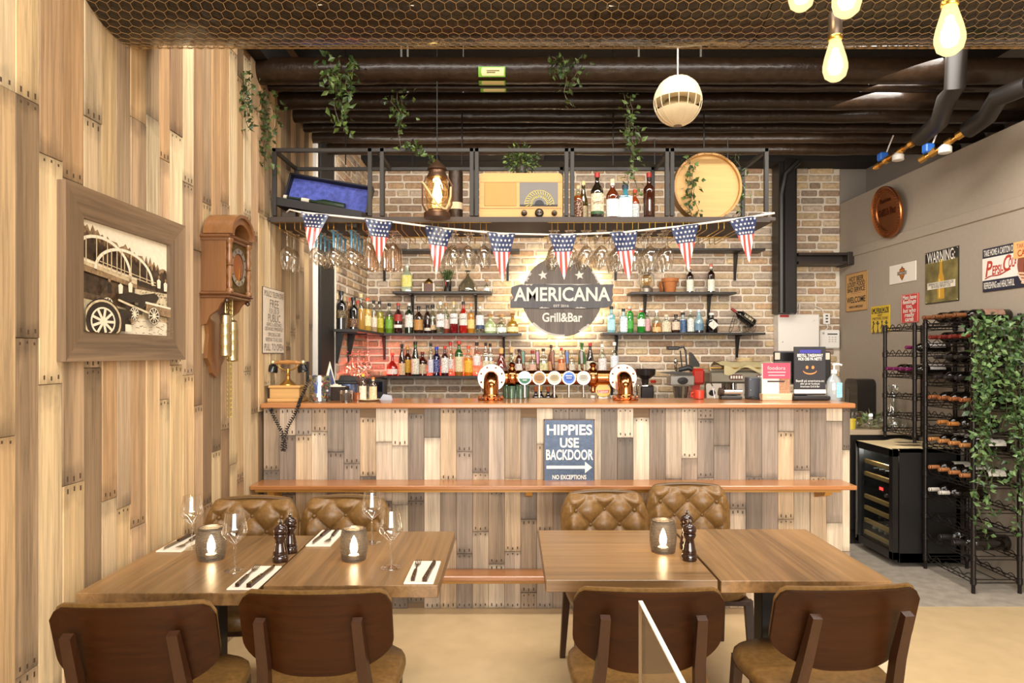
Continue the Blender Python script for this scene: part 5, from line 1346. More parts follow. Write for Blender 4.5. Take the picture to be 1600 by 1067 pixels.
m = MB(); m.lathe([(.024, 0), (.033, .004), (.036, .058), (.033, .058), (.03, .008), (0, .006)], 20); m.build('cup_body', plain('#c8402c', .3), t)
m = MB(); m.tube([(-.034, 0, .045), (-.052, 0, .04), (-.052, 0, .02), (-.034, 0, .014)], .004, 8); m.build('handle', plain('#c8402c', .3), t)
t = thing('chrome_tamper_stand', 'low chrome tamper stand with dark base on the bar', 'tamper', (X(1141, 4.48), 4.48, BT))
m = MB(); m.box(-.07, .07, -.03, .03, 0, .022, 0, .005); m.build('dark_base', plain('#2b2622', .4), t)
m = MB(); m.tube([(-.045, 0, .045), (.075, 0, .045)], .02, 16); m.build('chrome_roll', CHROME, t)
m = MB(); m.tube([(-.075, 0, .05), (-.045, 0, .045)], [.028, .024], 12); m.build('brown_grip', plain('#3c2c22', .4), t)
t = thing('grey_speaker_box', 'plain dark grey box speaker beside the pink flyer stand', 'speaker', (X(1178, 4.5), 4.5, BT))
m = MB(); m.box(-.05, .048, -.04, .04, 0, .145, 0, .005); m.build('cabinet', plain('#4b4c52', .45), t)
m = MB()
for sx, sz in ((-.035, .13), (.035, .13), (-.035, .06)): m.ball((sx, -.04, sz), .004, 8, 5)
m.build('screw', STEEL, t)
t = thing('cable_coil', 'small tangle of black cable lying before the grey box speaker', 'cable', (X(1182, 4.4), 4.4, BT))
r_ = random.Random(2)
m = MB(); m.tube([(.045 * math.cos(k * .55) + r_.uniform(-.01, .01), .02 * math.sin(k * .55), .006 + .012 * abs(math.sin(k * .3))) for k in range(40)], .0035, 6); m.build('cable_loops', BLACK, t)

# ================================================================ BAR: RIGHT END
FD = 4.36
t = thing('flyer_stand', 'clear flyer stand with pink-topped delivery leaflet on the bar', 'stand', (X(1212, FD), FD, BT))
m = MB(); m.box(-.095, .095, -.03, .03, 0, .045, 0, .003); m.build('base_box', plain('#dcb894', .5), t)
m = MB(); m.box(-.10, .10, .0, .004, .045, .25); m.build('acrylic_back', CLEAR, t)
m = MB(); m.box(-.09, .02, -.004, -.001, .045, .235); lf = m.build('leaflet', plain('#efe4d6', .5), t)
m = MB(); m.box(-.085, .09, -.009, -.006, .14, .24); m.build('pink_panel', plain('#d8475f', .5), lf)
m = MB(); m.box(.02, .09, -.004, -.001, .045, .14); m.build('brown_photo', label_mat('#a87a58', '#c8a080'), lf)
text('foodora', .034, t, (0, -.012, .207), plain('#f4c8c8', .5), .115)
m = MB(); m.box(-.055, .06, -.0098, -.009, .178, .184); m.box(-.05, .055, -.0098, -.009, .158, .164); m.build('small_print', plain('#f0b8bc', .5), lf, 0)
m = MB(); m.box(-.055, .055, -.006, -.004, .117, .127); m.build('dark_print', plain('#3a2a2a', .5), lf, 0)
text('foodora', .026, t, (-.025, -.032, .022), plain('#f6ead8', .5), .085)
t = thing('point_of_sale_screen', 'black point-of-sale screen on a foot behind the takeaway sign', 'screen', (X(1252, 4.52), 4.5, BT))
m = MB(); m.box(-.19, .19, 0, .02, .10, .315, 0, .008); m.build('monitor', plain('#191718', .35), t)
m = MB(); m.box(-.04, .04, .02, .045, .01, .2); m.box(-.12, .12, -.06, .1, 0, .02, 0, .006); m.build('foot', BLACK, t)
m = MB(); m.box(-.185, -.15, -.004, 0, .26, .305, 0, .003); m.box(.15, .18, -.004, 0, .26, .305, 0, .003); m.build('pale_corner_clip', plain('#c8b8a4', .5), t)
t = thing('takeaway_sign', 'black takeaway sign with orange smiling face standing on the bar', 'sign', (X(1265, 4.36), 4.36, BT), 0)
m = MB(); m.box(-.125, .115, -.05, .05, .005, .03, 0, .006); m.box(-.09, .09, -.04, .04, 0, .006); m.build('foot', plain('#231f1e', .35), t)
sb = MB(); sb.box(-.102, .102, -.004, .006, .035, .345, 0, .002); m = sb; m.build('panel', plain('#2b292c', .45), t)
m = MB(); m.box(-.102, .102, -.006, -.004, .045, .07); m.build('white_strip', plain('#e8e0d6', .5), t)
m = MB(); m.box(-.065, .07, -.0055, -.004, .303, .325); m.build('painted_blue_glow', plain('#3d3a9a', .4), t)  # smear of blue LED light painted on the panel as flat colour
W_ = plain('#f2eee6', .5); OR = plain('#e08a4a', .5)
text('BESTILL TAKEAWAY', .026, t, (0, -.006, .288), W_, .165, bold=.0006)
text('HOS OSS PÅ NETT!', .026, t, (0, -.006, .265), W_, .15, bold=.0006)
m = MB()
for sx in (-.019, .019): m.face([(sx + .009 * math.cos(2 * PI * k / 16), .212 + .011 * math.sin(2 * PI * k / 16)) for k in range(16)], -.0055)
k_ = 16
arc = [(.045 * math.cos(PI + PI * (k + .8) / (k_ + 1.6)), .192 + .026 * math.sin(PI + PI * (k + .8) / (k_ + 1.6))) for k in range(k_ + 1)]
m.face(arc + [(a * .93, .194 + (b - .192) * .74) for a, b in arc[::-1]], -.0055); m.build('smiling_face', OR, t, 0)
text('Bestill på americana.no', .02, t, (0, -.006, .125), W_, .18)
text('eller på vår facebook', .018, t, (0, -.006, .107), W_, .125)
text('Americana Grill & Bar', .018, t, (0, -.006, .089), W_, .125)
text('wolt', .013, t, (.078, -.008, .056), plain('#5a5250', .5), .02) if False else None
t = thing('hand_sanitiser', 'clear pump bottle of hand gel with blue label at bar end', 'bottle', (X(1303, 4.36), 4.36, BT))
m = MB(); m.lathe([(.045, 0), (.048, .004), (.048, .11), (.04, .135), (.018, .16), (.016, .175)], 20, sx=1, sy=.75); m.build('bottle_body', glass('#e6eef2', .35, .08, .2), t)
m = MB(); m.lathe([(.019, .172), (.019, .195), (.006, .198), (.006, .225), (.012, .226), (.012, .236)], 12); m.tube([(0, 0, .232), (.03, -.01, .232), (.044, -.016, .226)], .006, 8); m.build('pump', plain('#f2efe9', .4), t)
m = MB(); m.box(.0, .036, -.0375, -.0335, .02, .115, 0, .001); m.build('label', label_mat('#7fc4dc', '#e8f0f2'), t)

# ================================================================ BACK WALL, RIGHT PART
d = 6.88
t = thing('fuse_box', 'white metal fuse box with red sticker under the black steel column', 'box', (X(1247, d - .1), d, Z(520, d - .1)))
m = MB(); m.box(-.205, .205, -.12, 0, -.185, .185, 0, .006); m.build('cabinet', plain('#e6dfd6', .4), t)
m = MB(); m.box(-.19, -.10, -.123, -.119, .155, .178); m.build('red_sticker', plain('#c0302a', .5), t)
m = MB(); m.ball((-.165, -.121, -.09), .008, 8, 5); m.ball((.15, -.121, .12), .006, 8, 5); m.build('lock', STEEL, t)
m = MB(); r_ = random.Random(9)
for k in range(9):
    x0 = -.15 + .022 * k
    m.tube([(x0, -.06, .185), (x0 + r_.uniform(-.01, .01), -.07, .25), (x0 * .8 + .0, -.09, .31)], .006, 6, k % 3 == 0)
m.build('cable_bundle', [plain('#d8d0c4', .5), plain('#2a2624', .5)], t)
t = thing('wall_socket', 'white wall socket plate to the right above the alarm keypad', 'socket', (X(1291, d), d, Z(498, d)))
m = MB(); m.box(-.035, .035, -.012, 0, -.055, .055, 0, .004); m.build('plate', WHITE, t)
m = MB()
for z in (-.03, 0, .03): m.box(-.012, .012, -.014, -.011, z - .008, z + .008)
m.build('outlet', plain('#4a4642', .5), t)
m = MB(); m.tube([(-.03, -.005, .06), (-.05, -.008, .1), (-.12, -.008, .13)], .004, 6); m.tube([(0, -.01, -.055), (.01, -.015, -.09), (-.02, -.012, -.12)], .004, 6); m.build('white_lead', WHITE, t)
t = thing('alarm_keypad', 'white alarm keypad with grey display beside the fuse box', 'keypad', (X(1295, d), d, Z(530, d)))
m = MB(); m.box(-.10, .10, -.035, 0, -.095, .095, 0, .012); m.build('casing', WHITE, t)
m = MB(); m.box(-.03, .07, -.038, -.034, .045, .058); m.build('display', plain('#5a5650', .4), t)
m = MB()
for i in range(3):
    for j in range(3): m.box(-.02 + .03 * i, .0 + .03 * i, -.038, -.034, -.03 + .022 * j, -.018 + .022 * j, 0, .002)
m.build('button', plain('#c9c2b6', .5), t)
m = MB(); m.ball((-.07, -.035, .06), .012, 10, 6); m.build('sensor', plain('#b8b0a4', .3), t)

# ================================================================ SIGN ON THE BAR FRONT
t = thing('slate_sign', 'slate-blue metal sign reading HIPPIES USE BACKDOOR, leaning on the plank bar', 'sign', (X(889.5, 4.1), 4.108, Z(704.5, 4.1)))
w, h = .154, .191
m = MB(); m.box(-w, w, -.004, .004, -h, h, 0, .001); m.build('plate', plain('#47556a', .4, .3, 0, .1, 40, .18), t)
m = MB()
for a in ((-w, w, h - .005, h), (-w, w, -h, -h + .005), (-w, -w + .005, -h, h), (w - .005, w, -h, h)): m.box(a[0], a[1], -.0055, .0045, a[2], a[3])
m.build('rusty_rim', plain('#6a5140', .6, .3), t)
LW = plain('#e9e2d6', .5)
text('HIPPIES', .085, t, (0, -.006, .124), LW, .275, bold=.0022)
text('USE', .08, t, (0, -.006, .046), LW, .115, bold=.0022)
text('BACKDOOR', .085, t, (.0, -.006, -.027), LW, .285, bold=.0022)
text('NO EXCEPTIONS', .036, t, (0, -.006, -.16), LW, .205, bold=.0008)
m = MB(); m.prism([(-.138, -.09), (.095, -.09), (.095, -.065), (.138, -.1), (.095, -.135), (.095, -.108), (-.138, -.108)], -.006, -.003); m.build('arrow', LW, t, 0)
# ================================================================ LEFT WALL
def on_left(px, py, d=None):
    d = -XL * F / (HX - px) if d is None else d
    return d, Z(py, d)
fd0, fd1 = 2.268, 3.10
PW, PH = (fd1 - fd0) / 2, .305
t = thing('framed_photograph', 'sepia photograph of a bridge and horse wagons in a wide grey-brown wooden frame', 'picture', (XL + .004, (fd0 + fd1) / 2, 1.829), PI / 2)
FW_ = wood('#836a50', 'x', .6, .55, .5); FWZ = wood('#836a50', 'z', .6, .55, .5)
b = .115; y0, y1 = -.045, 0
def rail(pts_out, pts_in, name, mt):
    m = MB(); o1, o2 = pts_out; i1, i2 = pts_in
    vs = [(o1[0], -.035, o1[1]), (o2[0], -.035, o2[1]), (i2[0], -.022, i2[1]), (i1[0], -.022, i1[1]), (o1[0], 0, o1[1]), (o2[0], 0, o2[1]), (i2[0], 0, i2[1]), (i1[0], 0, i1[1])]
    m.add(vs, [(0, 1, 2, 3), (7, 6, 5, 4), (0, 4, 5, 1), (1, 5, 6, 2), (2, 6, 7, 3), (3, 7, 4, 0)]); return m.build(name, mt, t, 0)
a_, c_ = (PW, PH), (PW - b, PH - b + .01)
rail(((-a_[0], a_[1]), (a_[0], a_[1])), ((-c_[0], c_[1]), (c_[0], c_[1])), 'top_rail', FW_)
rail(((a_[0], -a_[1]), (-a_[0], -a_[1])), ((c_[0], -c_[1]), (-c_[0], -c_[1])), 'bottom_rail', FW_)
rail(((-a_[0], -a_[1]), (-a_[0], a_[1])), ((-c_[0], -c_[1]), (-c_[0], c_[1])), 'side_rail', FWZ)
rail(((a_[0], a_[1]), (a_[0], -a_[1])), ((c_[0], c_[1]), (c_[0], -c_[1])), 'side_rail', FWZ)
# the print: flat sepia shapes on one sheet
w, h = c_
SEP = ['#e9dcc0', '#3a2a1c', '#c9b48e', '#8a6f4e', '#1f150d', '#5b4530', '#d8c6a0']
m = MB()
def rel(pts): return [(-w + 2 * w * a, -h + 2 * h * q) for a, q in pts]
yy = [-.006]
def sh(pts, c): yy[0] -= .00012; m.face(rel(pts), yy[0], c)
def st(p, q, th, c):
    (ax_, ay), (bx2, by) = p, q; dx, dy = bx2 - ax_, by - ay; L_ = math.hypot(dx, dy) or 1; nx, ny = -dy / L_ * th, dx / L_ * th
    sh([(ax_ + nx, ay + ny), (bx2 + nx, by + ny), (bx2 - nx, by - ny), (ax_ - nx, ay - ny)], c)
r_ = random.Random(21)
sh([(0, 0), (1, 0), (1, 1), (0, 1)], 0)
for layer, (c, base, top0, top1) in enumerate(((3, .55, .97, .72), (5, .5, .9, .66), (1, .45, .84, .68))):
    pts = [(0, base)]
    for i in range(41):
        x_ = i / 40; pts.append((x_, max(base + .02, top0 + (top1 - top0) * x_ + (r_.uniform(-.02, .05) if i % 2 else r_.uniform(-.05, 0)))))
    pts.append((1, base)); sh(pts, c)
sh([(0, 0), (1, 0), (1, .46), (.55, .5), (0, .62)], 5)
sh([(.0, 0), (1, 0), (1, .2), (.5, .25), (0, .3)], 2)
sh([(.4, 0), (1, 0), (1, .14), (.55, .17)], 0)
sh([(0, .36), (.2, .34), (.3, .5), (0, .62)], 1)
sh([(.58, .3), (1, .28), (1, .46), (.58, .46)], 6)
for k in range(70): 
    a, q = r_.uniform(.6, 1), r_.uniform(.3, .46); st((a, q), (a + r_.uniform(-.02, .03), q + r_.uniform(-.015, .02)), .004, 5)
sh([(0, .66), (.58, .56), (.58, .48), (0, .57)], 2); sh([(0, .6), (.58, .5), (.58, .46), (0, .54)], 3)
st((0, .64), (.58, .55), .008, 0)
for (x0, x1, zb, zt) in ((-.12, .50, .60, .30), (.12, .76, .575, .26)):
    prev = None
    for k in range(19):
        a = PI * k / 18; p = ((x0 + x1) / 2 - (x1 - x0) / 2 * math.cos(a), zb + zt * math.sin(a) - .06 * (k / 18))
        if prev:
            st((max(0, prev[0]), prev[1]), (max(0, p[0]), p[1]), .014, 0)
            if k % 2 == 0 and p[0] > 0: st((p[0], p[1]), (p[0], zb - .06 * p[0]), .005, 2)
        prev = p
for zz in (.02, .05): st((.15, .6 + zz), (.8, .5 + zz), .004, 2)
for x_, z_ in ((.84, .5), (.93, .48), (.25, .37), (.37, .38), (.48, .41)):
    sh([(x_ - .02, z_), (x_ + .02, z_), (x_ + .025, z_ + .08), (x_, z_ + .1), (x_ - .025, z_ + .08)], 0 if x_ > .3 else 4)
    sh([(x_ + .014 * math.cos(2 * PI * k / 8), z_ + .118 + .018 * math.sin(2 * PI * k / 8)) for k in range(8)], 3)
sh([(.32, .3), (.36, .38), (.5, .41), (.6, .4), (.78, .44), (.84, .4), (.8, .34), (.66, .33), (.62, .2), (.58, .2), (.57, .32), (.48, .31), (.46, .18), (.43, .18), (.42, .32)], 4)
sh([(.66, .23), (1, .2), (1, .31), (.68, .34)], 3); st((.66, .33), (1, .3), .01, 0); st((.34, .32), (.72, .22), .01, 6)
def wheel(cx, cz, rx, rz_, n=10):
    for c, k in ((4, 1.0), (0, .93), (4, .84)): sh([(cx + rx * k * math.cos(2 * PI * i / 24), cz + rz_ * k * math.sin(2 * PI * i / 24)) for i in range(24)], c)
    for i in range(n):
        a = 2 * PI * i / n; st((cx, cz), (cx + rx * .85 * math.cos(a), cz + rz_ * .85 * math.sin(a)), .005, 0)
wheel(.77, .2, .075, .095); wheel(.52, .2, .055, .075); wheel(.22, .27, .06, .06)
sh([(.3, .02), (.47, .02), (.48, .22), (.3, .24)], 4)
for c, k in ((4, 1.06), (2, 1.0), (4, .9), (0, .66), (4, .58)): sh([(max(0, .17 + .19 * k * math.cos(2 * PI * i / 28)), max(0, .1 + .2 * k * math.sin(2 * PI * i / 28))) for i in range(28)], c)
for i in range(9): a = 2 * PI * i / 9; st((.17, .1), (max(0, .17 + .12 * math.cos(a)), max(0, .1 + .13 * math.sin(a))), .012, 0)
sh([(.40, .02), (.47, .02), (.47, .09), (.40, .09)], 0)
for k in range(60):
    a, q = r_.uniform(.42, 1), r_.uniform(.01, .17); st((a, q), (min(1, a + r_.uniform(.01, .05)), q + r_.uniform(-.01, .01)), .003, r_.choice((3, 5)))
m.build('photo_print', [plain(c, .35, 0, 0, 0, 55, v_) for c, v_ in zip(SEP, (.06, .6, .25, .45, .5, .5, .2))], t, 0)
m = MB(); m.box(-w, w, -.0055, -.001, -h, h); m.build('backing', plain('#8a6f4e', .6), t)

# wall clock
CD = 3.455
CW = wood('#7d522c', 'z', .35, .3, 1, .3); CWX = wood('#6a4222', 'x', .35, .3, 1, .3)
t = thing('wall_clock', 'carved wooden wall clock with arched top and two brass weights', 'clock', (XL + .003, CD, 1.99), PI / 2)
m = MB(); m.box(-.13, .13, -.125, 0, -.135, .13, 0, .004); m.build('case', CW, t)
m = MB(); m.box(-.15, .15, -.15, 0, .13, .15, 0, .006); m.box(-.14, .14, -.14, 0, .118, .132); m.build('cornice', CWX, t)
n = 14
m = MB(); out = [(.135 * math.cos(PI * k / n), .145 + .10 * math.sin(PI * k / n)) for k in range(n + 1)]; inn = [(.10 * math.cos(PI * k / n), .145 + .07 * math.sin(PI * k / n)) for k in range(n, -1, -1)]
m.prism(out + inn, -.155, -.02); out2 = [(.15 * math.cos(PI * k / n), .15 + .115 * math.sin(PI * k / n)) for k in range(n + 1)]; inn2 = [(.13 * math.cos(PI * k / n), .15 + .097 * math.sin(PI * k / n)) for k in range(n, -1, -1)]
m.prism(out2 + inn2, -.165, -.02); m.build('arched_top', CW, t, 40)
m = MB(); m.face([(.10 * math.cos(PI * k / n), .145 + .07 * math.sin(PI * k / n)) for k in range(n + 1)], -.06); m.build('arch_fretwork', plain('#7a6236', .4, .7, 0, 1, 120), t, 0)
m = MB(); m.box(-.115, .115, -.131, -.124, -.125, .118); m.build('dial_plate', plain('#6e5a30', .3, .8, 0, .8, 90), t)
m = MB(); m.lathe([(.095, 0), (.095, .004), (.07, .004), (.07, 0)], 36, 0, close=False); m.v = [(a, -.132 - c, b) for a, b, c in m.v]; m.build('chapter_ring', plain('#a8a298', .3, .8), t)
m = MB(); m.lathe([(0, .003), (.06, .003), (.066, 0)], 30); m.v = [(a, -.132 - c, b) for a, b, c in m.v]; m.build('copper_centre', plain('#a8683a', .35, .7), t)
m = MB()
for k in range(12):
    a = PI * k / 6; m.bar((.076 * math.sin(a), -.1375, .076 * math.cos(a)), (.09 * math.sin(a), -.1375, .09 * math.cos(a)), .005, .005, 0, .001, .001)
m.build('hour_mark', BLACK, t, 0)
for name, a, L_ in (('hour_hand', PI * .97, .05), ('minute_hand', PI * 1.03, .078)):
    m = MB(); m.bar((0, -.139, 0), (L_ * math.sin(a), -.139, L_ * math.cos(a)), .007, .003, 0, .002, .002); m.build(name, GOLD, t, 0)
for sx in (-1, 1):
    m = MB(); m.lathe([(.018, -.135), (.018, -.12), (.01, -.115), (.014, -.09), (.009, -.07), (.016, -.03), (.009, -.005), (.016, 0), (.009, .005), (.016, .035), (.009, .075), (.014, .09), (.01, .105), (.018, .115), (.018, .13)], 14, 0, (sx * .118, -.138, 0)); m.build('turned_column', CW, t, 60)
m = MB(); m.box(-.15, .15, -.155, 0, -.15, -.135, 0, .006); m.box(-.14, .14, -.145, 0, -.165, -.15, 0, .004); m.build('base_moulding', CWX, t)
for sx in (-1, 1):
    m = MB(); m.T = Matrix.Translation((sx * .12, 0, 0)) @ Matrix.Rotation(-PI / 2, 4, 'Z'); m.prism([(0, -.165), (.13, -.165), (.10, -.19), (.085, -.22), (.045, -.25), (.03, -.29), (0, -.30)], -.01, .01); m.build('side_bracket', CW, t, 0)
    m = MB(); m.lathe([(0, -.19), (.012, -.182), (.012, -.172), (.006, -.165)], 12, 0, (sx * .13, -.13, 0)); m.build('finial', plain('#3a2010', .3), t)
m = MB(); m.prism([(-.10, -.165), (.10, -.165), (.10, -.28), (.085, -.34), (.10, -.42), (.105, -.46), (.06, -.50), (.045, -.535), (0, -.56), (-.045, -.535), (-.06, -.50), (-.105, -.46), (-.10, -.42), (-.085, -.34), (-.10, -.28)], -.022, 0); m.build('back_board', CW, t, 0)
WB = plain('#cdbd92', .28, .95)
for x_, z0, z1 in ((-.04, -.45, -.245), (.045, -.475, -.275)):
    rr = .027
    m = MB(); pr = [(.0, z0 - .006), (rr * .8, z0 - .004), (rr, z0)]
    for k in range(4):
        za, zb2 = z0 + (z1 - z0) * k / 4, z0 + (z1 - z0) * (k + 1) / 4
        pr += [(rr * 1.07, za + .003), (rr * 1.07, za + .008), (rr, za + .01), (rr, zb2 - .002)]
    pr += [(rr * 1.05, z1), (rr * .7, z1 + .006), (.008, z1 + .012), (.008, z1 + .022), (0, z1 + .024)]
    m.lathe(pr, 20, 0, (x_, -.085, 0)); wt = m.build('brass_weight', WB, t, 30)
    m = MB(); m.tube([(x_, -.085, z1 + .02), (x_, -.085, -.165)], .003, 6); m.build('chain', plain('#b8a878', .35, .8), wt)
for x_ in (-.018, .012, .028):
    m = MB(); k = 0; zz = -.165
    while zz > -.76:
        m.tube([(x_ + (.0035 if k % 2 else 0) * math.cos(a), -.085 + (0 if k % 2 else .0035) * math.cos(a), zz - .006 + .007 * math.sin(a)) for a in [2 * PI * i / 6 for i in range(6)]], .0014, 4, 0, False, True); zz -= .0115; k += 1
    m.build('chain', plain('#c0a860', .35, .9), t)

# notice
t = thing('telephone_notice', 'tall cream notice in dark capitals ending PULL TO OPEN, above the telephone', 'sign', (XL + .003, 4.315, 1.758), PI / 2)
m = MB(); m.box(-.19, .19, -.012, 0, -.205, .205, 0, .002); m.build('board', plain('#4a443c', .6), t)
m = MB(); m.box(-.186, .186, -.014, -.011, -.201, .201); m.build('cream_face', plain('#e8d9c4', .6, 0, 0, 0, 12, .04), t)
IN = plain('#7c7268', .6)
for s_, z, sz, w_ in (('POLICE TELEPHONE', .165, .05, .34), ('FREE', .105, .075, .16), ('FOR USE OF', .06, .045, .18), ('PUBLIC', .015, .07, .22), ('ADVICE & ASSISTANCE', -.024, .033, .27), ('OBTAINABLE IMMEDIATELY', -.052, .033, .33), ('OFFICERS & CARS', -.087, .033, .22), ('RESPOND TO ALL CALLS', -.118, .033, .30), ('PULL TO OPEN', -.168, .062, .34)):
    text(s_, sz, t, (0, -.0155, z), IN, w_)

# ================================================================ RIGHT WALL
def wall_sign(name, label, px0, px1, zt, zb, col, th=.006, gap=.002):
    d0, d1 = XR * F / (px0 - HX), XR * F / (px1 - HX)
    t = thing(name, label, 'sign', (XR - gap, (d0 + d1) / 2, (zt + zb) / 2), -PI / 2)
    W, H = (d0 - d1) / 2, (zt - zb) / 2
    m = MB(); m.box(-W, W, -th, 0, -H, H, 0, .0015); m.build('plate', plain(col, .4, .1), t)
    return t, W, H
INK = plain('#2a2622', .5)
t, W, H = wall_sign('welcome_sign', 'tan rusty-edged sign offering hot beer, lousy food and bad service', 1323, 1356, 2.335, 1.965, '#c79a5e')
for s_, z, sz, w_ in (('HOT BEER', .68, .065, .68), ('LOUSY FOOD', .4, .065, .82), ('BAD SERVICE', .12, .065, .82), ('WELCOME', -.42, .08, .88), ('HAVE A NICE DAY', -.78, .03, .66)):
    text(s_, sz, t, (0, -.008, z * H), INK, w_ * 2 * W, bold=.0008)
m = MB(); m.box(-W, W, -.0068, -.006, H - .006, H); m.box(-W, W, -.0068, -.006, -H, -H + .006); m.box(-W, -W + .006, -.0068, -.006, -H, H); m.box(W - .006, W, -.0068, -.006, -H, H); m.box(-.1, .1, -.0068, -.006, -.06 * H, -.05 * H); m.build('rusty_border', plain('#8a5a2e', .6), t, 0)
t, W, H = wall_sign('caution_sign', 'yellow caution sign with little dancing figures, partly behind the wine rack', 1362, 1391.5, 1.985, 1.745, '#d8b52a')
m = MB(); m.box(-W * .88, W * .88, -.0075, -.006, H * .44, H * .86); m.build('black_band', INK, t, 0)
text('CAUTION', .07, t, (0, -.0085, H * .65), plain('#d8b52a', .5), 1.6 * W, bold=.001)
text('HEAVY', .035, t, (0, -.0085, H * .28), INK, .5 * W); text('PARTYING ZONE', .035, t, (0, -.0085, H * .04), INK, 1.6 * W)
m = MB()
for k in range(4):
    x_ = -W * .7 + k * W * .46; z_ = -H * .5
    m.face([(x_ + .012 * math.cos(2 * PI * i / 10), z_ + .035 + .012 * math.sin(2 * PI * i / 10)) for i in range(10)], -.0075)
    for p, q in (((0, .025), (0, -.03)), ((0, -.03), (-.014, -.075)), ((0, -.03), (.014 + .006 * (k % 2), -.07)), ((0, .012), (-.025, .03 * (1 if k % 2 else -1))), ((0, .012), (.025, .025 * (-1 if k == 2 else 1)))):
        m.bar((x_ + p[0], -.007, z_ + p[1]), (x_ + q[0], -.007, z_ + q[1]), .009, .007, 0, .001, .001)
m.build('dancing_figures', INK, t, 0)
t, W, H = wall_sign('motorcycle_sign', 'white sign with orange and black bar-and-shield emblem', 1391, 1432.5, 2.32, 2.157, '#eee6d8')
m = MB(); s_ = H * .78
shield = [(-.62, .55), (-.3, .62), (0, .95), (.3, .62), (.62, .55), (.55, .1), (.55, -.35), (.3, -.7), (0, -1), (-.3, -.7), (-.55, -.35), (-.55, .1)]
m.face([(a * s_, b * s_) for a, b in shield], -.0075); m.build('shield', plain('#4a2a14', .5), t, 0)
m = MB(); m.face([(a * s_ * .82, b * s_ * .84) for a, b in shield], -.0082); m.build('shield_fill', plain('#d07a2c', .5), t, 0)
m = MB(); m.box(-s_ * 1.05, s_ * 1.05, -.0095, -.0085, -.22 * s_, .24 * s_); m.build('cross_bar_edge', plain('#4a2a14', .5), t, 0)
m = MB(); m.box(-s_ * .98, s_ * .98, -.0102, -.0095, -.16 * s_, .18 * s_); m.build('cross_bar', plain('#d8c8b4', .5), t, 0)
text('HARLEY-DAVIDSON', .03, t, (0, -.011, .01 * s_), INK, 1.85 * s_, bold=.0006)
text('MOTOR', .022, t, (0, -.009, .5 * s_), INK, .5 * s_); text('CYCLES', .022, t, (0, -.009, -.5 * s_), INK, .55 * s_)
t, W, H = wall_sign('red_sign', 'small red sign with white hand-lettered words about feelings', 1409, 1436.5, 2.052, 1.812, '#c93a36')
for k, s_ in enumerate(('Men have', 'feelings', 'too,', 'but who', 'really', 'cares')):
    text(s_, .05, t, (0, -.008, H * (.76 - .305 * k)), LW, W * 2 * (.8, .76, .36, .72, .55, .48)[k], bold=.0012, shear=.1)
m = MB()
for a in ((-W * .93, W * .93, H * .955, H * .965), (-W * .93, W * .93, -H * .965, -H * .955), (-W * .93, -W * .92, -H * .96, H * .96), (W * .92, W * .93, -H * .96, H * .96)): m.box(a[0], a[1], -.0072, -.006, a[2], a[3])
m.build('white_border', LW, t, 0)
t, W, H = wall_sign('beer_warning_sign', 'black and olive WARNING poster showing a golden beer bottle', 1447, 1499.5, 2.358, 1.948, '#2a2822')
m = MB()
m.grid(lambda u, v: (-W * .97 + 1.94 * W * u, -.0072, -H * .97 + H * 1.55 * v), 1, 1); 
o = m.build('olive_ground', plain('#75693c', .5, 0, 0, 0, 9, .55), t, 0)
m = MB(); m.face([(a * H * .2, -H * .86 + b * H * 1.5) for a, b in [(-.9, 0), (.9, 0), (1, .04), (1, .42), (.85, .55), (.45, .68), (.38, .98), (.42, 1), (-.42, 1), (-.38, .98), (-.45, .68), (-.85, .55), (-1, .42), (-1, .04)]], -.0082); m.build('beer_bottle_picture', plain('#c9942a', .35, 0, .3), t, 0)
m = MB(); m.face([(a * H * .2, -H * .86 + b * H * 1.5) for a, b in [(-.4, .93), (.4, .93), (.42, 1), (-.42, 1)]], -.009); m.face([(a * H * .06 - .01, -H * .8 + b * H * .7) for a, b in [(-1, 0), (0, 0), (0, 1), (-1, 1)]], -.009); m.build('bottle_highlight', plain('#e8d070', .4), t, 0)
m = MB(); m.box(-W * .82, W * .84, -.0105, -.009, -H * .46, -H * .2); m.build('paper_strip', plain('#e4d8c6', .5), t, 0)
text('WARNING:', .12, t, (0, -.009, H * .73), LW, W * 1.66, bold=.001); text('DRINKING MAY CAUSE MEMORY LOSS', .03, t, (0, -.0115, -H * .275), INK, W * 1.5); text('OR WORSE, MEMORY LOSS', .03, t, (0, -.0115, -H * .385), INK, W * 1.15)
m = MB()
for sx in (-1, 1):
    for sz in (-1, 1): m.ball((sx * W * .93, -.007, sz * H * .95), .004, 8, 5)
m.build('screw', STEEL, t)
t, W, H = wall_sign('cola_sign', 'wide navy and white enamel cola sign with red script lettering', 1537, 1668, 2.287, 1.985, '#23263a')
m = MB(); m.box(-W, W, -.0072, -.006, -H * .48, H * .55); m.build('white_field', plain('#ece4d8', .45), t, 0)
text('TAKE HOME A CARTON OF', .062, t, (-.20, -.0085, H * .76), LW, .29, bold=.001); text('REFRESHING and HEALTHFUL', .062, t, (-.20, -.0085, -H * .74), LW, .29, bold=.001)
RD_ = plain('#b8402e', .45)
text('P', .15, t, (-.305, -.0085, .0), RD_, .07, bold=.003, shear=.25); text('EPSI-', .085, t, (-.212, -.0085, -.012), RD_, .105, bold=.002, shear=.15)
text('C', .15, t, (-.132, -.0085, .018), RD_, .075, bold=.003, shear=.25); text('OLA', .085, t, (-.072, -.0085, .02), RD_, .075, bold=.002, shear=.15)
m = MB(); m.tube([(-.33 + .24 * k / 16, -.0085, -.06 + .006 * math.sin(k * .5) + .0022 * k) for k in range(17)], .004, 5); m.build('script_swash', RD_, t, 60)
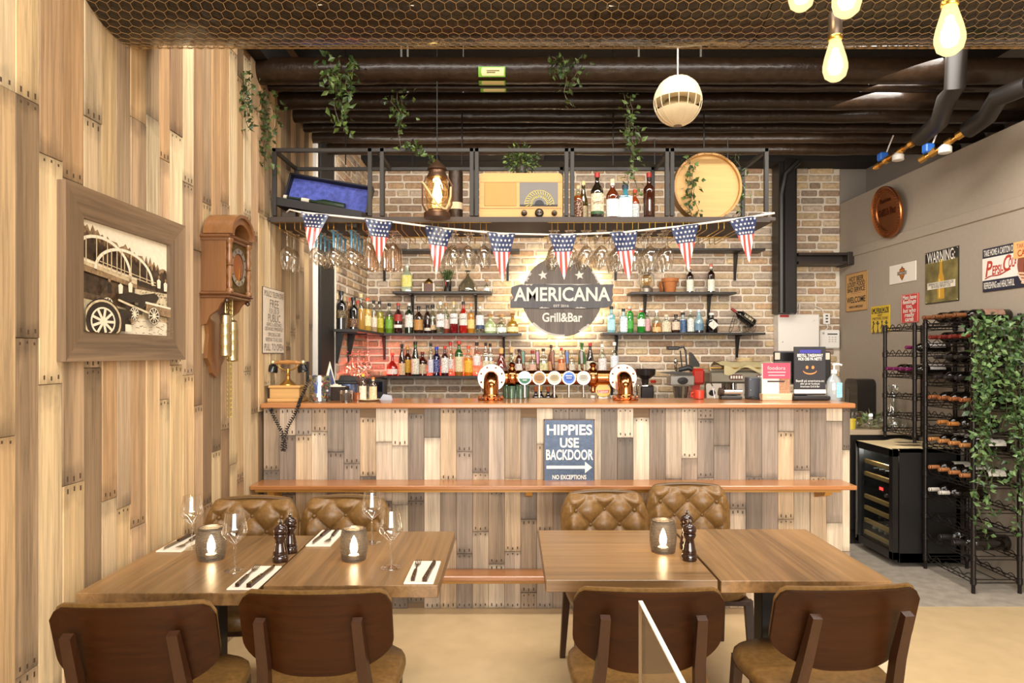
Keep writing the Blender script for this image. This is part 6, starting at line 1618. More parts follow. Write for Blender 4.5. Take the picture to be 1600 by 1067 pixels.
m = MB(); cx = W * .36; m.face([(cx + .17 * math.cos(2 * PI * k / 32), .16 * math.sin(2 * PI * k / 32)) for k in range(32)], -.009); m.build('round_patch_edge', plain('#ece4d8', .45), t, 0)
m = MB(); m.face([(cx + .158 * math.cos(2 * PI * k / 32), .148 * math.sin(2 * PI * k / 32)) for k in range(32)], -.0098); m.build('round_patch', plain('#8a4a38', .45), t, 0)
m = MB()
for k in range(4): m.face([(cx - .1 + .055 * k + a, b - .09) for a, b in [(0, 0), (.045, 0), (.045, .09), (.03, .13), (.015, .13), (0, .09)]], -.0106)
m.build('bottle_picture', plain('#4a1f16', .4), t, 0)
m = MB(); m.box(cx - .19, cx + .1, -.0115, -.0108, .04, .15); m.build('carton_label', plain('#e0b070', .5), t, 0)
text('TAKE HOME A', .042, t, (cx - .05, -.0125, .118), RD_, .22); text('CARTON', .06, t, (cx - .05, -.0125, .07), RD_, .2, bold=.001)
m = MB()
for k in range(4): m.bar((cx - .15 + .01 * k, -.011, -.055 - .022 * k), (cx + .05, -.011, -.085 - .022 * k), .012, .016, 0, .0015, .0015)
m.build('hand_picture', plain('#e0b896', .5), t, 0)
# copper plaque
t = thing('copper_plaque', 'round hammered copper plaque with raised Grill & Bar lettering, resting on the wall trim', 'plaque', (XR - .055, 5.9, 2.785), -PI / 2)
CU = plain('#b87344', .28, .95, 0, .15, 60)
tl = Matrix.Rotation(math.radians(9), 4, 'X')
def tilt(mb): mb.v = [tuple(tl @ Vector(p)) for p in mb.v]
m = MB(); m.lathe([(0, .012), (.155, .012), (.165, .02), (.205, .022), (.222, .03), (.226, .02), (.22, 0), (0, 0)], 56); m.v = [(a, -c, b) for a, b, c in m.v]; tilt(m); m.build('disc', CU, t, 30)
m = MB()
for k in range(44):
    a = 2 * PI * k / 44; m.ball((.187 * math.cos(a), -.022, .187 * math.sin(a)), .009, 6, 4, 0, .8)
tilt(m); m.build('beaded_border', plain('#9a5a34', .3, .95), t)
DC = plain('#6a3a20', .35, .9)
tr = (PI / 2 + math.radians(9), 0, 0)
text('Grill & Bar', .085, t, (0, -.017, .0), DC, .27, rot=tr, bold=.002, ext=.002)
text('Americana', .05, t, (0, -.03, .10), DC, .17, rot=tr, bold=.001, ext=.002)
# paper towel dispenser
t = thing('towel_dispenser', 'rounded black paper-towel dispenser on the grey wall past the bar end', 'dispenser', (XR - .003, 6.32, .935), -PI / 2)
m = MB(); m.prism(rrect(-.12, .12, 0, .385, .06), -.17, 0); m.build('casing', plain('#231f1c', .25, 0, .2), t, 40)
m = MB(); m.prism(rrect(-.08, -.03, .12, .3, .025), -.174, -.168); m.build('smoked_window', plain('#4a423a', .15), t, 40)
m = MB(); m.box(-.05, .04, -.15, -.10, -.02, .003); m.build('paper_edge', WHITE, t)

# right-hand worktop, pieces on it
t = thing('side_worktop', 'dark cabinet with pale worktop against the grey wall behind the wine racks', 'cabinet', (0, 0, 0))
m = MB(); m.box(2.70, 3.32, 5.54, 6.86, 0, .89, 0, .004); m.build('carcass', plain('#1f1b19', .35), t)
m = MB(); m.box(2.68, 3.325, 5.52, 6.86, .89, .93, 0, .004); m.build('worktop', plain('#b09a80', .35), t)
for k in range(2):
    m = MB(); m.box(2.71 + .305 * k, 3.01 + .305 * k, 5.528, 5.542, .12, .86, 0, .003); m.build('door', plain('#241f1c', .3), t)
t = thing('glass_carafe', 'tall clear glass carafe on the worktop behind the low wine rack', 'carafe', (3.215, 5.72, .93))
m = MB(); m.lathe([(.07, 0), (.10, .01), (.105, .06), (.06, .15), (.035, .22), (.04, .33), (.05, .36)], 20, 0, close=False); m.build('glass_body', glass('#eef2f0', 0, .03, .3), t)
t = thing('glass_bowl', 'wide clear glass bowl holding green leaves on the side worktop', 'bowl', (2.985, 5.68, .93))
m = MB(); m.lathe([(.06, 0), (.11, .02), (.13, .09), (.125, .13)], 20, 0, close=False); m.build('glass_body', glass('#eef2f0', 0, .03, .3), t)
m = MB(); bush(m, (0, 0, .04), .07, 40, .08, .02, random.Random(8), .2); o = m.build('green_leaves', [plain('#8a9a6a', .5), LEAFB, plain('#a8ac80', .5)], t, 0); o['kind'] = 'stuff'
t = thing('yellow_tub', 'small yellow tub on the worktop by the first rack post', 'tub', (2.80, 5.62, .93))
m = MB(); m.lathe([(.04, 0), (.045, .07), (.048, .072), (.048, .085)], 18); m.build('tub_body', plain('#c9b03a', .4), t)

# ================================================================ WINE FRIDGE
t = thing('wine_fridge', 'black wine fridge with wooden shelf fronts seen through its glass door', 'fridge', (0, 0, 0))
fx0, fx1, fy0, fy1, fz = 2.765, 3.26, 4.93, 5.46, .86
m = MB()
m.box(fx0 + .05, fx1, fy0, fy0 + .025, .03, fz, 0, .003); m.box(fx0 + .05, fx1, fy1 - .025, fy1, .03, fz); m.box(fx0 + .05, fx1, fy0, fy1, fz - .03, fz, 0, .003); m.box(fx0 + .05, fx1, fy0, fy1, .03, .10); m.box(fx1 - .03, fx1, fy0, fy1, .03, fz)
m.build('cabinet', plain('#161413', .38), t)
m = MB(); m.box(fx0, fx0 + .045, fy0, fy0 + .05, .05, fz, 0, .004); m.box(fx0, fx0 + .045, fy1 - .05, fy1, .05, fz, 0, .004); m.box(fx0, fx0 + .045, fy0, fy1, fz - .06, fz, 0, .004); m.box(fx0, fx0 + .045, fy0, fy1, .05, .11, 0, .004); dr = m.build('door_frame', plain('#1a1716', .3), t)
m = MB(); m.box(fx0 + .018, fx0 + .024, fy0 + .05, fy1 - .05, .11, fz - .06); m.build('glass_pane', glass('#e4eaea', 0, .03, .03), dr)
m = MB(); m.box(fx0 - .004, fx0, fy1 - .02, fy1 - .006, .08, fz - .03); m.build('chrome_edge', STEEL, dr)
for k, z in enumerate((.70, .60, .42, .33, .23, .135)):
    m = MB(); m.box(fx0 + .05, fx0 + .075, fy0 + .03, fy1 - .03, z - .018, z + .014, 0, .003); s_ = m.build('shelf_front', wood('#c79a5c', 'y', .5, .2), t)
    m = MB()
    for j in range(6): yj = fy0 + .06 + .08 * j; m.tube([(fx0 + .075, yj, z - .004), (fx1 - .04, yj, z - .004)], .004, 5)
    m.build('wire_rack', IRON, s_)
m = MB(); m.box(fx0 + .05, fx0 + .07, fy0 + .03, fy1 - .03, .50, .545, 0, .003); cp = m.build('control_panel', plain('#121011', .2), t)
for sy in (0, .028):
    m = MB()
    for p, q in (((0, 0), (0, .022)), ((.014, 0), (.014, .022)), ((0, 0), (.014, 0)), ((0, .022), (.014, .022)), ((0, .011), (.014, .011))):
        m.bar((fx0 + .048, 5.19 - p[0] - sy, .512 + p[1]), (fx0 + .048, 5.19 - q[0] - sy, .512 + q[1]), .003, .003)
    m.build('display_digit', emit('#ff3a30', 4), cp)
BTL = [(.615, DKG, '#2a2420', 5), (.435, DKG, '#b8b0a4', 3), (.345, DKG, '#6a2a22', 2), (.245, DKG, '#3a3834', 4), (.15, DKG, '#c8b8a0', 5)]
for z, gm, cap, n in BTL:
    for k in range(n):
        y = fy0 + .085 + .085 * k
        wine_lying('wine_bottle', ['neck-out wine bottle with dark capsule on the upper fridge shelf', 'neck-out wine bottle with pale grey capsule under the red display', 'neck-out wine bottle with red capsule in the fridge, low middle', 'neck-out wine bottle with charcoal capsule near the fridge bottom', 'neck-out wine bottle with cream capsule on the bottom fridge shelf'][[b[0] for b in BTL].index(z)] + ', ' + ['frontmost', 'second', 'third', 'fourth', 'rearmost'][k], Matrix.Translation((fx0 + .055 + .33, y, z + .032)) @ Matrix.Rotation(PI, 4, 'Z'), gm, plain(cap, .4), None, 'bottles in the wine fridge row %d' % ([b[0] for b in BTL].index(z) + 1) if False else ['dark-capsule fridge bottles', 'grey-capsule fridge bottles', 'red-capsule fridge bottles', 'charcoal-capsule fridge bottles', 'cream-capsule fridge bottles'][[b[0] for b in BTL].index(z)], h=.30, w=.07)
l = bpy.data.lights.new('fridge_light', 'POINT'); l.energy = 3.0; l.shadow_soft_size = .05; l.color = (1, .9, .8)
o = bpy.data.objects.new('fridge_light', l); o.location = (fx0 + .12, 5.2, .79); C.objects.link(o)
t = thing('paper_sheet', 'creased cream paper sheet lying over the top of the wine fridge', 'paper', (0, 0, fz))
m = MB(); m.grid(lambda u, v: (fx0 - .03 + .50 * u, fy0 - .06 * (u > .7) * (u - .7) * 3 + .46 * v, .004 + .018 * max(0, math.sin(7 * u + 3 * v)) * (u * (1 - u) * 4) - (.03 * max(0, .1 - v) * 10 * max(0, math.sin(6 * u)))), 16, 10); m.build('sheet', plain('#d8c194', .6), t, 60)
m = MB(); m.box(fx0 + .12, fx0 + .3, fy0 + .12, fy0 + .2, .0255, .0262); m.build('print', plain('#6a5a48', .6), t, 0)

# ================================================================ WINE RACKS
RK = plain('#2f2a27', .32, .7)
def wire_shelf(parent, x0, x1, y0, y1, z, wavy=True):
    m = MB()
    for zz in (z, z - .022):
        m.tube([(x0, y0, zz), (x1, y0, zz), (x1, y1, zz), (x0, y1, zz)], .0035, 5, 0, False, True)
    n = 28
    for xx in (x0, x1):
        m.tube([(xx, y0 + (y1 - y0) * k / n, z - .011 - .011 * math.cos(2 * PI * 4.5 * k / n)) for k in range(n + 1)], .0028, 5)
        m.tube([(xx + (.012 if xx == x0 else -.012), y0 + (y1 - y0) * k / n, z + .012 - .014 * math.cos(2 * PI * 4.5 * k / n)) for k in range(n + 1)], .003, 5)
    m.tube([((x0 + x1) / 2, y0, z), ((x0 + x1) / 2, y1, z)], .003, 5)
    return m.build('wire_shelf', RK, parent)
def rack(label, x0, x1, y0, y1, zb, zt, shelves):
    t = thing('wine_rack', label, 'rack', (0, 0, 0))
    for x_ in (x0, x1):
        for y_ in (y0, y1):
            m = MB(); pr = [(.0, zb), (.012, zb + .001), (.012, zb + .05), (.015, zb + .055)]
            for z in sorted(shelves): pr += [(.015, z - .031), (.019, z - .028), (.019, z + .008), (.015, z + .011)]
            pr += [(.015, zt), (.012, zt + .012), (0, zt + .014)]
            m.lathe(pr, 12, 0, (x_, y_, 0)); p = m.build('post', RK, t)
    for z in shelves: wire_shelf(t, x0, x1, y0, y1, z)
    return t
RX0, RX1, RY0, RY1 = 2.985, 3.285, 4.39, 4.9
SHZ = [1.765, 1.625, 1.485, 1.345, 1.20, 1.03, .90, .70, .54, .395, .24, .09]
rack('tall black wire wine rack with hanging ivy nearest the camera', RX0, RX1, RY0, RY1, 0, 1.80, SHZ)
rack('black wire wine rack standing on the wine fridge, holding purple-capped bottles', RX0, RX1, 5.03, 5.43, fz + .03, 1.77, [1.755, 1.555, 1.39, 1.23, 1.08, .96])
CAPS = {1.765: ('#7a4a2a', 4), 1.625: ('#7a2a20', 4), 1.485: ('#2a2420', 3), 1.345: ('#2a2422', 3), 1.20: ('#a06038', 4), 1.03: ('#b8783c', 2), .90: ('#c98a50', 4), .70: ('#b8784a', 4), .54: ('#d8d0c4', 2)}
NM = {1.765: 'on top of the ivy rack, bronze capsule', 1.625: 'with red-brown capsule, second ivy-rack shelf', 1.485: 'with black capsule, third ivy-rack shelf', 1.345: 'with black capsule, fourth ivy-rack shelf', 1.20: 'with copper capsule, fifth ivy-rack shelf', 1.03: 'with orange capsule on half-empty shelf', .90: 'with cork-coloured capsule, white label', .70: 'with tan capsule below the cork-capped row', .54: 'with white capsule on the lowest filled shelf'}
for z, (cap, n) in CAPS.items():
    for k in range(n):
        y = RY1 - .06 - .112 * k - (.1 if z == 1.03 else 0) - (.06 if n == 3 else 0)
        lm = label_mat('#e2dacb', '#8a8074') if z in (.90, .70, 1.485) else (label_mat('#8a6a58', '#5a3a30') if z == 1.765 else None)
        wine_lying('wine_bottle', 'lying wine bottle ' + NM[z] + ', ' + ['furthest back', 'second from back', 'third from back', 'frontmost'][k], Matrix.Translation((RX1 + .015, y, z + .044)) @ Matrix.Rotation(PI, 4, 'Z'), DKG, plain(cap, .4, .2), lm, 'bottles ' + NM[z].replace('with ', ''), h=.37 if z == 1.765 else .325, w=.078, capfrac=.24)
for z, n in ((1.555, 1), (1.39, 4)):
    for k in range(n):
        y = (5.12 if n == 1 else 5.38 - .088 * k)
        wine_lying('wine_bottle', 'lying bottle with purple capsule, alone on its rack shelf' if n == 1 else 'lying bottle with purple capsule, %s in the row of four' % ['rearmost', 'second', 'third', 'frontmost'][k], Matrix.Translation((RX1 + .01, y, z + .044)) @ Matrix.Rotation(PI, 4, 'Z'), DKG, plain('#7a2458', .35, .3), label_mat('#dcd4cc', '#8a8a90'), 'purple-capped bottles' if n > 1 else None, h=.325, w=.074, capfrac=.24)
wine_lying('magnum_bottle', 'big dark magnum bottle lying low in the ivy rack', Matrix.Translation((RX1 + .01, 4.52, .295)) @ Matrix.Rotation(PI, 4, 'Z'), DKG, plain('#1a1614', .4), None, h=.36, w=.105)
wine_lying('magnum_bottle', 'second dark magnum lying behind the first in the ivy rack', Matrix.Translation((RX1 + .01, 4.66, .295)) @ Matrix.Rotation(PI, 4, 'Z'), DKG, plain('#1a1614', .4), None, h=.36, w=.105)

# ================================================================ IVY
def vine(label, strands, seed, L_=.05, w=.013, per=70, spread=.04, name='hanging_ivy', cols=None):
    r = random.Random(seed)
    base = Vector(strands[0][0])
    t = thing(name, label, 'plant', base)
    ms = MB(); ml_ = MB()
    for st_ in strands:
        pts = [Vector(p) - base for p in st_]
        dense = []
        for a, b in zip(pts, pts[1:]):
            n = max(1, int((b - a).length / .03)); dense += [a.lerp(b, k / n) + Vector((r.uniform(-.008, .008), r.uniform(-.008, .008), 0)) for k in range(n)]
        dense.append(pts[-1]); ms.tube(dense, .0022, 4)
        for p in dense:
            for _ in range(max(1, int(per * .03))):
                if r.random() < .06: continue
                d = Vector((r.gauss(0, 1), r.gauss(-.3, 1), r.gauss(-.5, .8))).normalized()
                leaf(ml_, p + Vector((r.gauss(0, 1), r.gauss(0, 1), r.gauss(0, .5))) * spread * .6, d, L_ * r.uniform(.6, 1.15), w * r.uniform(.8, 1.15), r, r.randrange(3))
    ms.build('stem', plain('#4a3f22', .6), t, 0)
    o = ml_.build('foliage', cols or [LEAFA, LEAFB, LEAFC], t, 0); o['kind'] = 'stuff'
def pp(px, py, d): return (X(px, d), d, Z(py, d))
r_ = random.Random(31)
def strand(px0, py0, px1, py1, d, wob=5, d1=None):
    n = 7; return [pp(px0 + (px1 - px0) * k / n + r_.uniform(-wob, wob) * (k > 0), py0 + (py1 - py0) * k / n, d + ((d1 or d) - d) * k / n) for k in range(n + 1)]
DARKL = [plain('#3a4a22', .45), plain('#4a5c2a', .45), plain('#2c3c1a', .45)]
vine('ivy trailing down the plank wall from the pipes, the strand nearer the duct', [strand(382, 112, 386, 200, 3.85, 4), strand(375, 112, 390, 195, 3.82, 4), strand(392, 120, 388, 170, 3.88, 4)], 1, .045, .013, 150, .035, cols=DARKL)
vine('ivy trailing down the plank wall onto the cage corner', [strand(412, 140, 415, 262, 4.12, 5), strand(402, 138, 424, 265, 4.1, 5), strand(420, 150, 412, 230, 4.14, 5), strand(428, 160, 432, 210, 4.16, 4)], 2, .045, .013, 120, .04, cols=DARKL)
vine('thick ivy clump dangling from the pipes over the instrument case', [strand(530, 88, 535, 205, 3.98, 6), strand(518, 92, 526, 190, 3.97, 6), strand(545, 90, 543, 180, 3.99, 6), strand(555, 95, 530, 150, 3.98, 6), strand(522, 110, 514, 140, 3.97, 5)], 3, .055, .016, 110, .05)
vine('ivy sprig hanging from the pipes towards the lantern', [strand(622, 145, 628, 232, 4.2, 4), strand(635, 148, 626, 200, 4.19, 5), strand(612, 150, 622, 180, 4.2, 4)], 4, .045, .013, 110, .04)
vine('ivy draped over the cage top bar beside the lantern cord', [[pp(628, 226, 4.23), pp(645, 230, 4.22), pp(662, 236, 4.2), pp(674, 252, 4.2)], [pp(640, 228, 4.22), pp(655, 236, 4.2), pp(668, 242, 4.2)]], 5, .045, .014, 150, .03)
vine('dark ivy tuft on the widest pipe above the radio', [strand(878, 88, 890, 165, 3.98, 6), strand(862, 88, 870, 120, 3.98, 6), strand(905, 90, 895, 130, 3.99, 6), strand(885, 92, 868, 110, 3.97, 4)], 6, .045, .013, 120, .045, cols=DARKL)
vine('long ivy strand hanging in front of the cage whisky bottles', [strand(975, 146, 990, 240, 4.2, 5), strand(985, 150, 992, 300, 4.2, 5), strand(990, 200, 988, 280, 4.21, 6), strand(980, 180, 1000, 225, 4.19, 5)], 7, .045, .013, 100, .035)
vine('ivy hanging down the face of the barrel head', [strand(1075, 240, 1082, 336, 4.28, 6), strand(1070, 245, 1090, 330, 4.27, 6), strand(1085, 260, 1076, 334, 4.28, 6)], 8, .045, .013, 110, .035)
vine('small ivy strand behind the barrel head near the cage end', [strand(1150, 240, 1160, 300, 4.55, 4), strand(1160, 270, 1155, 340, 4.5, 4)], 9, .04, .012, 100, .03)
st_ = []
for k in range(10):
    a = 1522 + k * 7.5
    st_.append(strand(a, 494 + r_.uniform(-4, 8), a + r_.uniform(-8, 10), r_.uniform(600, 690), 4.34 + r_.uniform(-.03, .02), 8))
for a, b in ((1530, 840), (1540, 800), (1548, 760), (1580, 790), (1592, 830), (1598, 760), (1535, 720)): st_.append(strand(a, 500, a + r_.uniform(-6, 6), b, 4.33, 8))
for a, b in ((1612, 780), (1604, 690)): st_.append(strand(a, 495, a, b, 4.33, 8))
vine('broad curtain of artificial ivy hanging over the tall wine rack', st_, 10, .05, .015, 100, .04, cols=[plain('#4c6a3a', .42), plain('#6a8650', .42), plain('#334a28', .42)])
# ================================================================ TABLES
TZ = .75
def cafe_table(label, x0, x1, y0, y1, mt, base=True):
    t = thing('cafe_table', label, 'table', ((x0 + x1) / 2, (y0 + y1) / 2, 0))
    w, d = (x1 - x0) / 2 - .0015, (y1 - y0) / 2
    m = MB(); m.box(-w, w, -d, d, TZ - .043, TZ, 0, .002); m.build('table_top', mt, t)
    m = MB(); m.box(-.045, .045, -.045, .045, .03, TZ - .06, 0, .004); m.build('column', BLACK, t)
    m = MB(); m.box(-.22, .22, -.2, .2, 0, .02, 0, .005); m.box(-.06, .06, -.06, .06, .02, .04, 0, .004); m.build('base_plate', BLACK, t)
    m = MB(); m.box(-.18, .18, -.2, .2, TZ - .058, TZ - .043); m.build('top_bracket', BLACK, t)
    return t
cafe_table('oak-topped table set for two against the plank wall', -1.462, -.868, 2.27, 2.99, OAK)
cafe_table('oak-topped table set for two, joined to the table by the plank wall', -.862, -.255, 2.345, 3.06, OAK)
cafe_table('oak-topped table with candle holder, its grain running crosswise', .118, .730, 2.40, 3.08, OAKX)
cafe_table('bare oak-topped table joined to the one with the candle', .736, 1.342, 2.392, 3.10, OAK)
# candle holders
def candle(label, px, py, r, h):
    d = .8 * F / (py - HY) + r
    t = thing('candle_holder', label, 'candle holder', (X(px, d), d, TZ), 0, 'ribbed glass candle holders')
    MG = MC.get('merc')
    if not MG:
        MG, nt, b, N, L = _new('merc', 'mercury_glass')
        tr = N.new('ShaderNodeBsdfTransparent'); tr.inputs[0].default_value = (.8, .76, .7, 1)
        b.inputs['Base Color'].default_value = S('#6a6258'); b.inputs['Metallic'].default_value = .55; b.inputs['Roughness'].default_value = .3
        tc = N.new('ShaderNodeTexCoord'); wv = N.new('ShaderNodeTexWave'); wv.bands_direction = 'Z'; wv.inputs['Scale'].default_value = 60; wv.inputs['Distortion'].default_value = 3; wv.inputs['Detail'].default_value = 3
        L.new(tc.outputs['Object'], wv.inputs['Vector'])
        mr = N.new('ShaderNodeMapRange'); mr.inputs['To Min'].default_value = .5; mr.inputs['To Max'].default_value = 1.0; L.new(wv.outputs['Fac'], mr.inputs['Value'])
        bp = N.new('ShaderNodeBump'); bp.inputs['Strength'].default_value = .6; bp.inputs['Distance'].default_value = .004; L.new(wv.outputs['Fac'], bp.inputs['Height']); L.new(bp.outputs['Normal'], b.inputs['Normal'])
        mx = N.new('ShaderNodeMixShader'); L.new(mr.outputs['Result'], mx.inputs[0]); L.new(tr.outputs[0], mx.inputs[1]); L.new(b.outputs[0], mx.inputs[2]); L.new(mx.outputs[0], N['Material Output'].inputs['Surface'])
    m = MB(); n = 30; pr = []
    for k in range(n + 1):
        v = k / n; rr = r * (.72 + .28 * math.sin(PI * (.12 + .76 * v)) ** .8) * (1 + (.012 if k % 2 else -.006)); pr.append((rr, h * v))
    m.lathe([(0, .001)] + pr + [(pr[-1][0] - .006, h), (pr[-1][0] - .008, h - .01)], 28, 0, close=False); m.build('ribbed_glass', MG, t, 60)
    m = MB(); m.lathe([(.021, .004), (.022, .018), (.02, .02), (0, .02)], 16); m.build('tealight', CREAM, t)
    m = MB(); m.lathe([(0, .02), (.010, .026), (.015, .042), (.014, .06), (.008, .08), (0, .096)], 12); m.build('flame', emit('#ffdcae', 60), t)
    l = bpy.data.lights.new('candle_light', 'POINT'); l.energy = .35; l.color = (1, .75, .45); l.shadow_soft_size = .012
    o = bpy.data.objects.new('candle_light', l); o.location = (0, 0, .10); o.parent = t; C.objects.link(o)
candle('ribbed silver-grey candle holder nearest the plank wall', 330, 880, .057, .125)
candle('ribbed silver-grey candle holder between two wine glasses and the mills', 553, 881, .053, .122)
candle('ribbed silver-grey candle holder beside the dark mills', 1036, 868, .054, .128)
# pepper mills
MW = plain('#2a1610', .16, 0, .6)
def mill(label, px, py, h):
    d = .8 * F / (py - HY) + .025
    t = thing('pepper_mill', label, 'mill', (X(px, d), d, TZ), 0, 'dark turned mills')
    k = h / .155
    m = MB(); m.lathe([(0, 0), (.028, 0), (.029, .004), (.029, .022), (.026, .026), (.028, .032), (.024, .045), (.019, .07), (.018, .082), (.024, .092), (.026, .098), (.024, .104)], 24); m.build('body', MW, t, 40)
    m = MB(); m.lathe([(.02, .104), (.025, .108), (.027, .116), (.024, .13), (.014, .138), (.008, .14)], 24); m.build('head', MW, t, 40)
    m = MB(); m.lathe([(.005, .138), (.006, .144), (.01, .15), (.007, .157), (0, .159)], 14); m.build('chrome_knob', CHROME, t)
    t.scale = (k, k, k)
mill('glossy dark-brown mill, the nearer of the pair beside the napkin', 438, 880, .158)
mill('glossy dark-brown mill, the further of the pair on the set tables', 453, 866, .158)
mill('glossy dark-brown mill, the nearer of the pair on the bare tables', 1077, 878, .155)
mill('glossy dark-brown mill, half hidden behind another on the bare tables', 1073, 860, .155)
# wine glasses
def wineglass(label, px, py, h=.218):
    d = .8 * F / (py - HY)
    t = thing('wine_glass', label, 'wine glass', (X(px, d), d, TZ), 0, 'table wine glasses')
    k = h / .218
    m = MB(); m.lathe([(.004, .1), (.012, .104), (.032, .122), (.044, .138), (.045, .146), (.042, .17), (.036, .2), (.0335, .218)], 28, 0, close=False); m.build('bowl', glass('#fbfaf6', 0, .02, .2), t, 60)
    m = MB(); m.lathe([(.038, .0015), (.0375, .003), (.02, .006), (.006, .012), (.0042, .03), (.0038, .07), (.0045, .1)], 24, 0); m.build('stem', glass('#fbfaf6', 0, .02, .2), t, 60)
wineglass('empty wine glass standing against the plank wall behind the candle holder', 300, 857)
wineglass('empty wine glass between the wall-side candle holder and the mills', 367, 892)
wineglass('empty wine glass behind the second candle holder, by the tufted chair', 581, 848)
wineglass('empty wine glass beside the napkin at the table edge', 611, 887)
# place settings
STL = plain('#8a837a', .18, 1); HND = wood('#3a2014', 'y', .35, .25)
def setting(seat, x, y, flip):
    t = thing('napkin', 'folded cream paper napkin ' + seat, 'napkin', (x, y, TZ + .0005), 0)
    m = MB(); m.box(-.052, .052, -.125, .125, 0, .003, 0, .001); m.box(-.0515, .051, -.124, .124, .003, .0052, 0, .0008); m.build('paper', plain('#ece1cd', .8), t)
    rz_ = PI if flip else 0
    f = thing('fork', 'steak fork with riveted dark handle ' + seat, 'fork', (x + (.026 if flip else -.026), y, TZ + .006), rz_ + .04)
    m = MB(); m.bar((0, -.11, .007), (0, -.005, .007), .013, .011, 0, .011, .008, up=(0, 0, 1)); hd = m.build('handle', HND, f, 0)
    m = MB()
    for yy in (-.09, -.03): m.ball((0, yy, .0125), .0022, 8, 4)
    m.build('rivet', BRASS, hd)
    m = MB(); m.bar((0, -.005, .007), (0, .05, .006), .006, .005, 0, .003, .003, up=(0, 0, 1)); m.bar((0, .048, .006), (0, .066, .006), .008, .021, 0, .003, .002, up=(0, 0, 1))
    for k in range(4): xk = -.009 + .006 * k; m.bar((xk, .064, .006), (xk * 1.05, .108, .010), .0034, .002, 0, .002, .0015, up=(0, 0, 1))
    m.build('tines', STL, f, 0)
    k_ = thing('steak_knife', 'steak knife with riveted dark handle ' + seat, 'knife', (x + (-.022 if flip else .026), y, TZ + .006), rz_ - .05)
    m = MB(); m.bar((0, -.115, .007), (0, -.0, .007), .016, .013, 0, .013, .01, up=(0, 0, 1)); hd = m.build('handle', HND, k_, 0)
    m = MB()
    for yy in (-.095, -.025): m.ball((0, yy, .0135), .0022, 8, 4)
    m.build('rivet', BRASS, hd)
    m = MB(); vs = [(-.008, 0, .006), (.008, 0, .006), (.010, .06, .006), (.006, .095, .006), (-.006, .118, .006), (-.008, .06, .006)]
    m.add(vs + [(a, b, .008) for a, b, c in vs], [(5, 4, 3, 2, 1, 0), (6, 7, 8, 9, 10, 11)] + [(i, (i + 1) % 6, (i + 1) % 6 + 6, i + 6) for i in range(6)]); m.build('blade', STL, k_, 0)
setting('laid in the wall corner beside the far wine glass', -1.385, 2.86, True)
setting('laid before the far tufted chair', -.805, 2.94, True)
setting('laid at the near edge beside the mills', -.915, 2.42, False)
setting('laid at the free end of the set tables', -.325, 2.48, False)

# ================================================================ CHAIRS
def taper_leg(t, p0, p1, w0, w1, name='leg', mt=None):
    m = MB(); m.bar(p0, p1, w0, w1); return m.build(name, mt or DARKWOOD, t, 0)
def wooden_chair(label, x, y, rz, first=None):
    if first: return dup(first, (x, y, 0), rz, label)
    t = thing('wooden_chair', label, 'chair', (x, y, 0), rz, 'plywood-backed chairs')
    # local: the sitter faces +y; the back stands at y = 0
    def back(off):
        def f(u, v):
            s = -1 + 2 * u
            hw = .236 if v > .42 else .236 * (1 - .36 * (1 - v / .42) ** 2.2)
            s2 = s * hw
            top = .820 - .012 * s * s; bot = .548
            k = max(0, abs(s) - .86) / .14
            top -= .035 * k * k; 
            bk = max(0, abs(s) - .3) / .7; bot += .02 * bk * bk
            z = bot + (top - bot) * v
            y_ = .045 - .062 * v + .075 * (s2 / .236) ** 2 * .75
            return (s2, y_ + off, z)
        return f
    m = MB(); m.shell(back(0), back(.012), 28, 14, 0); m.build('plywood_back', PLY, t, 50)
    def pad(off):
        g = back(0)
        def f(u, v):
            p = g(u, v); e = min(1, 6 * min(u, 1 - u, v, 1 - v)); return (p[0] * .985, p[1] + .0125 + off * (.5 + .5 * e), p[2] + .011 * v)
        return f
    m = MB(); m.shell(pad(0), pad(.022), 28, 14, 0); m.build('leather_pad', LEATHER, t, 50)
    for sx in (-1, 1):
        m = MB(); m.bar((sx * .145, -.035, .755), (sx * .15, .02, .60), .03, .034, 0, .024, .034); m.bar((sx * .15, .02, .60), (sx * .165, .075, .42), .034, .036, 0, .034, .036); m.bar((sx * .165, .075, .42), (sx * .19, .01, 0), .036, .026); m.build('leg', DARKWOOD, t, 0)
        taper_leg(t, (sx * .185, .46, .42), (sx * .205, .50, 0), .036, .026)
        m = MB(); m.bar((sx * .168, .075, .405), (sx * .188, .46, .405), .024, .024, 0, .04, .04, up=(0, 0, 1)); m.build('seat_rail', DARKWOOD, t, 0)
    m = MB(); m.box(-.18, .18, .455, .478, .385, .425); m.box(-.16, .16, .06, .083, .385, .425); m.build('seat_rail', DARKWOOD, t, 0)
    m = MB(); m.cushion(.47, .46, [(.93, .422), (.985, .43), (1, .447), (.985, .463), (.93, .473), (.75, .478), (.4, .48)], 3.2, 36, 0, (0, .27, 0), .06); m.build('leather_seat', LEATHER, t, 60)
    return t
w0 = wooden_chair('dark plywood-backed chair nearest the plank wall, turned slightly', -1.112, 1.955, math.radians(4))
wooden_chair('dark plywood-backed chair second from the plank wall, at the set tables', -.609, 2.06, math.radians(1), w0)
wooden_chair('dark plywood-backed chair behind the clear acrylic screen', .428, 2.08, math.radians(-1), w0)
wooden_chair('dark plywood-backed chair at the bare table, nearest the wine racks', 1.064, 2.10, math.radians(4), w0)
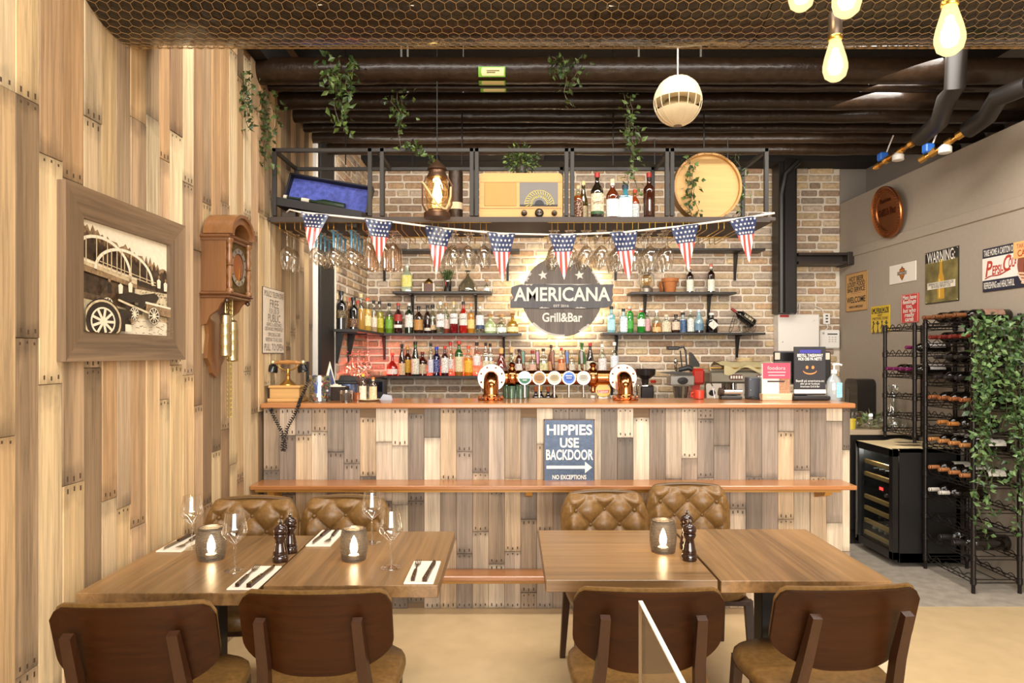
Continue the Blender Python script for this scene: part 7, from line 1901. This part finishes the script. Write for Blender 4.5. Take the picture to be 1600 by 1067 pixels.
def tufted_chair(label, x, y, rz, first=None):
    if first: return dup(first, (x, y, 0), rz, label)
    t = thing('tufted_chair', label, 'chair', (x, y, 0), rz, 'button-tufted leather chairs')
    # local: the sitter faces -y; back at y = 0
    H0, H1, HWD = .50, .865, .219
    DU, DV = .145, .145
    def out(u, v):
        s = -1 + 2 * u
        z1 = H1 - .02 * s * s - .10 * max(0, (abs(s) - .72) / .28) ** 2.4
        z = H0 + (z1 - H0) * v
        hw = HWD * (.94 + .06 * min(1, v * 1.6)) 
        x_ = s * hw
        return x_, z
    def front(u, v):
        x_, z = out(u, v)
        a, b = (x_ / DU + (z - .775) / DV), (x_ / DU - (z - .775) / DV)
        pf = (abs(math.sin(PI * a / 1)) * abs(math.sin(PI * b / 1))) ** .38
        e = min(1, 9 * min(u, 1 - u, v + .2, 1 - v))
        y_ = -.052 - .034 * pf * e + .03 * (1 - e) + .04 * (x_ / HWD) ** 2 * -1
        return (x_, y_ + .035 * (z - H0) / .36, z)
    def rear(u, v):
        x_, z = out(u, v); return (x_, .0 - .04 * (x_ / HWD) ** 2 + .035 * (z - H0) / .36, z)
    m = MB(); m.shell(front, rear, 64, 48, 0); m.build('tufted_back', LEATHER, t, 70)
    bt = t.children[0] if t.children else None
    for r_i in range(-3, 2):
        for c in range(-3, 4):
            x_ = DU * c / 2; z = .775 + DV * r_i / 2
            if (r_i + c) % 2 or abs(x_) > HWD * .84 or z < H0 + .03 or z > H1 - .05: continue
            u = (x_ / (HWD * .99) + 1) / 2; v = (z - H0) / (H1 - H0)
            p = front(u, min(1, v))
            m = MB(); m.ball((p[0], p[1] - .002, z), .0105, 10, 6); m.build('button', plain('#6a4c26', .35), t)
    m = MB(); m.tube([(out(k / 30, 1)[0], .012 - .06 * 0 - .02, out(k / 30, 1)[1] - .004) for k in range(31)], .006, 6); m.build('piping', plain('#5c4222', .4), t)
    m = MB(); m.cushion(.43, .46, [(.92, .40), (.985, .41), (1, .435), (.985, .46), (.93, .475), (.7, .483), (.4, .485)], 3.4, 36, 0, (0, -.26, 0), .05); m.build('leather_seat', LEATHER, t, 60)
    for sx in (-1, 1):
        taper_leg(t, (sx * .18, -.03, .50), (sx * .20, .06, 0), .04, .026); taper_leg(t, (sx * .19, -.44, .40), (sx * .205, -.47, 0), .036, .026)
    m = MB(); m.box(-.2, .2, -.46, -.03, .375, .402, 0, .004); m.build('seat_frame', DARKWOOD, t)
    return t
t0 = tufted_chair('tufted brown leather chair tucked in beside the plank wall', -1.243, 3.27, math.radians(3))
tufted_chair('tufted brown leather chair behind the table, second from plank wall', -.797, 3.29, math.radians(-3), t0)
tufted_chair('tufted brown leather chair behind the table with the lone candle', .46, 3.42, math.radians(3), t0)
tufted_chair('tufted brown leather chair pushed furthest back to the bar ledge', .93, 3.62, math.radians(-2), t0)

# ================================================================ ACRYLIC SCREEN
t = thing('acrylic_screen', 'clear acrylic divider screen with bright edges standing among the foreground chairs', 'screen', (.2745, .95, 0))
m = MB(); m.box(-.0035, .0035, -.4, .5, .0, 1.02); m.build('sheet', glass('#f6f2ec', 0, .02, .05), t, 0)
EDGE = plain('#efe6d8', .3)
m = MB(); m.box(-.0045, .0045, -.4, .5, 1.02, 1.023); m.build('polished_edge', EDGE, t, 0)
m = MB(); m.box(-.0035, .0035, .5, .502, 0.0, 1.02); m.build('end_edge', plain('#b5a38c', .3), t, 0)
m = MB(); m.box(-.10, .10, -.3, -.26, 0, .012); m.box(-.10, .10, .36, .40, 0, .012); m.build('foot', STEEL, t)

# ================================================================ PENDANT BULBS
def bulb_glass():
    if 'bulb' in MC: return MC['bulb']
    mt, nt, b, N, L = _new('bulb', 'lit_bulb_glass'); N.remove(b)
    tr = N.new('ShaderNodeBsdfTransparent'); tr.inputs[0].default_value = (1, .95, .82, 1)
    em = N.new('ShaderNodeEmission'); em.inputs[0].default_value = S('#ffdf9c'); em.inputs[1].default_value = 1.25
    lw = N.new('ShaderNodeLayerWeight'); lw.inputs['Blend'].default_value = .5
    mr = N.new('ShaderNodeMapRange'); mr.inputs['To Min'].default_value = .8; mr.inputs['To Max'].default_value = .45
    L.new(lw.outputs['Facing'], mr.inputs['Value'])
    mx = N.new('ShaderNodeMixShader'); L.new(mr.outputs['Result'], mx.inputs[0]); L.new(tr.outputs[0], mx.inputs[1]); L.new(em.outputs[0], mx.inputs[2])
    L.new(mx.outputs[0], N['Material Output'].inputs['Surface']); return mt
def pendant(label, px, py_bottom, d, k=1.0):
    zb = Z(py_bottom, d)
    t = thing('pendant_bulb', label, 'lamp', (X(px, d), d, zb), 0, 'hanging filament bulbs')
    pr = [(0, 0), (.014, .002), (.026, .012), (.031, .03), (.031, .042), (.027, .062), (.019, .09), (.014, .108), (.0135, .115)]
    m = MB(); m.lathe([(r * k, z * k) for r, z in pr], 24, 0, close=False); m.build('glass_bulb', bulb_glass(), t, 60)
    m = MB()
    for i in range(6):
        a = 2 * PI * i / 6; m.tube([(.012 * k * math.cos(a), .012 * k * math.sin(a), .03 * k), (.006 * k * math.cos(a + .5), .006 * k * math.sin(a + .5), .085 * k)], .0022, 6)
    m.lathe([(.0, .016 * k), (.014 * k, .022 * k), (.019 * k, .036 * k), (.017 * k, .055 * k), (.008 * k, .08 * k), (0, .09 * k)], 12); m.build('glowing_filament', emit('#ffe2a8', 14), t)
    m = MB(); m.lathe([(.017 * k, .108 * k), (.018 * k, .11 * k), (.018 * k, .118 * k), (.017 * k, .12 * k)], 20); m.build('brass_ring', GOLD, t)
    m = MB(); m.lathe([(.0165 * k, .118 * k), (.0175 * k, .12 * k), (.0175 * k, .175 * k), (.012 * k, .185 * k), (.004, .19 * k)], 20); m.build('socket', plain('#4a4038', .35, .6), t)
    m = MB(); m.cyl((0, 0, .185 * k), (0, 0, 3.75 - zb), .003, 6); m.build('cord', BLACK, t)
    l = bpy.data.lights.new('bulb_light', 'POINT'); l.energy = 9; l.color = (1, .74, .42); l.shadow_soft_size = .03
    o = bpy.data.objects.new('bulb_light', l); o.location = (0, 0, .055 * k); o.parent = t; C.objects.link(o)
pendant('glowing pear-shaped bulb hanging lowest, on a brown socket', 1305, 127, 1.79, 1.0)
pendant('glowing pear-shaped bulb with a gold ring, nearest the grey wall', 1484, 86, 1.5, 1.0)
pendant('glowing bulb cut by the picture top, directly above the lowest bulb', 1323, 27, 1.52, 1.0)
pendant('glowing bulb at the picture top, nearest the globe speaker', 1252, 17, 1.7, 1.0)

# ================================================================ VALVES AND PIPES, UPPER RIGHT
VB = plain('#2a62b8', .4)
def valve_run(label, pts, r, vpos):
    base = Vector(pts[0]); t = thing('water_pipe', label, 'pipe', base)
    P_ = [Vector(p) - base for p in pts]
    m = MB(); m.tube(P_[:3], .016, 12); m.build('brass_pipe', plain('#a87a3c', .3, .9), t)
    m = MB(); m.tube(P_[2:], r, 14); m.build('black_insulation', plain('#1e1814', .5), t, 60)
    a, b = P_[0], P_[2]
    for k, f in enumerate((.08, .3, .62, .85)):
        c = a.lerp(b, f); d = (b - a).normalized()
        m = MB(); m.tube([c - d * .022, c + d * .022], .026 if k % 2 else .022, 8); m.build('brass_nut', plain('#c0924a', .28, .9), t)
    c = a.lerp(b, .2)
    m = MB(); m.box(c.x - .03, c.x + .03, c.y - .03, c.y + .03, c.z + .015, c.z + .075, 0, .008); m.build('blue_actuator', VB, t)
    m = MB(); m.tube([c + Vector((.02, 0, .05)), c + Vector((.05, 0, .13)), c + Vector((.07, -.02, .2))], .005, 6); m.build('white_lead', WHITE, t)
    c = a.lerp(b, .55)
    m = MB(); m.lathe([(.03, -.06), (.04, -.055), (.04, -.02), (.03, -.01), (.02, 0)], 16, 0, c); m.build('white_gauge', plain('#d8d4cc', .4), t)
valve_run('brass valve run with blue actuator, the one nearer the brick column', [pp(1366, 263, 5.2), pp(1400, 240, 4.95), pp(1437, 216, 4.68), pp(1468, 190, 4.4), pp(1479, 155, 4.1), pp(1492, 138, 3.9), (X(1496, 3.85), 3.82, 3.76)], .055, 0)
valve_run('brass valve run with blue actuator, the one nearer the grey wall top', [pp(1436, 252, 4.6), pp(1470, 232, 4.5), pp(1512, 203, 4.35), pp(1542, 182, 4.2), pp(1560, 152, 4.0), pp(1610, 132, 3.8)], .055, 0)
def fit_texts():
    """lettering to plain meshes, fitted to its width"""
    dg = bpy.context.evaluated_depsgraph_get()
    W = dict((o.name, w) for o, w in WIDTHS)
    for o in [o for o in C.objects if o.type == 'FONT']:
        me = bpy.data.meshes.new_from_object(o.evaluated_get(dg))
        n = bpy.data.objects.new('lettering', me); C.objects.link(n)
        n.parent = o.parent; n.location = o.location; n.rotation_euler = o.rotation_euler
        w = W.get(o.name)
        xs = [v.co.x for v in me.vertices]
        if w and xs: n.scale.x = w / max(1e-6, max(xs) - min(xs))
        bpy.data.objects.remove(o)
fit_texts()
